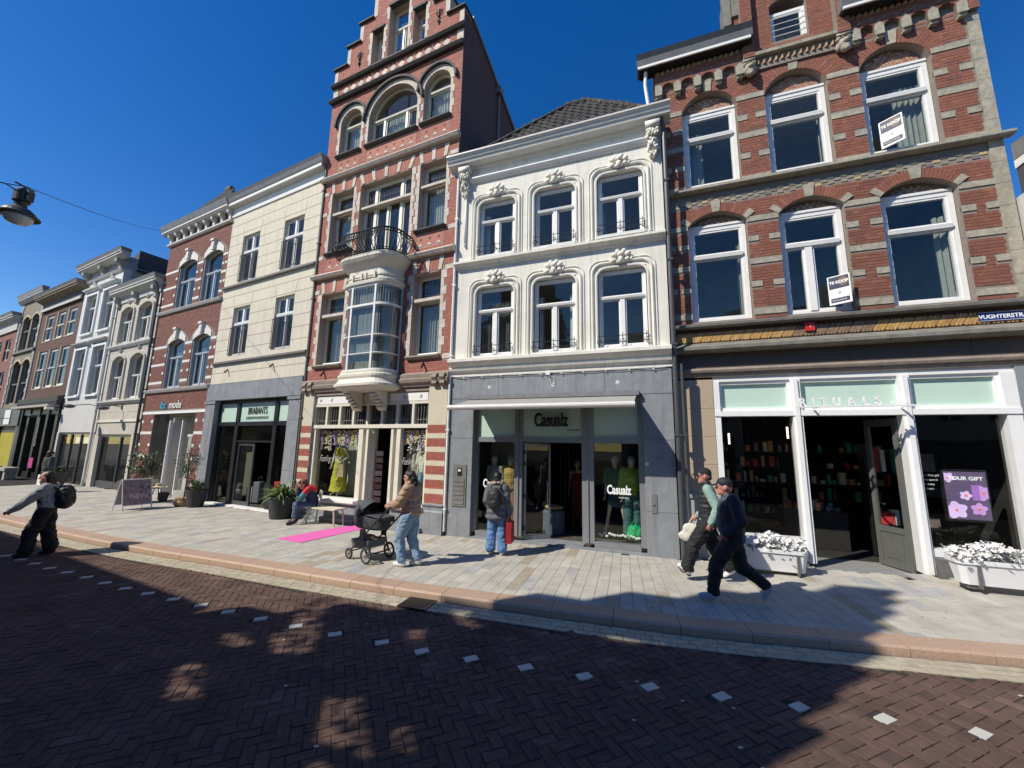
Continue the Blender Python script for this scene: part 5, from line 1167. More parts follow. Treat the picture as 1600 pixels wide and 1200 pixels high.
part('door', MB().flat([(-7.62, .5), (-7.2, .42), (-7.2, .46), (-7.62, .54)], .08, 2.34), mat('lilac_grey_door', (.48, .46, .47), .5), ih)
part('inner_wall', MB().flat([(-8.12, .12), (-8.05, .12), (-7.60, .95), (-7.66, .95)], .05, 3.1), mat('beige_panel', (.52, .49, .42), .8), ih)
part('doorway_floor', MB().box(-8.1, -7.2, -.03, 1, .0, .03), BLUEST, ih)
for a, b_ in ((-9.35, -8.18), (-7.12, -6.3)): part('pane', MB().quad((a, .08, .3), (b_, .08, .3), (b_, .08, 3.2), (a, .08, 3.2)), GLS, f2); part('window_base', MB().box(a, b_, .02, .2, 0, .3), mat('light_plinth_stone', (.36, .36, .35)), ih)
part('sale_poster', MB().box(-9.0, -8.45, .35, .37, 1.1, 2.05), mat('dark_poster', (.03, .04, .035), .5), ih)
# ================================================================ houses further down the street
def cornice(root, z, x0, x1, out, h, m1, m2):
    part('cornice', MB().prof([(0, z), (-.1, z), (-out*.85, z+h*.35), (-out*.85, z+h*.55), (-out*.95, z+h*.57), (-out*.95, z+h*.68), (0, z+h*.68)], x0, x1), m1, root)
    part('gutter', MB().prof([(0, z+h*.68), (-out*.96, z+h*.69), (-out, z+h*.8), (-out*1.1, z+h), (0, z+h)], x0-.05, x1+.05), m2, root)
# B4 pale stone fronted
h4 = house(FC, 'pale_arched_window_house', 'low pale stucco house with rounded window surrounds left of the striped brick house', -15.0)
X0, X1 = -15.0, -10.62
w4 = [(-14.28, -13.05, 6.75, 8.3, .2), (-12.45, -11.15, 6.75, 8.3, .2), (-14.32, -13.1, 4.02, 5.85, .22), (-12.45, -11.2, 4.02, 5.85, .22)]
mb = MB(); wall(mb, X0, X1, 2.4, 9.3, w4, 0, .3); part('wall', mb, PSTUC, h4)
joints(h4, X0, X1, [3.4+.32*k for k in range(17)], 0, [(a-.2, b-(-.2), c, d+.4) for a, b, c, d, e_ in w4], mat('pale_groove', (.33, .30, .25), .9))
for a, b_, c_, d, r in w4:
    window(h4, a, b_, c_, d, WHITE, y=.11, fw=.07, tr=(c_+1.05,), mull=((a+(b_-a)*.5, c_, c_+1.0, .08),), arch=r, leaf=.03, cur=[(0, .45)])
    for q in arcring((a-.02, b_+.02, c_, d, r), .10, 10, 0): part('window_surround', MB().prism(q, -.06, .02), PSTUC, h4)
    part('window_surround', MB().box(a-.13, a-.01, -.06, .02, c_, d), PSTUC, h4); part('window_surround', MB().box(b_+.01, b_+.13, -.06, .02, c_, d), PSTUC, h4)
    crest(h4, (a+b_)/2, d+r+.28, 0, mat('grey_ornament', (.35, .34, .3)), .9)
part('sill_course', MB().prof([(0, 6.45), (-.08, 6.46), (-.14, 6.55), (-.14, 6.62), (0, 6.64)], X0, X1), LSTUC, h4)
part('sill_course', MB().prof([(0, 3.80), (-.08, 3.81), (-.14, 3.88), (-.14, 3.94), (0, 3.96)], X0, X1), LSTUC, h4)
part('frieze', MB().box(X0, X1, -.05, 0, 8.8, 9.12), LSTUC, h4)
cornice(h4, 9.07, X0-.25, X1+.05, .38, .5, LSTUC, ZINC)
for x in (-14.8, -12.9, -11.0): part('console', MB().prof([(0, 8.55), (-.10, 8.6), (-.12, 8.8), (-.24, 8.95), (-.26, 9.1), (0, 9.1)], x-.12, x+.12).ell((x, -.15, 8.95), (.11, .12, .1), 8, 6), mat('grey_ornament', (.35, .34, .3)), h4)
outerbox(h4, X0, X1, 9.4, 6, LSTUC); shell(h4, X0+.13, X1-.13, 2.6, 9.2, 2, INT, (6.3,))
rf = MB().add([(X0+.1, .0, 9.5), (X1, .0, 9.5), (X1, 3.4, 12.0), (X0+.1, 3.4, 12.0), (X0+.1, 3.4, 9.3), (X1, 3.4, 9.3)], [(0, 1, 2, 3), (3, 2, 5, 4), (0, 3, 4), (1, 5, 2)])
ro = part('roof', rf, TILE, h4); tiles(ro, (X0+.2, .0, 9.53), (1, 0, 0), (0, 3.4, 2.5), 18, 7, lambda u, v: True, 126, .235, .33)
part('shop_surround', MB().box(X0, -14.45, -.04, .3, 0, 2.4).box(-11.15, X1, -.04, .3, 0, 2.4), PSTUC, h4)
part('shop_fascia', MB().box(-14.45, -11.15, .10, .3, 2.28, 2.95).box(X0, X1, -.05, .1, 2.95, 3.05), CREAMP, h4)
b = MB(); b.box(-14.45, -14.40, .1, .2, 0, 2.28); b.box(-12.55, -12.47, .1, .2, 0, 2.28); b.box(-11.2, -11.15, .1, .2, 0, 2.28); b.box(-14.4, -11.2, .1, .2, .0, .3); fr = part('shop_frame', b, DGREY, h4)
for a, b_ in ((-14.4, -12.55), (-12.47, -11.2)): part('pane', MB().quad((a, .15, .3), (b_, .15, .3), (b_, .15, 2.28), (a, .15, 2.28)), GLS, fr)
text('AMBT', .34, mat('dark_window_letters', (.05, .06, .08), .5), h4, (-13.9, .14, 1.05), .001, 1.3, name='window_lettering', shear=.3)
b = MB(); b.box(X0+.1, X1-.1, 2.4, 2.5, 0, 2.5); b.box(X0+.1, X1-.1, .3, 2.4, 2.4, 2.5); b.box(X0+.1, X0+.2, .3, 2.4, 0, 2.4); b.box(X1-.2, X1-.1, .3, 2.4, 0, 2.4); part('shop_interior', b, INT, h4)
pipe('drainpipe', 'dark drainpipe left of the striped brown brick house', FC, -10.56, -.12, 0, 8.6, .05, DGREY, extra=[(-10.56, -.12, 8.6), (-10.62, -.2, 9.0), (-10.7, -.3, 9.3)])
# B3 tall white house
h3 = house(FC, 'tall_white_cornice_house', 'tall white painted house with raised cornice on brackets, left of the low pale house', -19.8)
X0, X1 = -19.75, -15.08
w3 = [(-19.05, -17.7, 7.7, 9.88), (-16.9, -15.5, 7.7, 9.88), (-19.2, -17.85, 4.36, 6.85), (-16.95, -15.55, 4.36, 6.85)]
mb = MB(); wall(mb, X0, X1, 2.5, 10.8, w3, 0, .3); part('wall', mb, mat('white_wall_paint', (.60, .59, .56), .6, .06, 3, .2, 30, streak=.3), h3)
for i, (a, b_, c_, d) in enumerate(w3):
    window(h3, a, b_, c_, d, WHITE, y=.13, fw=.08, tr=(c_+1.5,), leaf=.04, cur=[(0, .55)], curm=CURTW)
    part('window_surround', MB().box(a-.13, a, -.07, .02, c_, d+.0).box(b_, b_+.13, -.07, .02, c_, d+.0).box(a-.13, b_+.13, -.07, .02, d, d+.12), WHITE, h3)
    part('window_hood', MB().prof([(0, d+.16), (-.08, d+.18), (-.12, d+.24), (-.22, d+.28), (-.24, d+.34), (0, d+.38)], a-.25, b_+.25), LSTUC if i > 1 else WHITE, h3)
    part('window_sill', MB().box(a-.1, b_+.1, -.12, .2, c_-.09, c_), WHITE, h3)
    if i < 2: b = MB(); x = (a+b_)/2; b.ell((x, -.06, d+.62), (.18, .06, .08), 8, 6); b.ell((x, -.07, d+.75), (.08, .06, .09), 8, 6); part('plaster_ornament', b, LSTUC, h3)
part('ledge', MB().prof([(0, 10.68), (-.08, 10.68), (-.14, 10.78), (0, 10.81)], X0, X1), LSTUC, h3)
part('attic', MB().box(X0+.05, X1-.05, .02, .5, 10.8, 11.5), mat('grey_attic_paint', (.34, .34, .335), .7), h3)
cornice(h3, 11.25, X0-.4, X1+.5, .42, .45, LSTUC, ZINC)
for x in (-19.5, -17.4, -15.35): part('console', MB().prof([(.02, 10.7), (-.10, 10.75), (-.14, 10.95), (-.30, 11.12), (-.32, 11.28), (.02, 11.28)], x-.13, x+.13), mat('grey_ornament', (.35, .34, .3)), h3)
outerbox(h3, X0, X1, 11.0, 6, mat('grey_attic_paint', (.34, .34, .335))); shell(h3, X0+.13, X1-.13, 2.6, 10.8, 2, INT, (7.3,))
part('roof', MB().add([(X0, .8, 11.0), (X1+.1, .45, 10.8), (X1+.1, 9, 10.8), (X0, 9, 11.0), (-15.9, .75, 12.3), (-15.9, 9, 12.3)], [(0, 1, 4), (1, 2, 5, 4), (2, 3, 5), (3, 0, 4, 5)]), TILE, h3)
part('shop_surround', MB().box(X0, -19.5, -.02, .3, 0, 2.5).box(-15.55, X1, -.02, .3, 0, 2.5), LSTUC, h3)
part('shop_fascia', MB().box(-19.5, -15.55, .08, .3, 2.4, 3.22), CREAMP, h3); text('M', .5, BT, h3, (-17.9, .07, 2.62), .01, 1.4, name='shop_emblem', shear=.2); text('modeaccessoires', .13, BT, h3, (-19.4, .07, 2.72), .005, 1.2, name='shop_name')
b = MB(); b.box(-19.5, -19.43, .1, .2, 0, 2.4); b.box(-18.25, -18.15, .1, .2, 0, 2.4); b.box(-15.65, -15.55, .1, .2, 0, 2.4); b.box(-17.0, -16.94, .1, .2, 0, 2.4); fr = part('shop_frame', b, DGREY, h3)
for a, b_ in ((-19.43, -18.25), (-18.15, -17.0), (-16.94, -15.65)): part('pane', MB().quad((a, .15, .1), (b_, .15, .1), (b_, .15, 2.4), (a, .15, 2.4)), GLS, fr)
part('orange_poster', MB().box(-19.3, -18.7, .2, .21, 1.9, 2.3), mat('orange_paper', (.6, .16, .05), .7), h3); part('white_poster', MB().box(-17.9, -16.3, .2, .21, 1.95, 2.3), WHITE, h3)
b = MB(); b.box(X0+.1, X1-.1, 2.4, 2.5, 0, 2.5); b.box(X0+.1, X1-.1, .3, 2.4, 2.5, 2.6); b.box(X0+.1, X0+.2, .3, 2.4, 0, 2.5); b.box(X1-.2, X1-.1, .3, 2.4, 0, 2.5); part('shop_interior', b, INT, h3)
pipe('drainpipe', 'thin grey drainpipe between the tall white house and the low pale house', FC, -15.04, -.10, 0, 9.0, .045, LSTUC)
# B2 brown brick with nine windows
h2 = house(FC, 'brown_brick_house', 'brown brick house with rows of three white sash windows over a black shop front', -26.0)
X0, X1 = -26.0, -19.82
BB = brickmat('brown_brick_wall', (.14, .06, .042), (.10, .048, .036), (.16, .12, .09), .21, .062)
w2 = [(-25.1, -23.85, 7.98, 9.58), (-23.25, -22.05, 7.98, 9.58), (-21.6, -20.35, 7.98, 9.58), (-25.2, -23.88, 5.08, 7.34), (-23.42, -22.1, 5.08, 7.34), (-21.72, -20.4, 5.08, 7.34)]
mb = MB(); wall(mb, X0, X1, 4.0, 10.0, w2, 0, .3); part('wall', mb, BB, h2)
OC_ = mat('ochre_frame', (.50, .42, .27), .6)
for a, b_, c_, d in w2:
    window(h2, a, b_, c_, d, WHITE, y=.06, fw=.1, tr=(c_+(d-c_)*.5,), leaf=.03, cur=[(.65, 1)], curm=CURTW)
    part('window_casing', MB().box(a-.05, a+.04, -.02, .05, c_-.06, d+.05).box(a+.04, b_, -.02, .05, c_-.06, c_), OC_, h2)
part('frieze', MB().box(X0, X1, -.08, .3, 9.95, 10.5), mat('dark_frieze', (.09, .085, .08), .7), h2); part('ledge', MB().box(X0, X1, -.14, -.08, 9.92, 10.08), LSTUC, h2)
cornice(h2, 10.45, X0-.1, X1+.35, .5, .45, mat('brown_cornice', (.25, .20, .13), .7), ZINC)
outerbox(h2, X0, X1, 10.7, 6, BB); shell(h2, X0+.13, X1-.13, 4, 10, 2, INT, (7.6,))
part('shop_cornice', MB().prof([(0, 4.0), (-.25, 4.0), (-.3, 4.15), (-.25, 4.2), (-.28, 4.42), (0, 4.5)], X0, X1+.1), BLACK, h2); part('awning_case', MB().box(X0+.1, X1-.2, -.5, -.02, 3.85, 3.98), mat('pale_case', (.40, .38, .32), .6), h2)
b = MB()
for x in (-25.9, -24.6, -23.0, -21.6, -20.2): b.box(x-.12, x+.22, -.05, .2, 0, 3.9)
b.box(X0, X1, 0, .2, 3.5, 4.0); fr = part('shop_front', b, BLACK, h2)
for a, b_ in ((-25.6, -24.75), (-24.35, -23.15), (-22.75, -21.75), (-21.35, -20.35)): part('pane', MB().quad((a, .1, .3), (b_, .1, .3), (b_, .1, 3.5), (a, .1, 3.5)), GLS, fr); part('window_base', MB().box(a, b_, .05, .2, 0, .3), BLACK, h2)
text('WINKELHUYS', .26, mat('silver_letters', (.5, .5, .48), .4), h2, (-22.65, -.07, 3.35), .01, 1., name='vertical_shop_name', rot=(math.pi/2, math.pi/2, 0)); part('magenta_panel', MB().box(-22.9, -22.3, -.08, -.055, .55, 1.1), mat('magenta_paper', (.5, .04, .25), .6), h2)
b = MB(); b.box(X0+.1, X1-.1, 1.5, 1.6, 0, 3.8); part('shop_interior', b, DARK, h2)
# B1 arched windows with quoins
h1 = house(FC, 'quoined_brick_house', 'grey brown house with stone quoins and pairs of tall arched windows at the far left', -30.3)
X0, X1 = -30.3, -26.05
w1 = [(-29.6, -28.15, 7.85, 9.8, .3), (-27.85, -26.45, 7.85, 9.8, .3), (-29.7, -28.2, 4.3, 6.8, .3), (-27.9, -26.4, 4.3, 6.8, .3)]
G1 = mat('brown_grey_wall', (.24, .20, .155), .85, .12, 5)
mb = MB(); wall(mb, X0, X1, 4.0, 11.2, w1, 0, .3); part('wall', mb, G1, h1)
for a, b_, c_, d, r in w1: window(h1, a, b_, c_, d, mat('grey_frame', (.30, .30, .29), .6), y=.12, fw=.07, tr=(c_+1.3,), arch=r, leaf=.03, cur=[(0, .5)]); [part('arch_stone', MB().prism(q, -.05, .02), OC_, h1) for q in arcring((a, b_, c_, d, r), .12, 8, 0)]
z = 4.1; k = 0
while z < 10.9:
    for x0, x1 in ((X0, X0+.28+.12*(k % 2)), (X1-.28-.12*(k % 2), X1)): part('quoin', MB().box(x0, x1, -.04, .05, z, z+.27), mat('grey_ornament', (.35, .34, .3)), h1)
    z += .29; k += 1
part('sill_course', MB().box(X0, X1, -.12, 0, 7.6, 7.75), DSTONE, h1); cornice(h1, 11.1, X0-.3, X1+.15, .3, .6, mat('grey_attic_paint', (.34, .34, .335)), ZINC); outerbox(h1, X0, X1, 11.2, 6, G1); shell(h1, X0+.13, X1-.13, 4, 11, 2, INT, (7.2,))
part('shop_fascia', MB().box(X0, X1, -.1, .3, 2.9, 4.05), DGREY, h1); part('white_notice', MB().box(-28.7, -27.6, -.13, -.1, 3.0, 3.9), WHITE, h1); part('shop_pier', MB().box(X0, -29.9, -.05, .3, 0, 2.9), DGREY, h1); part('shop_pier', MB().box(-26.5, X1, -.05, .3, 0, 2.9), DGREY, h1)
part('yellow_window', MB().box(-29.9, -26.5, .1, .2, .4, 2.5), mat('yellow_poster', (.42, .36, .03), .6, .1, 2), h1); part('window_top', MB().box(-29.9, -26.5, .1, .2, 2.5, 2.9).box(-29.9, -26.5, .1, .3, 0, .4), DGRAN, h1)
# B0
h0 = house(FC, 'far_brick_house', 'reddish brick house with broad white cornice at the left edge of the street', -37.0)
X0, X1 = -37.5, -30.35
w0 = [(-36.6, -35.4, 7.4, 8.9), (-34.6, -33.4, 7.4, 8.9), (-32.6, -31.4, 7.4, 8.9), (-36.6, -35.4, 4.6, 6.6), (-34.6, -33.4, 4.6, 6.6), (-32.6, -31.4, 4.6, 6.6)]
B0 = brickmat('reddish_brick_wall', (.27, .11, .08), (.22, .09, .07), (.2, .15, .12), .21, .062)
mb = MB(); wall(mb, X0, X1, 0, 10.0, w0+[(-36.5, -31.5, .4, 3.0)], 0, .3); part('wall', mb, B0, h0)
for a, b_, c_, d in w0: window(h0, a, b_, c_, d, WHITE, y=.1, fw=.08, tr=((c_+d)/2,))
part('frieze', MB().box(X0, X1, -.1, .0, 9.4, 10.05), LSTUC, h0); cornice(h0, 10.0, X0-.3, X1+.2, .48, .55, LSTUC, ZINC); outerbox(h0, X0, X1, 10.2, 6, B0); shell(h0, X0+.13, X1-.13, .2, 10, 2, DARK, (3.8, 7.1)); part('shop_window', MB().quad((-36.5, .15, .4), (-31.5, .15, .4), (-31.5, .15, 3), (-36.5, .15, 3)), GLS, h0)
# more of the row beyond the left edge of the frame
hx = house(FC, 'end_of_row_house', 'plain grey house closing the row beyond the left edge', -47)
part('wall', MB().box(-52, -37.6, 0, 6, 0, 9.5), LSTUC, hx); part('roof', MB().prof([(-.3, 9.5), (6, 9.5), (3, 12)], -52.2, -37.5), TILE, hx)
# ================================================================ neighbour right of the corner house
hr = house(FW, 'white_neighbour_house', 'white painted house with dark arched gable ornament at the right edge', 5.9)
part('wall', MB().box(6.0, 12, .0, 7, 0, 6.7), mat('white_wall_paint', (.7, .69, .66)), hr)
part('side_strip', MB().box(5.97, 6.1, .4, 7, 0, 6.4), DSTONE, hr)
part('cornice', MB().prof([(.2, 7.2), (-.3, 7.2), (-.35, 7.32), (.2, 7.35)], 5.98, 12), WHITE, hr); part('gutter', MB().prof([(.2, 7.36), (-.36, 7.36), (-.5, 7.62), (.2, 7.68)], 5.98, 12), ZINC, hr)
part('frieze', MB().box(6.0, 12, -.05, .2, 6.6, 7.2), DGREY, hr)
b = MB()
for k in range(14): a = math.pi*k/13; b.ell((6.6-.5*math.cos(a), -.1, 6.3+.45*math.sin(a)), (.07, .05, .07), 8, 5)
part('scroll_ornament', b, BLACK, hr); part('window_band', MB().prof([(0, 6.35), (-.12, 6.38), (-.14, 6.5), (0, 6.55)], 6.0, 12), WHITE, hr)
window(hr, 6.25, 7.4, 4.6, 6.1, WHITE, y=-.06, fw=.12, tr=(5.4,)); part('bay_frame', MB().box(6.0, 6.2, -.12, .0, 4.2, 6.3), WHITE, hr)
# ================================================================ opposite side of the street (behind the camera: it throws the shadow and stands in the window reflections)
def opp(fr_, x0, x1, y, z1, label, m, gable=None, name='opposite_house', dep=7, win=True):
    t = house(fr_, name, label, (x0+x1)/2)
    hs = []
    if win:
        n = max(1, int((x1-x0)/1.9))
        for i in range(n):
            c = x0+(x1-x0)*(i+.5)/n
            for z in (3.9, 6.7): 
                if z+1.7 < z1: hs.append((c-.5, c+.5, z, z+1.6))
    mb = MB(); wall(mb, x0, x1, 0, z1, hs, y-.3, y); part('wall', mb, m, t)
    part('body', MB().box(x0, x1, y-dep, y-.32, 0, z1-.02), m, t)
    for a, b_, c, d in hs: part('window', MB().box(a, b_, y-.18, y-.16, c, d), DARK, t); part('window_frame', MB().box(a, b_, y-.15, y-.1, (c+d)/2+.2, (c+d)/2+.27).box((a+b_)/2-.03, (a+b_)/2+.03, y-.15, y-.1, c, d).box(a, a+.06, y-.15, y-.1, c, d).box(b_-.06, b_, y-.15, y-.1, c, d), WHITE, t)
    part('shop_window', MB().box(x0+.5, x1-.5, y, y+.02, .5, 2.9), DGREY, t); part('cornice', MB().box(x0, x1, y, y+.12, z1-.3, z1-.02), WHITE, t)
    if gable: part('gable', MB().prism(gable, y-.35, y+.02), m, t)
    return t
LAMPTOP = (-7.36, 5.48, 5.83); LAMPL = (-7.215, 5.094, 5.705)
def rv_(r):
    a = r.random()*6.283; z = r.uniform(-1, 1); q = math.sqrt(1-z*z); return Vector((q*math.cos(a), q*math.sin(a), z))
OM = brickmat('opposite_brick', (.2, .09, .06), (.15, .07, .05), (.2, .16, .13), .21, .062)
y0 = -10.43
gh = opp(FW, -11.2, -4.25, y0, 4.9, 'brick house opposite with a tall stepped screen gable, behind the viewer', OM)
GQ = [[(-10.78, 8.08), (-10.56, 8.28), (-9.22, 7.26), (-9.44, 7.07)], [(-9.57, 6.96), (-9.22, 7.26), (-8.5, 6.74), (-8.77, 6.51)], [(-9.89, 6.68), (-9.67, 6.87), (-9.11, 6.54), (-9.31, 6.36)], [(-7.34, 6.01), (-7.14, 6.17), (-5.88, 5.35), (-6.17, 5.12)], [(-6.47, 5.88), (-6.4, 5.98), (-5.76, 5.55), (-5.86, 5.44)],
      [(-9.07, 5.89), (-8.8, 6.0), (-7.89, 5.47), (-8.08, 5.29)], [(-9.3, 8.86), (-9.02, 8.9), (-8.21, 8.35), (-8.48, 8.29)], [(-7.19, 8.83), (-5.84, 9.13), (-5.76, 8.96), (-7.05, 8.66)], [(-8.75, 7.87), (-8.62, 7.98), (-8.0, 7.45), (-8.1, 7.34)]]  # openings shaped so that sun patches land on the shaded road
def qspan(q, z):
    xs = [p[0]+(r[0]-p[0])*(z-p[1])/(r[1]-p[1]) for p, r in zip(q, q[1:]+q[:1]) if (p[1]-z)*(r[1]-z) < 0]
    return (min(xs)-.04, max(xs)+.04) if len(xs) > 1 else None
gw = MB(); gl = MB()
for x0, x1, z0, z1 in ((-11.2, -4.25, 4.9, 6.6), (-10.9, -4.35, 6.6, 7.5), (-10.3, -4.6, 7.5, 8.3), (-9.6, -4.7, 8.3, 9.1), (-8.9, -4.9, 9.1, 9.9), (-8.2, -5.1, 9.9, 10.7), (-7.5, -5.3, 10.7, 11.5), (-6.9, -5.5, 11.5, 12.1), (-6.5, -5.7, 12.1, 12.7)):
    n = round((z1-z0)/.1)
    for i in range(n):
        a, b = z0+(z1-z0)*i/n, z0+(z1-z0)*(i+1)/n; iv = sorted(t for t in (qspan(q, (a+b)/2) for q in GQ) if t); x = x0
        for p, q in iv:
            if p > x: gw.box(x, min(p, x1), y0-.1, y0, a, b)
            x = max(x, q)
        if x < x1: gw.box(x, x1, y0-.1, y0, a, b)
for q in GQ:
    A, B, C_, D = [Vector((p[0], p[1], 0)) for p in q]; n = int((B-A).length*(C_-B).length/.0065)
    for _ in range(n):
        u, v = RN.random(), RN.random(); p = (A*(1-u)+B*u)*(1-v)+(D*(1-u)+C_*u)*v; c = Vector((p.x, y0+RN.uniform(.0, .15), p.y)); s1 = rv_(RN)*.06; s2 = s1.cross(rv_(RN)).normalized()*.05; gl.quad(c-s1, c-s2, c+s1, c+s2)
part('shadow_screen', gw, OM, gh); part('light_filter_leaves', gl, mat('filter_leaf_green', (.05, .09, .03), .6), gh)  # added out of view: pierced screen and loose leaves that dapple the road
for i, (a, b_, z) in enumerate(((-6.0, .9, 6.95), (-13.5, -6.1, 7.0), (-21, -13.6, 6.95), (-30, -21.1, 7.2), (-40, -30.1, 7.0))):
    opp(FC, a, b_, -10.75, z, ['plastered house opposite nearest the gable house, behind the viewer', 'second plastered house opposite, behind the viewer', 'third house opposite from the gable, behind the viewer', 'fourth house opposite from the gable, behind the viewer', 'fifth house opposite from the gable, behind the viewer'][i], OM if i % 2 else LSTUC)
for i, (a, b_, z) in enumerate(((-2.5, 4.5, 8.2), (4.6, 11, 9.3), (11.1, 19, 7.5))):
    t = opp(FW, a, b_, -17.5, z, ['cream house across the square, behind the viewer', 'brick house across the square, behind the viewer', 'low pale house across the square, behind the viewer'][i], [LSTUC, OM, LSTUC][i])
    part('roof', MB().prof([(-17.3, z), (-24.7, z), (-21, z+2.6)], a, b_), TILE, t)
# ---------------------------------------------------------------- foliage helpers
LF = {}
def leafmat(n, c, c2, c3): return mat(n, c, .55, .15, 10, isl=.9, col2=c2, c3=c3)
LG = leafmat('green_leaves', (.06, .11, .03), (.035, .07, .02), (.13, .18, .05))
LO = leafmat('olive_leaves', (.11, .15, .09), (.07, .10, .055), (.22, .26, .18))
LB = leafmat('bright_blades', (.16, .24, .07), (.07, .12, .035), (.34, .40, .20))
def leaf(b, p, d, L, w, droop=.3, up=Vector((0, 0, 1))):
    d = d.normalized(); s = d.cross(up); s = s.normalized() if s.length > .01 else Vector((1, 0, 0)); m = p+d*L*.5-up*L*droop*.15; e = p+d*L-up*L*droop
    b.add([p, m+s*w/2, e, m-s*w/2], [(0, 1, 2, 3)])
def rv(r=RN): 
    a = r.random()*6.283; z = r.uniform(-1, 1); q = math.sqrt(1-z*z); return Vector((q*math.cos(a), q*math.sin(a), z))
def bush(c, r, n, L, w, clumps=14):
    b = MB(); cs = [Vector(c)+Vector((v.x*r[0], v.y*r[1], v.z*r[2]))*RN.uniform(.35, 1) for v in [rv() for _ in range(clumps)]]
    for _ in range(n):
        k = RN.choice(cs); p = k+rv()*RN.random()*min(r)*.55; leaf(b, p, rv()+Vector((0, 0, .3)), L*RN.uniform(.6, 1.3), w)
    return b
# street tree that throws the leafy edge of the shadow (left of and behind the viewer)
tr = thing('street_tree', 'small leafy street tree on the opposite pavement, behind the viewer', 'tree', (-4.4, 1.25, -.1))
b = MB(); b.tube([(0, 0, 0), (.05, 0, 2.5), (0, .1, 5.2), (.1, .1, 7.5)], [.13, .10, .07, .03], 8); b.tube([(.1, .1, 7.4), (.4, .7, 9.0)], [.03, .01], 6)
for k in range(7): a = k*.9; b.tube([(0, .05, 4.6+k*.3), (.35*math.cos(a), .35*math.sin(a), 5.6+k*.35), (.6*math.cos(a), .6*math.sin(a), 6.2+k*.3)], [.045, .03, .012], 6)
link('trunk', b.mesh('trunk', mat('bark', (.12, .09, .07), .9)), tr); cb_ = bush((.05, .2, 7.6), (.62, .62, .8), 2600, .15, .09, 16); c2_ = bush((.45, .75, 9.0), (.42, .42, .4), 900, .15, .09, 8); cb_.add(c2_.v, c2_.f); c3_ = bush((-.9, -.3, 6.0), (.8, .7, .7), 900, .15, .09, 12); cb_.add(c3_.v, c3_.f); link('crown', cb_.mesh('crown', LG), tr)
# ---------------------------------------------------------------- pots, plants, boxes
POT = mat('dark_grey_pot', (.045, .046, .048), .75, .12, 8, .2, 60)
def pot(root, r, h, m=POT, taper=.72):
    b = MB(); b.lathe([(r*taper*.95, 0), (r*taper, .01), (r*.97, h-.05), (r, h-.04), (r, h), (r*.93, h), (r*.9, h-.05), (.01, h-.05)], 0, 0, 24); link('pot', b.mesh('pot', m, fix=False), root); link('soil', MB().lathe([(r*.9, h-.06), (r*.9, h-.045)], 0, 0, 16).mesh('soil', mat('soil', (.04, .03, .02), .95)), root)
t = thing('potted_plant', 'tall slender young tree and grass in a big dark pot beside the left grey pier', 'plant', (-10.40, 13.72, 0)); pot(t, .31, .56)
b = MB(); 
for _ in range(130): d = Vector((RN.gauss(0, .5), RN.gauss(0, .5), 1)); leaf(b, Vector((RN.gauss(0, .08), RN.gauss(0, .08), .52)), d, RN.uniform(.25, .5), .018, .12)
link('grass_blades', b.mesh('grass_blades', LB), t); link('leaves', bush((0, 0, .72), (.2, .2, .16), 150, .09, .04, 8).mesh('leaves', LG), t)
t = thing('potted_tree', 'slim olive tree in a woven basket between the white door and the big dark pot', 'tree', (-10.92, 13.86, 0))
b = MB().lathe([(.19, 0), (.25, .05), (.27, .14), (.23, .24), (.25, .27), (.20, .26), (.01, .2)], 0, 0, 20); link('basket', b.mesh('basket', mat('woven_straw', (.42, .28, .14), .9, .25, 60, .8, 90)), t)
b = MB().tube([(0, 0, .2), (.02, 0, .8), (.0, .02, 1.3), (.03, 0, 1.9)], [.022, .018, .014, .006], 6)
for k in range(8): a = k*2.2; b.tube([(.01, 0, .95+k*.1), (.2*math.cos(a), .2*math.sin(a), 1.2+k*.12)], .006, 5)
link('trunk', b.mesh('trunk', mat('bark', (.12, .09, .07))), t); link('crown', bush((0, 0, 1.42), (.36, .36, .55), 620, .11, .035, 22).mesh('crown', LO), t)
b = MB().tube([(-.1, -.22, .2), (0, -.25, .26), (.12, -.23, .2)], .012, 5); link('basket_handle', b.mesh('basket_handle', mat('woven_straw', (.42, .28, .14))), t)
t = thing('potted_plant', 'big dark pot with spiky arching green leaves left of the seated person', 'plant', (-6.58, 11.93, 0)); pot(t, .36, .60)
b = MB()
for _ in range(150):
    a = RN.random()*6.28; el = RN.uniform(.35, 1.35); L = RN.uniform(.55, .98); p = Vector((RN.gauss(0, .07), RN.gauss(0, .07), .58)); d = Vector((math.cos(a)*math.cos(el), math.sin(a)*math.cos(el), math.sin(el))); s = d.cross(Vector((0, 0, 1))).normalized(); n = 5; pts = []
    for i in range(n+1): u = i/n; q = p+d*L*u-Vector((0, 0, 1))*L*.55*u*u; w = .03*(1-u)**.6*(.5+u); pts.append((q-s*w, q+s*w))
    for (a0, b0), (a1, b1) in zip(pts, pts[1:]): b.quad(a0, b0, b1, a1)
link('spiky_leaves', b.mesh('spiky_leaves', LB), t)
t = thing('potted_plant', 'dark square planter with low green shrub before the striped cafe window far left', 'plant', FC.w(-15.6, -.75, 0)); pot(t, .24, .68); link('leaves', bush((0, 0, .78), (.24, .24, .16), 420, .09, .05, 14).mesh('leaves', LG), t)
t = thing('potted_tree', 'leafy shrub with pale blossoms behind the pavement sign', 'tree', (-12.75, 14.25, 0)); pot(t, .22, .4)
link('trunk', MB().tube([(0, 0, .35), (.03, 0, 1.0), (0, 0, 1.6)], [.02, .016, .008], 6).mesh('trunk', mat('bark', (.12, .09, .07))), t); link('crown', bush((0, 0, 1.35), (.42, .42, .45), 700, .12, .06, 20).mesh('crown', LO), t)
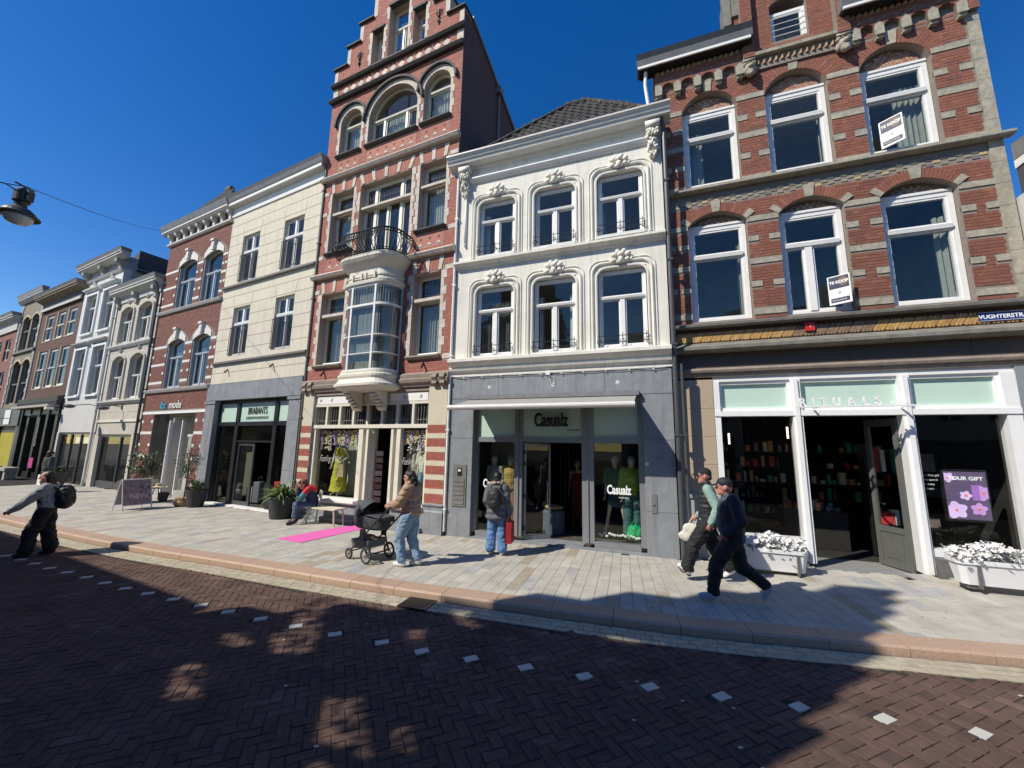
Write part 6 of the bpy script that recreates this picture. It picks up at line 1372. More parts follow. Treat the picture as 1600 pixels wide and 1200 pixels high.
PET = mat('white_petals_bright', (.78, .77, .76), .8, .05, 10, isl=.5, col2=(.60, .59, .60), c3=(.85, .84, .83))
BOXM = mat('white_plastic_box', (.74, .74, .75), .4, .04, 5); STR = mat('grey_strap', (.12, .12, .12), .5)
def flowerbox(x0, x1, y, lab, z=0):
    t = thing('flower_box', lab, 'planter', FW.w((x0+x1)/2, y, z), FW.rz); w = (x1-x0)/2
    b = MB(); rg = []
    for z, k, d in ((.06, .94, .13), (.36, 1, .17), (.36, 1.03, .19), (.42, 1.03, .19), (.42, .98, .165), (.38, .98, .16)):
        c = .06; X, Y = w*k, d; rg.append([(-X, -Y+c, z), (-X+c, -Y, z), (X-c, -Y, z), (X, -Y+c, z), (X, Y-c, z), (X-c, Y, z), (-X+c, Y, z), (-X, Y-c, z)])
    b.loft(rg, close=True); link('box', b.mesh('box', BOXM), t)
    for x in (-w*.72, w*.72): link('strap', MB().box(x-.014, x+.014, -.195, -.15, .02, .36).box(x-.014, x+.014, -.15, .15, .02, .05).mesh('strap', STR), t)
    for x in (-w*.8, w*.8): link('foot', MB().box(x-.05, x+.05, -.1, .1, .0, .06).mesh('foot', STR), t)
    b = MB(); g = MB(); n = int((x1-x0)*300)
    for _ in range(n):
        c = Vector((RN.uniform(-w*1.04, w*1.04), RN.gauss(0, .10), .0)); c.z = .42+.26*math.sqrt(max(0, 1-(c.y/.28)**2))*RN.uniform(.15, 1.0)*(.8+.2*math.sin(c.x*9+x0)); R = RN.uniform(.022, .034); nn = (Vector((c.x*.3, c.y*2-.35, .6))+rv()*.6).normalized(); s = nn.orthogonal().normalized(); u = nn.cross(s)
        for k in range(5):
            a = k*1.2566+RN.random()*.3; d = s*math.cos(a)+u*math.sin(a); e = s*math.cos(a+1.1)+u*math.sin(a+1.1); b.quad(c, c+d*R+nn*.008, c+(d+e)*R*.75+nn*.018, c+e*R+nn*.008)
    for _ in range(n): c = Vector((RN.uniform(-w*1.0, w*1.0), RN.gauss(0, .10), RN.uniform(.38, .55))); leaf(g, c, rv()+Vector((0, -.3, .4)), .07, .03)
    link('white_flowers', b.mesh('white_flowers', PET), t); link('leaves', g.mesh('leaves', mat('pale_leaves', (.22, .24, .19), .7)), t)
flowerbox(.98, 2.08, -.40, 'shorter white flower box full of white petunias left of the open shop door', .04)
flowerbox(4.0, 5.5, -.42, 'longer white flower box full of white petunias under the window with the purple screen', .14)
# ---------------------------------------------------------------- seat, bench, sign board, cafe stuff
FT_w = lambda x, y: FT.w(x, y, 0)
WOOD = mat('pale_birch', (.62, .58, .44), .55, .08, 8)
t = thing('bench', 'pale low wooden bench before the dress shop window, right of the seated person', 'bench', (-4.95, 11.15, 0), rad(-24))
b = MB().box(-.62, .55, -.2, .2, .41, .445); link('seat', b.mesh('seat', WOOD), t)
for x, y in ((.48, -.15), (.48, .15), (-.45, -.15), (-.45, .15)): link('leg', MB().tube([(x-.06*(1 if x > 0 else -1), y, .41), (x, y, .36), (x+.04*(1 if x > 0 else -1), y, 0)], .022, 8).mesh('leg', WOOD), t)
t = thing('folding_chair', 'light folding chair under the person sitting beside the spiky plant', 'chair', (-5.42, 11.32, 0), rad(212)); 
b = MB()
for s_ in (-.19, .19): b.tube([(-.22, s_, 0), (.15, s_, .44)], .012, 6); b.tube([(.22, s_, 0), (-.15, s_, .44), (-.24, s_, .85)], .012, 6)
link('frame', b.mesh('frame', mat('light_metal', (.5, .5, .5), .4)), t); link('seat', MB().box(-.19, .2, -.2, .2, .43, .455).mesh('seat', WOOD), t)
link('backrest', MB().box(-.235, -.215, -.19, .19, .62, .84).mesh('backrest', WOOD), t)
SB = (-11.78, 12.98); t = thing('pavement_sign', 'white framed folding pavement sign reading NEW with a mauve flower picture', 'sign', (SB[0], SB[1], 0), rad(66))
AF = mat('white_sign_frame', (.62, .62, .6), .45)
for s_, nm in ((-1, 0), (1, 1)):
    P = lambda x, z: (x, s_*(.30-.27*z/.92)*1., z)
    for x in (-.36, .36): link('leg', MB().tube([P(x, 0), P(x, .92)], .016, 6).mesh('leg', AF), t)
    b = MB(); b.tube([P(-.36, .92), P(.36, .92)], .016, 6); b.tube([P(-.36, .16), P(.36, .16)], .014, 6); link('frame_rail', b.mesh('frame_rail', AF), t)
    b = MB().add([P(-.345, .17), P(.345, .17), P(.345, .90), P(-.345, .90)], [(0, 1, 2, 3)]); link('poster', b.mesh('poster', mat('mauve_flower_poster', (.27, .21, .22), .5, .3, 6, isl=0) if s_ < 0 else mat('grey_poster', (.3, .3, .3), .5)), t)
    if s_ < 0:
        b = MB()
        for _ in range(60): x = RN.uniform(-.32, .32); z = RN.uniform(.25, .8); r = RN.uniform(.02, .06); y = -(.30-.27*z/.92)-.004; b.add([(x+r*math.cos(a), y+.293*r*math.sin(a), z+r*math.sin(a)) for a in np.linspace(0, 5.5, 7)], [tuple(range(7))])
        link('printed_flowers', b.mesh('printed_flowers', mat('printed_petals', (.35, .20, .24), .6, isl=.9, col2=(.10, .07, .08), c3=(.5, .38, .40))), t)
        al = math.atan2(.27, .92); text('NEW', .2, mat('sign_white', (.72, .70, .70), .5), t, (-.2, -.212, .36), .001, rot=(math.pi/2-al, 0, 0), name='lettering')
# cafe goods left of the white door: stump table, pots
t = thing('side_table', 'small round table with a straw hat beside the white posted doorway', 'table', (-12.75, 14.95, 0)); 
b = MB().lathe([(.02, .44), (.28, .44), (.28, .48), (.02, .48)], 0, 0, 20); link('table_top', b.mesh('table_top', WOOD), t)
for a in (0, 2.1, 4.2): link('leg', MB().tube([(.2*math.cos(a), .2*math.sin(a), 0), (.1*math.cos(a), .1*math.sin(a), .45)], .015, 6).mesh('leg', mat('bark', (.12, .09, .07))), t)
t = thing('straw_hat', 'pale straw hat lying on the small round table', 'hat', (-12.75, 14.95, .485)); link('hat', MB().lathe([(.20, .0), (.2, .01), (.1, .03), (.09, .12), (.02, .14)], 0, 0, 18).mesh('hat', mat('pale_straw', (.6, .5, .33), .9)), t)
t = thing('flower_pot', 'dark pot standing beside the round table', 'pot', (-12.35, 14.75, 0)); pot(t, .16, .32)
# stone blocks and parked bicycle far left
for i, (x, lab) in enumerate(((-25.2, 'left of the two rough stone seats by the black shop front'), (-22.3, 'right of the two rough stone seats by the black shop front'))):
    t = thing('stone_seat', lab, 'stone seat', FC.w(x, -.9, 0), FC.rz); b = MB().box(-.7, .7, -.25, .25, .45, .62).box(-.6, -.3, -.2, .2, 0, .45).box(.3, .6, -.2, .2, 0, .45); link('seat', b.mesh('seat', mat('rough_pale_stone', (.36, .35, .32), .9, .2, 8, .8, 20)), t)
t = thing('bicycle', 'dark bicycle parked beside the left stone seat', 'bicycle', FC.w(-26.3, -1.3, 0), FC.rz+.3)
for x in (-.5, .5):
    b = MB(); b.tube([(x+.33*math.cos(a), 0, .34+.33*math.sin(a)) for a in np.linspace(0, 6.283, 25)], .018, 6); link('wheel', b.mesh('wheel', BLACK), t)
    b = MB(); [b.tube([(x, 0, .34), (x+.32*math.cos(a), 0, .34+.32*math.sin(a))], .003, 3) for a in np.linspace(0, 5.9, 16)]; link('spokes', b.mesh('spokes', mat('steel', (.6, .6, .6))), t)
b = MB(); b.tube([(-.5, 0, .34), (-.15, 0, .30), (.38, 0, .82), (-.28, 0, .80), (-.15, 0, .30)], .018, 6); b.tube([(-.5, 0, .34), (-.28, 0, .8), (-.3, 0, .95)], .014, 6); b.tube([(.5, 0, .34), (.38, 0, .82), (.35, 0, 1.05)], .016, 6); link('frame', b.mesh('frame', DGREY), t)
link('saddle', MB().ell((-.31, 0, .97), (.13, .07, .04)).mesh('saddle', BLACK), t); link('handlebar', MB().tube([(.2, -.28, 1.05), (.36, 0, 1.06), (.2, .28, 1.05)], .013, 6).mesh('handlebar', DGREY), t)
# wall lamps, signs
def walllamp(x, y, z, lab, arm=.55):
    t = thing('wall_spotlight', lab, 'lamp', FC.w(x, 0, z), FC.rz, xb=None)
    link('arm', MB().tube([(0, -.02, 0), (0, -.35, .05), (-.0, -arm-.3, -.05)], .02, 6).box(-.05, .05, -.03, .0, -.1, .1).mesh('arm', DGREY), t)
    b = MB(); b.ell((0, -arm-.42, -.1), (.2, .2, .09), 12, 8); link('lamp_head', b.mesh('lamp_head', DGREY), t); return t
walllamp(-15.2, 0, 3.75, 'dark projecting lamp arm above the low pale house shop'); walllamp(-19.9, 0, 3.4, 'dark projecting lamp arm above the tall white house shop'); walllamp(-12.6, 0, 3.62, 'small black spotlight above the striped window of the low pale house', .2)
for x, fr_, lab in ((-4.45, FC, 'left small black bracket on the cream house over its shop'), (-1.8, FC, 'right small black bracket on the cream house over its shop')):
    t = thing('flag_holder', lab, 'bracket', fr_.w(x, 0, 4.75), fr_.rz); link('bracket', MB().tube([(0, 0, 0), (.05, -.14, -.12)], .025, 6).mesh('bracket', BLACK), t)
for x, lab in ((-4.45, 'left black flag bracket on the stepped gable house'), (-.75, 'right black flag bracket on the stepped gable house')):
    t = thing('flag_holder', lab, 'bracket', FT.w(x, 0, 4.25), FT.rz); link('bracket', MB().tube([(0, 0, .05), (.06, -.16, -.12)], .025, 6).mesh('bracket', BLACK), t)
t = thing('oval_sign', 'dark oval hanging sign at the far left edge', 'sign', FC.w(-27.6, -1.0, 2.85), FC.rz+1.2); link('board', MB().ell((0, 0, 0), (.55, .04, .32), 24, 8).mesh('board', DGREY), t); link('bracket', MB().tube([(0, 0, .3), (0, .0, .5), (.9, .0, .5)], .02, 6).mesh('bracket', BLACK), t)
t = thing('security_camera', 'white security camera on the corner of the black shop front', 'camera', FC.w(-19.9, -.3, 3.75), FC.rz); link('housing', MB().box(-.1, .15, -.3, .0, -.08, .06).mesh('housing', WHITE), t); link('mount', MB().tube([(0, 0, -.05), (0, .3, -.1)], .025, 6).mesh('mount', DGREY), t)
SBL = mat('enamel_blue', (.015, .03, .20), .3, .05, 4)
t = thing('street_name_sign', 'blue enamel street name sign VUGHTERSTRAAT on the brick corner house', 'sign', FW.w(5.38, 0, 4.45), FW.rz, xb=5.38); setback(t, 5.38, 0, 4.45)
part('board', MB().box(5.02, 5.75, -.035, -.022, -.08, .08), SBL, t); part('border', MB().box(5.025, 5.745, -.037, -.035, .068, .074).box(5.025, 5.745, -.037, -.035, -.074, -.068), WHITE, t)
text('VUGHTERSTRAAT', .098, WL, t, (5.38, -.0365, -.035), .001, .92, 'CENTER', bold=.003)
t = thing('alarm_plate', 'small red plate on the ochre brick frieze of the corner house', 'sign', FW.w(2.6, 0, 4.5), FW.rz, xb=2.6); setback(t, 2.6, 0, 4.5); part('plate', MB().box(2.52, 2.67, -.06, -.022, -.08, .09), mat('red_plate', (.55, .03, .03), .4), t); text('1', .08, WL, t, (2.58, -.061, -.02), .001)
NAVY = mat('navy_print', (.012, .015, .06), .5)
def forsale(x, z, lab, lean):
    t = thing('for_sale_sign', lab, 'sign', FW.w(x, -.02, z), FW.rz+rad(lean)); setback(t, x, -.02, z); w, h = .34, .56
    link('board', MB().box(0, w, -.012, .012, 0, h).mesh('board', WHITE), t); b = MB().box(.02, w-.02, -.016, -.0125, h*.55, h-.02); link('photo_print', b.mesh('photo_print', NAVY), t)
    link('brown_circle', MB().prism([(.235+.075*math.cos(a), h*.76+.085*math.sin(a)) for a in np.linspace(0, 5.9, 16)], -.018, -.0165).mesh('brown_circle', mat('brown_print', (.16, .10, .05), .5)), t)
    text('TE KOOP', .075, WL, t, (.03, -.019, h*.72), .001, .9, bold=.003); link('footer_print', MB().box(.03, w-.03, -.016, -.0125, .04, .12).mesh('footer_print', NAVY), t); text('MAKELAARDIJ', .035, WL, t, (.045, -.018, .065), .001, 1.0)
    text('D', .06, NAVY, t, (.15, -.0165, .2), .001); return t
forsale(4.06, 7.92, 'for sale sign TE KOOP beside a grey curtain in the top floor corner house window', -38)
forsale(2.96, 4.88, 'for sale sign TE KOOP in the middle first floor window of the corner house', -32)
# ---------------------------------------------------------------- lantern on its span wire
L1 = Vector(LAMPTOP); WM = mat('lantern_green_black', (.035, .04, .04), .45, .2, 12)
t = thing('hanging_lantern', 'bell shaped dark street lantern hanging from a span wire in the blue sky', 'street lamp', L1); 
b = MB().lathe([(.03, -.02), (.03, -.06), (.10, -.07), (.115, -.09), (.115, -.29), (.09, -.31), (.08, -.38), (.10, -.40), (.15, -.43), (.21, -.49), (.24, -.54), (.275, -.56), (.275, -.575), (.02, -.53)], 0, 0, 24)
b.box(-.015, .015, -.15, .15, -.0, .02); body = link('lamp_housing', b.mesh('lamp_housing', WM), t); link('ballast_box', MB().box(.09, .16, -.05, .05, -.28, -.09).mesh('ballast_box', WM), t)
gb = MB(); gb.lathe([(.20, -.56), (.185, -.63), (.13, -.70), (.03, -.73)], 0, 0, 20); link('glass_bowl', gb.mesh('glass_bowl', mat('milky_bowl', (.55, .60, .66), .15, .03, 3), smooth=True), t)
PW = FC.w(-10.72, -.34, 11.62); L2 = Vector(LAMPL); far = L1+(L2-L1)*6
def sag(a, b, s, n=24): return [a+(b-a)*i/n-Vector((0, 0, 4*s*(i/n)*(1-i/n))) for i in range(n+1)]
t.scale = (.82, .82, .82); w = thing('span_wire', 'thin black span wire carrying the lantern across the street', 'wire', L1); b = MB(); b.tube([p-L1 for p in sag(PW, L1+Vector((0, 0, .02)), .12)], .007, 5); link('wire', b.mesh('wire', BLACK), w)
b = MB(); b.tube([p-L1 for p in sag(L1+Vector((0, 0, .02)), far, .15)], .007, 5); b.tube([Vector((.0, 0, -.07))]+[(L2-L1)*k/6-Vector((0, 0, .07+.02*math.sin(k))) for k in range(1, 9)], .009, 5); link('power_cable', b.mesh('power_cable', BLACK), w)
# ---------------------------------------------------------------- cosmetics shop: screen and shelves
t = thing('display_screen', 'portrait screen showing purple orchids and YOUR GIFT behind the right shop window', 'screen', FW.w(4.90, .72, -.03), FW.rz, xb=4.68); t.scale = (1.1, 1, 1.03)
part('casing', MB().box(4.40, 4.96, .0, .08, .96, 1.84), BLACK, t); SE = lambda n, c: mat(n, c, .4, .12, 5, emit=.55)
part('picture', MB().box(4.42, 4.94, -.004, 0, 1.0, 1.80), SE('screen_dark_violet', (.11, .08, .15)), t)
for cx, cz, r, s_ in ((4.47, 1.70, .10, 1), (4.88, 1.45, .15, 2), (4.52, 1.15, .17, 3), (4.80, 1.18, .12, 4), (4.66, 1.40, .09, 5)):
    fl = MB()
    for k in range(5):
        a = k*1.2566+s_; dx, dz = math.cos(a), math.sin(a); pts = [(cx, cz)]+[(cx+r*(dx*math.cos(q)*.9-dz*math.sin(q)*.45)+r*.0, cz+r*(dz*math.cos(q)*.9+dx*math.sin(q)*.45)) for q in np.linspace(-1, 1, 7)]
        pts = [(min(max(x, 4.425), 4.935), min(max(z, 1.005), 1.795)) for x, z in pts]; fl.add([(x, -.006-.0008*k, z) for x, z in pts], [tuple(range(len(pts)))[::-1]])
    part('picture_petals', fl, SE('screen_lilac_%d' % (s_ % 2), ((.50, .28, .62), (.62, .45, .75))[s_ % 2]), t)
    part('picture_center', MB().ell((cx, -.012, cz), (.022, .004, .022), 8, 5), SE('screen_orange', (.7, .2, .1)), t)
part('picture_tube', MB().box(4.74, 4.83, -.014, -.011, 1.32, 1.58), SE('screen_violet', (.33, .14, .45)), t)
SW = SE('screen_white', (.8, .8, .8)); text('YOUR GIFT', .085, SW, t, (4.68, -.016, 1.66), .001, 1., 'CENTER', bold=.002)
for i, s_ in enumerate(('Receive a free gift', 'when you spend', 'in store today', 'ask our team')): text(s_, .05, WL, t, (3.92, -.28, 1.72-.075*i), .001, .9, name='window_lettering')
SHC = [mat('shelf_item_%d' % i, c, .5) for i, c in enumerate(((.70, .38, .14), (.8, .68, .5), (.55, .05, .05), (.06, .38, .22), (.85, .8, .7), (.22, .18, .16), (.75, .22, .09)))]
t = thing('product_shelves', 'rows of bottles and boxes on dark shelves deep inside the cosmetics shop', 'shelf', FW.w(3, 3.70, .03), FW.rz)
b = MB()
for z in (.5, .9, 1.3, 1.7, 2.1): b.box(-2.3, 2.3, .0, .3, z-.02, z)
link('shelf', b.mesh('shelf', mat('dark_wood', (.05, .035, .025), .6)), t)
for z in (.5, .9, 1.3, 1.7, 2.1):
    x = -2.2
    while x < 2.2:
        w_ = RN.uniform(.03, .13); h = RN.uniform(.06, .30)
        if RN.random() < .25: x += RN.uniform(.1, .4); continue
        link('product', MB().box(x, x+w_, .05, .2, z, z+h).mesh('product', RN.choice(SHC)), t); x += w_+RN.uniform(.02, .12)
t = thing('gift_table', 'table of small gift boxes just inside the open door of the cosmetics shop', 'table', FW.w(3.0, 2.50, .03), FW.rz); link('table', MB().box(-.6, .6, -.4, .4, .0, .8).mesh('table', DARK), t)
for k in range(26): x, y = RN.uniform(-.55, .5), RN.uniform(-.35, .3); link('gift', MB().box(x, x+.08, y, y+.08, .8, .8+RN.uniform(.05, .2)).mesh('gift', RN.choice(SHC)), t)
t = thing('window_display', 'red and green gift boxes and bags behind the purple screen', 'display', FW.w(4.6, 1.80, .03), FW.rz)
for k, (x, w_, h, z, c) in enumerate(((-.6, .13, .5, 1.7, 2), (-.42, .07, .45, 1.72, 4), (-.2, .12, .5, 1.7, 3), (.05, .4, .35, 1.75, 5), (-.6, .3, .25, .65, 2), (-.2, .22, .3, .65, 3), (.1, .3, .2, .65, 5), (-.35, .12, .3, .65, 4))): link('gift', MB().box(x, x+w_, 0, .15, z, z+h).mesh('gift', SHC[c]), t)
link('rack', MB().box(-.7, .6, .0, .3, 1.66, 1.69).box(-.7, .6, 0, .3, .6, .64).box(-.7, -.67, 0, .3, 0, 2.3).box(.57, .6, 0, .3, 0, 2.3).mesh('rack', BLACK), t)
t = thing('clothes_rail', 'dark jackets and beige dresses hanging inside the dress shop door', 'clothes rail', FT.w(-2.0, 1.6, 0), FT.rz)
link('rail', MB().tube([(-.5, 0, 0), (-.5, 0, 2.2), (.5, 0, 2.2), (.5, 0, 0)], .015, 6).mesh('rail', BLACK), t)
for k, (x, c, z0, z1) in enumerate(((-.2, (.02, .02, .02), 1.3, 2.1), (.1, (.02, .018, .02), 1.35, 2.1), (-.1, (.42, .32, .22), .3, 1.25), (.15, (.38, .27, .18), .35, 1.2), (.32, (.45, .36, .27), .3, 1.25))):
    b = MB().loft([[(x-w_, -.05, z), (x+w_, -.05, z), (x+w_, .05, z), (x-w_, .05, z)] for z, w_ in ((z0, .17), ((z0+z1)/2, .15), (z1-.1, .12), (z1, .03))], close=True); link('garment', b.mesh('garment', mat('garment_%d' % k, c, .9, .1)), t)
t = thing('card_rack', 'tall rack of framed cards at the left of the dress shop doorway', 'rack', FT.w(-2.42, .45, 0), FT.rz)
link('post', MB().tube([(0, 0, .1), (0, 0, 1.95)], .02, 6).mesh('post', BLACK), t)
for k in range(8): z = .55+k*.18; link('card', MB().box(-.13, .13, -.05, -.03, z, z+.14).mesh('card', mat('card_%d' % (k % 3), ((.3, .22, .2), (.4, .35, .32), (.2, .12, .12))[k % 3], .6)), t)

for k, (x, y, z) in enumerate(((2.75, 2.6, 2.45), (3.0, 3.0, 2.1), (1.5, 2.8, 2.3))):
    t = thing('pendant_lamp', ['left slim glowing pendant lamp inside the cosmetics shop door', 'right slim glowing pendant lamp inside the cosmetics shop door', 'slim glowing pendant lamp behind the left cosmetics shop window'][k], 'lamp', FW.w(x, y, z), FW.rz); link('tube', MB().tube([(0, 0, 0), (0, 0, .28)], .022, 8).mesh('tube', mat('lit_lamp', (1, .85, .65), .5, .0, emit=2.2)), t); link('cord', MB().tube([(0, 0, .28), (0, 0, 3.6-z)], .005, 4).mesh('cord', BLACK), t)
b = MB()
for _ in range(46):
    x, y = RN.uniform(-6, 6), RN.uniform(3.2, 9); kd = kdist(x, y)
    if behind(x, y) > -.2 or -.45 < kd < .02: continue
    z = (-.097 if kd < 0 else .004+gz(x, y)); r = RN.uniform(.008, .022); a0 = RN.random()*6; b.flat([(x+r*math.cos(a0+a), y+r*.7*math.sin(a0+a)) for a in (0, 1.3, 2.4, 4, 5.2)], z, z+.004)
o = part('litter', b, mat('pale_litter', (.45, .44, .40), .8, .3, 30), None); tag(o, 'small pale scraps and blossom bits scattered over road and pavement', 'litter', kind='stuff')
b = MB()
for _ in range(150):
    x, y = RN.uniform(-5, 6), RN.uniform(5, 9); kd = kdist(x, y)
    if behind(x, y) > -.2 or kd < .4: continue
    z = .0018+gz(x, y); r = RN.uniform(.008, .018); b.flat([(x+r*math.cos(a), y+r*math.sin(a)) for a in np.linspace(0, 5.4, 7)], z, z+.0012)
o = part('chewing_gum', b, mat('old_gum', (.16, .155, .145), .9), None); tag(o, 'dark flattened gum spots on the pavement slabs', 'gum', kind='stuff')
# ================================================================ people
SKIN = mat('skin', (.50, .28, .20), .5, .06, 20, .1, 80); SKIN2 = mat('reddened_skin', (.50, .22, .16), .5, .08, 20)
HAIRD = mat('dark_brown_hair', (.025, .016, .012), .5, .3, 60, .6, 120)
def cap(b, p0, p1, r0, r1, n=12):
    p0, p1 = Vector(p0), Vector(p1); b.tube([p0, p0+(p1-p0)*.5, p1], [r0, (r0+r1)/2, r1], n); b.ell(p0, (r0,)*3, n, 8); b.ell(p1, (r1,)*3, n, 8)
def chain(b, pts, rs):
    for a, c, r, q in zip(pts, pts[1:], rs, rs[1:]): cap(b, a, c, r, q)
def bake(name, b, m, parent, vox=.011, sm=6, fold=0., fs=9., loc=None, rot=None, stripes=0, dec=0):
    me = b.mesh(name, m); o = bpy.data.objects.new(name, me); COL.objects.link(o)
    r = o.modifiers.new('r', 'REMESH'); r.mode = 'VOXEL'; r.voxel_size = vox
    s = o.modifiers.new('s', 'SMOOTH'); s.factor = .5; s.iterations = sm
    dg = bpy.context.evaluated_depsgraph_get(); dg.update(); m2 = bpy.data.meshes.new_from_object(o.evaluated_get(dg)); bpy.data.objects.remove(o); bpy.data.meshes.remove(me)
    n = len(m2.vertices); co = np.empty(n*3, 'f'); no = np.empty(n*3, 'f'); m2.vertices.foreach_get('co', co); m2.vertices.foreach_get('normal', no); co = co.reshape(-1, 3); no = no.reshape(-1, 3)
    if fold > 0:
        d = np.array([mnoise.noise(Vector((p[0]*fs, p[1]*fs, p[2]*fs*.7)))+.5*mnoise.noise(Vector((p[0]*fs*2.3, p[1]*fs*2.3, p[2]*fs*1.6+7))) for p in co], 'f'); d2 = np.array([1-abs(mnoise.noise(Vector((p[0]*fs*1.2+3, p[1]*fs*1.2, p[2]*fs*2.2+p[0]*6))))*3 for p in co], 'f'); co += no*((d*1.1+np.clip(d2, -1, 1)*.35)*fold)[:, None]
    if stripes: d = np.abs(np.sin(co[:, 2]*math.pi/stripes))**.5-.6; co += no*(d*.014)[:, None]
    m2.vertices.foreach_set('co', co.ravel()); m2.name = name; m2.materials.clear(); m2.materials.append(m); m2.polygons.foreach_set('use_smooth', [True]*len(m2.polygons)); m2.update()
    return link(name, m2, parent, loc=loc, rot=rot)
def P3(*a): return Vector(a)
STAND = dict(hip=(0, 0, .93), chest=(0, 0, 1.25), neck=(0, 0, 1.44), head=(.02, 0, 1.60), sl=(0, .17, 1.40), sr=(0, -.17, 1.40), el=(-.03, .22, 1.12), er=(-.03, -.22, 1.12), wl=(.05, .22, .88), wr=(.05, -.22, .88),
    hl=(0, .09, .90), hr=(0, -.09, .90), kl=(.02, .10, .49), kr=(.02, -.10, .49), al=(0, .10, .09), ar=(0, -.10, .09), tl=(.16, .11, .03), tr=(.16, -.11, .03))
def hand(b, w, d, side, curl=.5, s=1.):
    """palm and five bent fingers from wrist w along d"""
    d = Vector(d).normalized(); up = Vector((0, side, 0)); a = d.cross(up).normalized() if d.cross(up).length > .1 else Vector((1, 0, 0)); pn = a.cross(d).normalized()
    c = w+d*.05*s; b.ell(c, (.02*s, .035*s, .045*s), 10, 6, Matrix((pn, a, d)).transposed()); cap(b, w, c, .023*s, .026*s, 8)
    for i, (L, o) in enumerate(((.065, -.028), (.075, -.010), (.07, .009), (.055, .026))):
        k = w+d*.085*s+a*o*s; q = k+(d*math.cos(curl)-pn*side*math.sin(curl))*L*.5*s; e = q+(d*math.cos(curl*2.1)-pn*side*math.sin(curl*2.1))*L*.5*s; chain(b, [k-d*.02*s, k, q, e], [.009*s]*3+[.008*s])
    k = w+d*.03*s-a*.03*s; chain(b, [k, k+(d*.6-a).normalized()*.03*s, k+(d*1.2-a*.9).normalized()*.06*s], [.012*s, .011*s, .009*s])
def person(label, loc, rz, J=None, s=1., skin=None, vox=.011, face=True, curl=.5, heady=0., cat='person', name='person', slim=1., headp=0.):
    j = dict(STAND); j.update(J or {}); j = {k: Vector(v)*s for k, v in j.items()}
    t = thing(name, label, cat, loc, rz); b = MB(); k = slim*s
    hip, ch, nk, hd = j['hip'], j['chest'], j['neck'], j['head']
    b.ell(hip, (.105*k, .145*k, .12*k)); b.ell(ch, (.105*k, .155*k, .19*k)); cap(b, hip, ch, .11*k, .11*k); cap(b, j['sl'], j['sr'], .052*k, .052*k); cap(b, ch, nk, .08*k, .055*k); cap(b, nk-Vector((0, 0, .04*s)), hd-Vector((.01, 0, .05))*s, .05*s, .05*s)
    for q in 'lr':
        sd = 1 if q == 'l' else -1
        chain(b, [j['s'+q], j['e'+q], j['w'+q]], [.05*k, .037*k, .026*s]); hand(b, j['w'+q], j.get('d'+q, j['w'+q]-j['e'+q]), sd, curl, s)
        chain(b, [j['h'+q], j['k'+q], j['a'+q]], [.082*k, .052*k, .038*k]); m_ = (j['k'+q]*.62+j['a'+q]*.38)-Vector((.02, 0, 0))*s; b.ell(m_, (.048*k, .045*k, .1*k)); cap(b, j['a'+q]-Vector((0, 0, .03*s)), j['t'+q], .036*s, .026*s)
    R = Matrix.Rotation(heady, 3, 'Z') @ Matrix.Rotation(headp, 3, 'Y')
    s_b = s; s = s*1.07
    H = lambda x, y, z: hd+R @ (Vector((x, y, z))*s)
    b.ell(H(-.005, 0, .015), (.098*s, .076*s, .105*s), 16, 12, R); b.ell(H(.030, 0, -.055), (.058*s, .052*s, .065*s), 12, 8, R)
    if face:
        chain(b, [H(.088, 0, .012), H(.112, 0, -.028)], [.011*s, .015*s]); b.ell(H(.082, 0, -.068), (.016*s, .026*s, .010*s), 8, 6, R); b.ell(H(.078, 0, -.098), (.02*s, .026*s, .018*s), 8, 6, R)
        for q in (-1, 1): b.ell(H(.083, q*.033, .032), (.016*s, .024*s, .009*s), 8, 6, R); b.ell(H(-.005, q*.078, -.005), (.022*s, .012*s, .034*s), 8, 6, R)
    bake('body', b, skin or SKIN, t, vox, 4)
    if face:
        for q in (-1, 1): link('eye', MB().ell(H(.084, q*.033, .012), (.010*s, .014*s, .009*s), 8, 6).mesh('eye', mat('eye_white', (.6, .58, .55), .3)), t); link('iris', MB().ell(H(.0925, q*.033, .012), (.003*s, .006*s, .006*s), 8, 6).mesh('iris', BLACK), t)
    return t, j, H, R
def shoe(t, j, q, m, sole, s=1., boot=False):
    a, e = j['a'+q], j['t'+q]; b = MB(); d = (e-a); d2 = Vector((d.x, d.y, 0)); ln = d2.normalized() if d2.length > .05 else Vector((1, 0, 0)); 
    cap(b, a-Vector((0, 0, .025)), e+Vector((0, 0, .012)), .05, .04); cap(b, a, a-Vector((0, 0, .03)), .047, .05); heel = a-d.normalized()*.035-Vector((0, 0, .03)); b.ell(heel, (.045, .04, .045))
    if boot: cap(b, a, a+Vector((0, 0, .12)), .05, .052)
    bake('shoe', b, m, t, .010, 4); b = MB(); cap(b, heel-Vector((0, 0, .028)), e-Vector((0, 0, .008)), .036, .036); o = bake('shoe_sole', b, sole, t, .012, 2)
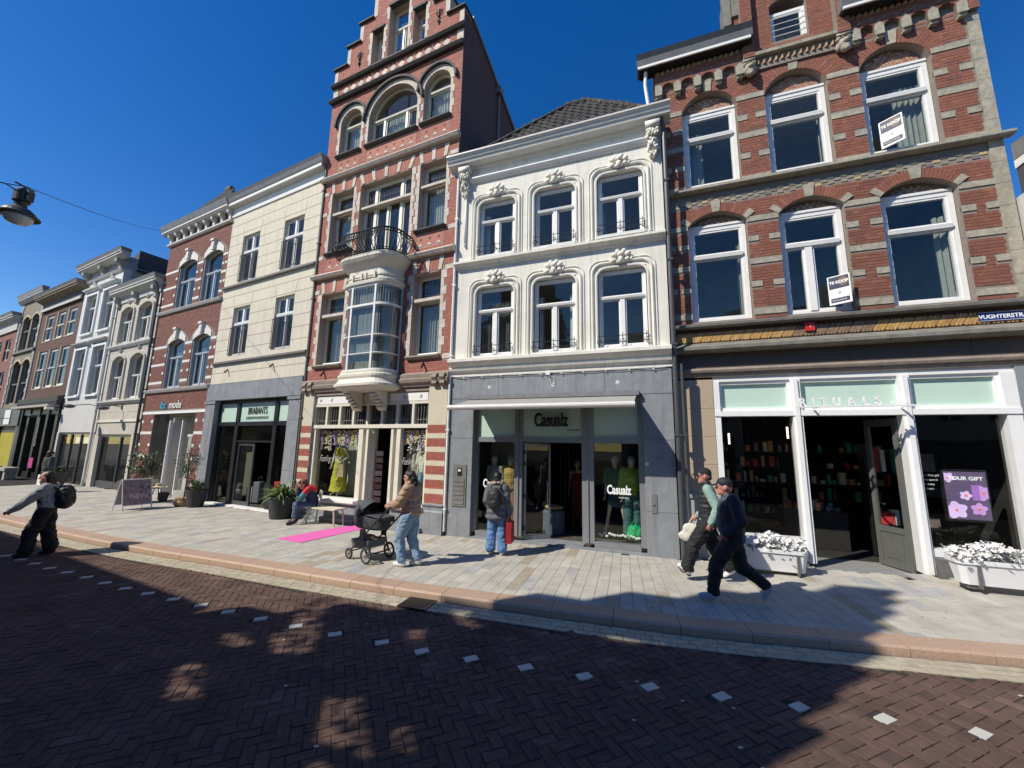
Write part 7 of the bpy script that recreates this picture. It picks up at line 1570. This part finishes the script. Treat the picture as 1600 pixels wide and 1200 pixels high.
def pants(t, j, m, r=(.105, .085, .075), flare=.0, s=1., fold=.012, hem=.05, vox=.012, name='trousers'):
    b = MB(); hp = j['hip']; b.ell(hp+Vector((0, 0, .02)), (.125*s, .165*s, .13*s)); b.ell(hp+Vector((0, 0, .08)), (.12*s, .155*s, .06*s))
    for q in 'lr':
        a = j['a'+q]; kn = j['k'+q]; e = a+(kn-a).normalized()*hem; chain(b, [j['h'+q], (j['h'+q]+kn)/2, kn, (kn+e)/2, e], [r[0]*s, (r[0]*.55+r[1]*.45)*s, r[1]*s, (r[1]*.5+(r[2]+flare)*.5)*s, (r[2]+flare)*s]); b.tube([e+(kn-e)*.05, e-(kn-e).normalized()*.03], [(r[2]+flare)*s, (r[2]+flare)*s*1.03], 12)
    return bake(name, b, m, t, vox, 5, fold, 8)
def top(t, j, m, tor=(.15, .195), arm=(.075, .06, .05), low=.0, s=1., fold=.01, vox=.012, sleeve=1., name='jacket', stripes=0, arms='lr', collar=.07, fs=8):
    b = MB(); ch, hp, nk = j['chest'], j['hip'], j['neck']; lo = hp+Vector((0, 0, low))
    b.ell(ch, (tor[0]*s, tor[1]*s, .21*s)); b.ell(ch+Vector((0, 0, .1))*s, (tor[0]*.85*s, tor[1]*s*.95, .11*s)); up = lo+(ch-lo)*.5; b.ell(up, (tor[0]*s, tor[1]*.95*s, .16*s)); n = 5
    for i in range(n+1): c = lo+(ch-lo)*i/n; b.ell(c, (tor[0]*s, tor[1]*.93*s, .085*s))
    cap(b, j['sl']*.92+ch*.08, j['sr']*.92+ch*.08, .07*s, .07*s)
    if collar: cap(b, nk-Vector((0, 0, .03))*s, nk+Vector((.008, 0, .035))*s, collar*s, collar*.95*s)
    for q in arms:
        w = j['w'+q]; e = j['e'+q]; we = e+(w-e)*min(1, sleeve) if sleeve >= .5 else None
        if sleeve < .5: chain(b, [j['s'+q], j['s'+q]+(e-j['s'+q])*sleeve*2], [arm[0]*s, arm[0]*.95*s])
        else: chain(b, [j['s'+q], (j['s'+q]+e)/2, e, (e+we)/2, we], [arm[0]*s, (arm[0]+arm[1])/2*s, arm[1]*s, (arm[1]*.6+arm[2]*.4)*s, arm[2]*s])
    return bake(name, b, m, t, vox, 5, fold, fs, stripes=stripes)
def hair(t, H, R, m, parts_, s=1., vox=.011, fold=.006):
    b = MB(); 
    for p in parts_: b.ell(H(*p[:3]), tuple(x*s for x in p[3:6]), 12, 8, R)
    return bake('hair', b, m, t, vox, 4, fold, 30)
def capmesh(t, H, R, m, s=1.):
    b = MB(); b.ell(H(-.005, 0, .055), (.108*s, .088*s, .085*s), 16, 10, R); b.ell(H(-.01, 0, .02), (.104*s, .086*s, .06*s), 14, 8, R); 
    for k in range(6): b.ell(H(.10+.012*k, 0, .032-.003*k), (.03*s, (.066-.004*k)*s, .010*s), 12, 6, R)
    return bake('cap', b, m, t, .010, 3)
def shades(t, H, R, m):
    for q in (-1, 1): link('sunglass_lens', MB().ell(H(.096, q*.034, .012), (.008, .028, .022), 12, 8, R).mesh('sunglass_lens', m), t); link('temple', MB().tube([H(.09, q*.06, .02), H(-.01, q*.084, .02)], .004, 5).mesh('temple', m), t)
WSH = mat('white_trainers', (.70, .70, .70), .5, .05, 10); BSO = mat('dark_sole', (.03, .03, .035), .7); BSH = mat('black_leather', (.02, .02, .02), .4)
JL = mat('light_blue_jeans', (.20, .31, .42), .85, .22, 12, .4, 60); JM = mat('mid_blue_jeans', (.10, .20, .38), .85, .25, 12, .4, 60); JD_ = mat('dark_blue_jeans', (.07, .11, .18), .85, .2, 12, .4, 60)
# woman with the pram
t, j, H, R = person('woman in tan puffer jacket and light jeans pushing a black pram', (-1.78, 7.52, 0), rad(160), dict(el=(.12, .24, 1.13), er=(.10, -.24, 1.12), wl=(.42, .12, 1.06), wr=(.40, -.24, 1.06), dl=(1, 0, -.2), dr=(1, 0, -.2), chest=(.03, 0, 1.24), neck=(.05, 0, 1.43), head=(.08, 0, 1.58), kl=(.17, .09, .50), al=(.08, .09, .09), tl=(.23, .09, .035), kr=(.02, -.09, .48), ar=(-.14, -.09, .11), tr=(0, -.09, .03)), .965, vox=.010, curl=1.2)
top(t, j, mat('tan_puffer', (.36, .23, .155), .6, .1, 10), (.17, .205), (.10, .085, .06), .03, stripes=.095, fold=.014, name='puffer_jacket', collar=.095)
pants(t, j, JL, (.12, .095, .078), fold=.016); hair(t, H, R, HAIRD, [(-.03, 0, .04, .095, .086, .095), (-.09, 0, -.02, .06, .07, .09), (-.13, 0, -.10, .04, .05, .10), (.03, 0, .075, .07, .07, .05)]); shades(t, H, R, mat('red_brown_shades', (.10, .02, .02), .2))
for q in 'lr': shoe(t, j, q, WSH, mat('cream_sole', (.6, .57, .5), .7))
# pram
pr = thing('pram', 'black pram with dark grey carrycot and hood pushed by the woman in the tan jacket', 'pram', (-2.43, 7.82, 0), rad(149))
PM_ = mat('pram_frame_black', (.015, .015, .017), .35); PG_ = mat('pram_grey_fabric', (.055, .058, .065), .85, .15, 20, .4, 90)
for x, r, ys in ((0, .145, .27), (.54, .10, .21)):
    for s_ in (-1, 1):
        wb = MB(); N = 28; wb.tube([(x+(r-.018)*math.cos(a), s_*ys, r+(r-.018)*math.sin(a)) for a in np.linspace(0, 2*math.pi, N)], .018, 8); w = link('wheel', wb.mesh('wheel', BSO), pr)
        rb = MB(); rb.tube([(x+(r-.04)*math.cos(a), s_*ys, r+(r-.04)*math.sin(a)) for a in np.linspace(0, 2*math.pi, N)], .007, 6); rb.ell((x, s_*ys, r), (.022, .03, .022), 10, 6)
        for k in range(5): a = k*1.2566; rb.tube([(x, s_*ys, r), (x+(r-.04)*math.cos(a), s_*ys, r+(r-.04)*math.sin(a))], .008, 5)
        link('rim', rb.mesh('rim', mat('grey_rim', (.2, .2, .2), .4)), w)
fb = MB()
for s_ in (-1, 1):
    fb.tube([(-.50, s_*.24, 1.02), (-.40, s_*.25, .93), (-.05, s_*.26, .62), (.16, s_*.25, .42), (.5, s_*.19, .18), (.54, s_*.19, .12)], .015, 8); fb.tube([(0, s_*.25, .145), (.10, s_*.25, .40), (.18, s_*.25, .56)], .015, 8); fb.box(.10, .20, s_*.25-.025, s_*.25+.025, .40, .58)
fb.tube([(-.50, -.24, 1.02), (-.53, -.15, 1.04), (-.53, .15, 1.04), (-.50, .24, 1.02)], .018, 8); fb.tube([(0, -.27, .145), (0, .27, .145)], .014, 8); fb.tube([(.52, -.2, .14), (.52, .2, .14)], .012, 8)
link('chassis', fb.mesh('chassis', PM_), pr)
cb = MB(); rg = []
for z, kx, ky in ((.56, .80, .75), (.60, .92, .92), (.78, 1.0, 1.0), (.80, .98, .98)):
    rg.append([(.20+.42*kx*math.copysign(abs(math.cos(a))**.6, math.cos(a)), .2*ky*math.copysign(abs(math.sin(a))**.7, math.sin(a)), z-(.03 if math.cos(a) < 0 and z > .7 else 0)) for a in np.linspace(0, 2*math.pi, 24, endpoint=False)])
cb.loft(rg, close=True); link('carrycot', cb.mesh('carrycot', PG_), pr)
hb = MB(); rg = []
for i in range(8):       # folding hood, open towards the mother
    a = rad(8+i*17); cx = .36; L = .30; rg.append([(cx+L*math.cos(a)*(math.sin(u)*.98+.02), .205*math.cos(u), .78+L*1.02*math.sin(a)*math.sin(u)+(.012 if i % 2 else 0)) for u in np.linspace(0, math.pi, 15)])
hb.loft(rg, caps=False); link('hood', hb.mesh('hood', mat('pram_hood_grey', (.075, .08, .09), .85, .1, 20, .3, 90), smooth=False), pr)
link('apron', MB().add([(-.18, -.19, .79), (.22, -.2, .82), (.22, .2, .82), (-.18, .19, .79), (-.21, -.17, .70), (-.21, .17, .70)], [(0, 1, 2, 3), (0, 3, 5, 4)]).mesh('apron', PG_), pr)
bb = MB(); bb.loft([[(.05, -.2, .24), (.5, -.17, .2), (.5, .17, .2), (.05, .2, .24)], [(.02, -.22, .38), (.54, -.19, .36), (.54, .19, .36), (.02, .22, .38)]], close=True); link('basket', bb.mesh('basket', mat('pram_basket_grey', (.13, .13, .135), .9, .2, 20)), pr)
link('blanket', MB().ell((.3, 0, .38), (.2, .14, .06)).mesh('blanket', mat('tan_blanket', (.4, .25, .17), .9)), pr)
# woman looking into the shop window
t, j, H, R = person('woman in grey parka with fur hood and black backpack looking into a shop window', (-.26, 8.42, 0), FW.rz+rad(98), dict(kl=(.03, .11, .47), al=(-.02, .12, .09), tl=(.14, .13, .03), kr=(.02, -.12, .47), ar=(-.03, -.14, .09), tr=(.13, -.15, .03), el=(-.05, .23, 1.12), wl=(.1, .2, .95), er=(-.02, -.24, 1.10), wr=(.0, -.27, .85), dr=(0, 0, -1)), .93, vox=.010)
PK = mat('grey_blue_parka', (.10, .11, .13), .8, .15, 10, .4, 50)
top(t, j, PK, (.165, .215), (.088, .078, .062), -.14, fold=.015, name='parka'); b = MB(); b.ell(j['hip']+Vector((-.01, 0, -.14)), (.185, .235, .09)); b.ell(j['hip']+Vector((0, 0, -.04)), (.17, .22, .12)); bake('parka_hem', b, PK, t, .012, 4, .014)
b = MB()
for k in range(26): a = k/25*math.pi*1.5-.75*math.pi+math.pi; b.ell(j['neck']+Vector((.02+.10*math.cos(a), .145*math.sin(a), .035+.03*math.cos(a*2))), (.042, .042, .04), 6, 5)
bake('fur_hood_trim', b, mat('beige_fur', (.34, .26, .20), .95, .35, 40, .9, 80), t, .010, 1, .014, 40)
pants(t, j, JM, (.11, .092, .092), flare=.01, fold=.016); hair(t, H, R, mat('black_hair', (.012, .011, .012), .45, .3, 60), [(-.02, 0, .03, .105, .09, .1), (-.06, 0, -.05, .07, .085, .10), (.01, 0, .07, .09, .08, .05)])
b = MB(); b.ell(j['chest']+Vector((-.22, 0, -.04)), (.10, .15, .2)); b.ell(j['chest']+Vector((-.2, 0, -.14)), (.13, .155, .13)); bp_ = bake('backpack', b, mat('black_nylon', (.018, .018, .02), .6, .2, 12), t, .012, 5, .012, 12)
for q in (-1, 1): link('strap', MB().tube([j['chest']+Vector((-.16, q*.09, .12)), j['chest']+Vector((0, q*.11, .21)), j['chest']+Vector((.14, q*.11, .1))], .018, 6).mesh('strap', BLACK), t)
for q in 'lr': shoe(t, j, q, WSH, mat('cream_sole', (.6, .57, .5)))
hp_ = Vector((-.26, 8.42, 0))+Matrix.Rotation(FW.rz+rad(98), 3, 'Z') @ (j['wr']+Vector((0, -.03, -.08)))
t = thing('shopping_bag', 'dark red shopping bag in the right hand of the woman in the grey parka', 'bag', hp_, FW.rz+rad(98)); b = MB()
b.loft([[(-.15+.02*k, -.055, z), (.15-.02*k, -.055, z), (.15-.02*k, .055, z), (-.15+.02*k, .055, z)] for k, z in ((0, -.46), (.2, -.25), (1, -.06))], close=True); link('bag', b.mesh('bag', mat('dark_red_bag', (.28, .008, .012), .5, .12, 8, .3, 20)), t); link('handle', MB().tube([(-.08, 0, -.07), (-.04, 0, .0), (.04, 0, 0), (.08, 0, -.07)], .007, 6).mesh('handle', mat('dark_red_bag', (.28, .008, .012))), t)
BLK = mat('black_cotton', (.014, .014, .016), .85, .2, 14, .4, 60); NVY = mat('navy_black_jacket', (.010, .012, .022), .75, .2, 12, .4, 60)
# two walking men
WK = dict(kl=(.24, .09, .52), al=(.36, .09, .13), tl=(.50, .09, .12), kr=(-.06, -.09, .48), ar=(-.30, -.09, .17), tr=(-.20, -.09, .05))
t, j, H, R = person('man in black cap, sunglasses, quilted vest and mint sweatshirt walking left', (3.32, 6.95, .04), rad(158), dict(WK, tl=(.46, .09, .17), hip=(0, 0, .92), chest=(.0, 0, 1.25), el=(-.12, .24, 1.12), wl=(-.02, .24, .90), er=(-.05, -.25, 1.12), wr=(.14, -.23, .94)), 1.03, SKIN2, .010)
top(t, j, mat('mint_sweatshirt', (.24, .36, .32), .8, .08, 10, .3, 60), (.145, .185), (.082, .07, .055), .0, name='sweatshirt'); top(t, j, mat('black_quilted_vest', (.018, .019, .021), .6, .15, 10), (.158, .198), (.084, .07, .055), .05, name='quilted_vest', arms='', stripes=.075, fold=.006, collar=.085)
pants(t, j, BLK, (.125, .11, .095), fold=.02); capmesh(t, H, R, BLK); shades(t, H, R, BLACK); hair(t, H, R, HAIRD, [(-.06, 0, -.02, .05, .078, .05)])
for q in 'lr': shoe(t, j, q, WSH, BSO)
for q in 'lr': 
    for s_ in (-1, 1): link('shoe_stripe', MB().tube([j['a'+q]+Vector((.01, s_*.05, -.02)), j['a'+q]+Vector((.05, s_*.05, -.045)), j['a'+q]+Vector((.10, s_*.045, -.02))], .008, 5).mesh('shoe_stripe', BLACK), t)
MR = Matrix.Rotation(rad(158), 3, 'Z')
bp = Vector((3.32, 6.95, .04))+MR @ (j['wr']+Vector((.10, .0, -.12)))
t2 = thing('tote_bag', 'cream canvas bag swinging beside the man with the quilted vest', 'bag', bp, rad(158)); b = MB(); b.ell((.02, 0, -.14), (.15, .05, .12)); b.ell((.07, .0, -.24), (.17, .05, .10)); bake('bag', b, mat('cream_canvas', (.60, .58, .50), .9, .1, 10), t2, .012, 6, .008, 8); link('handle', MB().tube([(-.05, 0, -.06), (-.09, 0, .10), (-.03, 0, .12), (.06, 0, -.05)], .01, 6).mesh('handle', mat('cream_canvas', (.6, .58, .5))), t2)
t, j, H, R = person('man in dark cap, navy jacket and black trousers striding left in front', (3.22, 6.03, .02), rad(161), dict(WK, al=(.32, .09, .10), tl=(.47, .09, .045), kr=(-.10, -.09, .46), ar=(-.42, -.09, .22), tr=(-.36, -.09, .07), hip=(0, 0, .90), chest=(.02, 0, 1.22), neck=(.04, 0, 1.42), head=(.07, 0, 1.57), er=(-.06, -.26, 1.10), wr=(.03, -.26, .86), el=(-.08, .25, 1.12), wl=(.12, .23, .95)), 1.0, SKIN2, .010)
top(t, j, mat('slate_shirt', (.06, .075, .10), .8), (.175, .18), (.06, .05, .04), -.02, name='shirt', sleeve=.3); top(t, j, NVY, (.165, .215), (.09, .078, .062), -.06, fold=.014, name='jacket'); b = MB(); b.ell(j['chest']+Vector((.115, .02, -.14)), (.075, .10, .20)); bake('shirt_front', b, mat('slate_shirt', (.06, .075, .10)), t, .012, 4, .006)
pants(t, j, BLK, (.125, .10, .078), fold=.016); capmesh(t, H, R, mat('navy_cap', (.010, .011, .02), .7))
GSH = mat('grey_trainers', (.38, .38, .42), .5)
for q in 'lr': shoe(t, j, q, GSH, mat('pale_sole', (.45, .45, .48), .6)); link('sock', MB().tube([j['a'+q]+Vector((0, 0, .01)), j['a'+q]+(j['k'+q]-j['a'+q])*.12], .046, 10).mesh('sock', mat('red_sock', (.35, .03, .02), .9)), t)
# woman on the road at the left
t, j, H, R = person('woman in grey sweater and wide black trousers with backpack walking on the shaded road', (-9.04, 8.14, -.1), rad(207), dict(hip=(0, 0, .92), chest=(.03, 0, 1.24), neck=(.06, 0, 1.43), head=(.10, 0, 1.58), er=(.10, -.24, 1.10), wr=(.20, -.22, .90), dr=(.4, 0, -1), sr=(.04, -.18, 1.38), sl=(.02, .17, 1.38), el=(.22, .24, 1.14), wl=(.42, .26, .96), dl=(.8, 0, -.6), kl=(.14, .09, .5), al=(.16, .09, .09), tl=(.30, .09, .04), kr=(-.02, -.09, .5), ar=(-.14, -.09, .1), tr=(0, -.09, .03)), .93, vox=.011)
top(t, j, mat('heather_grey_sweater', (.30, .30, .31), .9, .2, 30, .5, 80), (.155, .205), (.095, .085, .06), .08, fold=.016, name='sweater')
pants(t, j, BLK, (.12, .105, .10), flare=.01, fold=.02, hem=.07, name='wide_trousers')
hair(t, H, R, mat('brown_hair', (.045, .025, .016), .5, .3, 60), [(-.03, 0, .03, .10, .09, .10), (-.08, 0, -.07, .075, .085, .12), (-.10, .0, -.16, .06, .08, .09)])
b = MB(); b.ell(j['chest']+Vector((-.24, 0, -.05)), (.15, .15, .22)); b.ell(j['chest']+Vector((-.25, 0, -.14)), (.16, .16, .15)); bake('backpack', b, mat('black_nylon', (.018, .018, .02)), t, .013, 5, .02, 9)
for q in (-1, 1): link('strap', MB().tube([j['chest']+Vector((-.16, q*.1, .1)), j['chest']+Vector((.03, q*.13, .2)), j['chest']+Vector((.15, q*.13, .05)), j['chest']+Vector((.0, q*.19, -.15))], .02, 6).mesh('strap', BLACK), t)
for q in 'lr': shoe(t, j, q, BSH, BSO)
# seated person
SI = dict(hip=(0, 0, .50), chest=(.10, 0, .80), neck=(.20, 0, .97), head=(.30, 0, 1.05), sl=(.16, .17, .93), sr=(.16, -.17, .93), el=(.36, .18, .68), er=(.34, -.18, .70), wl=(.40, .14, .50), wr=(.38, -.08, .97), dr=(0, .3, 1), dl=(1, 0, -.6), hl=(.02, .10, .48), hr=(.02, -.10, .48), kl=(.42, .12, .50), kr=(.42, -.10, .50), al=(.46, .12, .10), ar=(.40, -.11, .10), tl=(.60, .13, .035), tr=(.54, -.13, .035))
t, j, H, R = person('person in red, navy and teal jacket sitting with head on hand beside the spiky plant', (-5.38, 11.35, 0), rad(212), SI, .98, vox=.011, headp=.45)
top(t, j, mat('navy_jacket_blue', (.018, .028, .085), .8, .15, 10, .4, 50), (.165, .21), (.085, .075, .055), -.02, fold=.014); b = MB(); b.ell(j['chest']+Vector((.0, 0, .10)), (.165, .218, .13)); cap(b, j['sl'], (j['sl']+j['el'])/2, .092, .086); cap(b, j['sr'], (j['sr']+j['er'])/2, .092, .086); bake('red_yoke', b, mat('red_jacket', (.50, .025, .03), .8, .1, 10), t, .012, 4, .01)
b = MB(); cap(b, (j['sl']+j['el'])/2, j['el'], .088, .08); cap(b, (j['sr']+j['er'])/2, j['er'], .088, .08); bake('teal_band', b, mat('teal_jacket', (.06, .22, .22), .8), t, .012, 4, .01)
pants(t, j, JD_, (.105, .085, .07), hem=.12); hair(t, H, R, mat('auburn_hair', (.14, .05, .03), .6, .3, 60), [(-.02, 0, .04, .105, .092, .09), (-.06, 0, -.03, .07, .085, .08), (.03, 0, .08, .07, .07, .05)], fold=.012)
for q in 'lr': shoe(t, j, q, BSH, BSO, boot=False)
# distant people
t, j, H, R = person('woman in dark grey coat holding a white bag at the far left shops', (-18.75, 16.6, 0), FC.rz+rad(100), {}, .97, vox=.016)
top(t, j, mat('dark_grey_coat', (.05, .052, .055), .85), (.16, .21), (.085, .07, .055), -.2, vox=.016, name='coat'); pants(t, j, BLK, vox=.016); hair(t, H, R, HAIRD, [(-.02, 0, .03, .11, .1, .1), (-.05, 0, -.08, .08, .09, .12)], vox=.016)
for q in 'lr': shoe(t, j, q, BSH, BSO)
bw_ = Vector((-18.75, 16.6, 0))+Matrix.Rotation(FC.rz+rad(100), 3, 'Z') @ Vector((0, .24, .8)); t = thing('paper_bag', 'white paper bag held by the distant woman in the dark coat', 'bag', bw_, FC.rz); link('bag', MB().box(-.2, .2, -.07, .07, -.5, -.1).mesh('bag', WHITE), t); link('handle', MB().tube([(-.1, 0, -.1), (0, 0, .0), (.1, 0, -.1)], .01, 5).mesh('handle', WHITE), t)
t, j, H, R = person('person in pale pink top sitting behind the pavement sign', (-13.0, 14.55, 0), rad(-70), SI, .97, SKIN2, vox=.016); top(t, j, mat('pale_pink_top', (.55, .33, .29), .8), vox=.016, name='blouse'); pants(t, j, JD_, vox=.016); hair(t, H, R, HAIRD, [(-.03, 0, .03, .10, .09, .09)], vox=.016)
for q in 'lr': shoe(t, j, q, BSH, BSO)
t = thing('cafe_chair', 'light cafe chair under the person in the pale pink top', 'chair', (-13.0, 14.55, 0), rad(-70)); link('seat', MB().box(-.2, .2, -.2, .2, .40, .43).mesh('seat', WOOD), t); link('backrest', MB().box(-.24, -.21, -.2, .2, .5, .85).mesh('backrest', WOOD), t)
for x in (-.17, .17):
    for y in (-.17, .17): link('leg', MB().tube([(x, y, .4), (x*1.15, y*1.15, 0)], .013, 6).mesh('leg', WOOD), t)
# mannequins
MNQ = mat('mannequin_white', (.62, .60, .57), .4); MNB = mat('mannequin_beige', (.45, .36, .28), .5)
def mann(label, fr_, x, y, z, rz, J=None, skin=MNQ, s=1.): return person(label, fr_.w(x, y, z), fr_.rz+rad(-90+rz), J, s, skin, .014, False, cat='mannequin', name='mannequin', slim=.82)
t, j, H, R = mann('white mannequin in lime yellow long dress in the left dress shop window', FT, -4.02, .50, .64, 8, dict(el=(-.02, .27, 1.14), wl=(.12, .16, 1.0), er=(.0, -.24, 1.14), wr=(.05, -.25, .9)), s=.97)
YD = mat('lime_yellow_dress', (.46, .46, .04), .8, .1, 10, .3, 40); b = MB(); b.loft([[(rx*math.cos(a), ry*math.sin(a), z) for a in np.linspace(0, 6.283, 20, endpoint=False)] for z, rx, ry in ((1.38, .09, .13), (1.25, .115, .15), (1.05, .10, .125), (.88, .13, .165), (.5, .17, .2), (.1, .22, .25))], close=True); bake('dress', b, YD, t, .014, 4, .02, 9)
hb_ = FT.w(-3.78, .36, 1.18); t = thing('straw_handbag', 'beige woven handbag hanging beside the lime dress', 'bag', hb_, FT.rz); link('bag', MB().loft([[(-.13, -.05, 0), (.13, -.05, 0), (.13, .05, 0), (-.13, .05, 0)], [(-.09, -.03, .36), (.09, -.03, .36), (.09, .03, .36), (-.09, .03, .36)]], close=True).mesh('bag', mat('beige_weave', (.42, .34, .22), .9, .25, 50)), t); link('handle', MB().tube([(-.07, 0, .34), (0, 0, .52), (.07, 0, .34)], .01, 6).mesh('handle', MNB), t)
t, j, H, R = mann('headless style mannequin in beige shirt in the right dress shop window', FT, -1.22, .45, .6, -6, {}, s=.92); top(t, j, mat('beige_shirt', (.40, .37, .29), .85, .1, 8), (.14, .19), (.09, .085, .07), -.05, sleeve=.3, fold=.02, name='shirt', vox=.014); pants(t, j, mat('stone_trousers', (.33, .31, .27), .9), vox=.015)
t, j, H, R = mann('mannequin in cream top and denim shorts by the right brick pier', FT, -.82, .40, .6, 10, {}, s=.93); top(t, j, mat('cream_top', (.58, .58, .47), .85), (.14, .19), (.09, .08, .06), 0, sleeve=.45, name='shirt', vox=.014); b = MB(); b.ell(j['hip'], (.13, .17, .12)); cap(b, j['hl'], (j['hl']+j['kl'])/2, .1, .095); cap(b, j['hr'], (j['hr']+j['kr'])/2, .1, .095); bake('denim_shorts', b, JL, t, .014, 3, .01)
t, j, H, R = mann('mannequin in dark green dress in the right window of the white house shop', FW, -1.16, .62, .2, -8, dict(kl=(.0, .16, .49), al=(0, .22, .09), kr=(0, -.16, .49), ar=(0, -.24, .09), tl=(.12, .26, .03), tr=(.12, -.28, .03)), MNB, 1.03)
GD = mat('dark_green_dress', (.01, .10, .05), .8, .15, 10); top(t, j, GD, (.14, .19), (.09, .08, .07), .1, sleeve=.4, name='dress_top', vox=.014, collar=0); b = MB(); b.ell(j['hip']+Vector((0, 0, .0)), (.14, .19, .16)); b.ell(j['hip']+Vector((0, 0, -.18)), (.15, .20, .16)); bake('skirt', b, mat('petrol_skirt', (.015, .05, .055), .8), t, .014, 4, .012)
t, j, H, R = mann('mannequin in lime blouse and petrol trousers in the right window of the white house shop', FW, -.80, .50, .2, 12, {}, MNB, 1.03); top(t, j, mat('lime_blouse', (.30, .40, .04), .8, .1, 8), (.14, .18), (.085, .08, .06), .02, fold=.016, name='blouse', vox=.014); pants(t, j, mat('petrol_trousers', (.05, .12, .12), .8), (.11, .1, .09), flare=.02, vox=.014)
t = thing('green_handbag', 'bright green bag standing in the right window of the white house shop', 'bag', FW.w(-.75, .33, .2), FW.rz); b = MB(); b.ell((0, 0, .16), (.17, .07, .17)); bake('bag', b, mat('bright_green', (.0, .40, .13), .6), t, .014, 3, .02, 12); link('handle', MB().tube([(-.1, 0, .28), (0, 0, .46), (.1, 0, .28)], .01, 6).mesh('handle', mat('bright_green', (0, .4, .13))), t)
for x in np.linspace(-1.5, -.66, 16): 
    t = thing('window_flower', 'small white artificial flower low in the right window of the white house shop', 'flower', FW.w(float(x), .28+RN.uniform(-.05, .08), .18), FW.rz, 'white artificial flowers along the foot of the right shop window'); link('blossom', MB().ell((0, 0, .08+RN.uniform(0, .06)), (.035, .035, .03), 7, 5).mesh('blossom', PET), t); link('stem', MB().tube([(0, 0, 0), (0, 0, .1)], .005, 4).mesh('stem', LG), t)
t, j, H, R = mann('mannequin in pale print blouse in the left window of the white house shop', FW, -4.12, .62, .2, -10, {}, MNB, 1.0); top(t, j, mat('pale_print_blouse', (.30, .31, .25), .8, .3, 20), name='blouse', vox=.014); pants(t, j, mat('cream_trousers', (.4, .36, .28), .8), vox=.015)
t, j, H, R = mann('mannequin in ochre blouse in the left window of the white house shop', FW, -3.72, .68, .2, 10, {}, MNB, 1.0); top(t, j, mat('ochre_blouse', (.38, .27, .08), .8), name='blouse', vox=.014); pants(t, j, mat('rust_trousers', (.30, .12, .05), .8), vox=.015)
t, j, H, R = mann('mannequin in dark red dress deep inside the white house shop doorway', FW, -2.35, 2.3, .05, 0, {}, MNB, 1.02); b = MB().loft([[(rx*math.cos(a), ry*math.sin(a), z) for a in np.linspace(0, 6.283, 20, endpoint=False)] for z, rx, ry in ((1.4, .1, .15), (1.2, .13, .17), (1.02, .11, .14), (.5, .18, .21), (.25, .2, .22))], close=True); bake('dress', b, mat('dark_red_dress', (.20, .02, .015), .8), t, .014, 4, .015)
t = thing('pouf', 'blue grey pouf with a yellow cushion inside the white house shop door', 'pouf', FW.w(-2.75, 1.25, .03), FW.rz); link('pouf', MB().lathe([(.27, 0), (.28, .03), (.28, .52), (.25, .56)], 0, 0, 20).mesh('pouf', mat('blue_grey_felt', (.10, .12, .17), .9)), t)
t = thing('cushion', 'yellow beige cushion lying on the pouf', 'cushion', FW.w(-2.75, 1.25, .62), FW.rz); link('cushion', MB().ell((0, 0, .03), (.24, .2, .07)).mesh('cushion', mat('yellow_cushion', (.36, .30, .12), .9)), t)
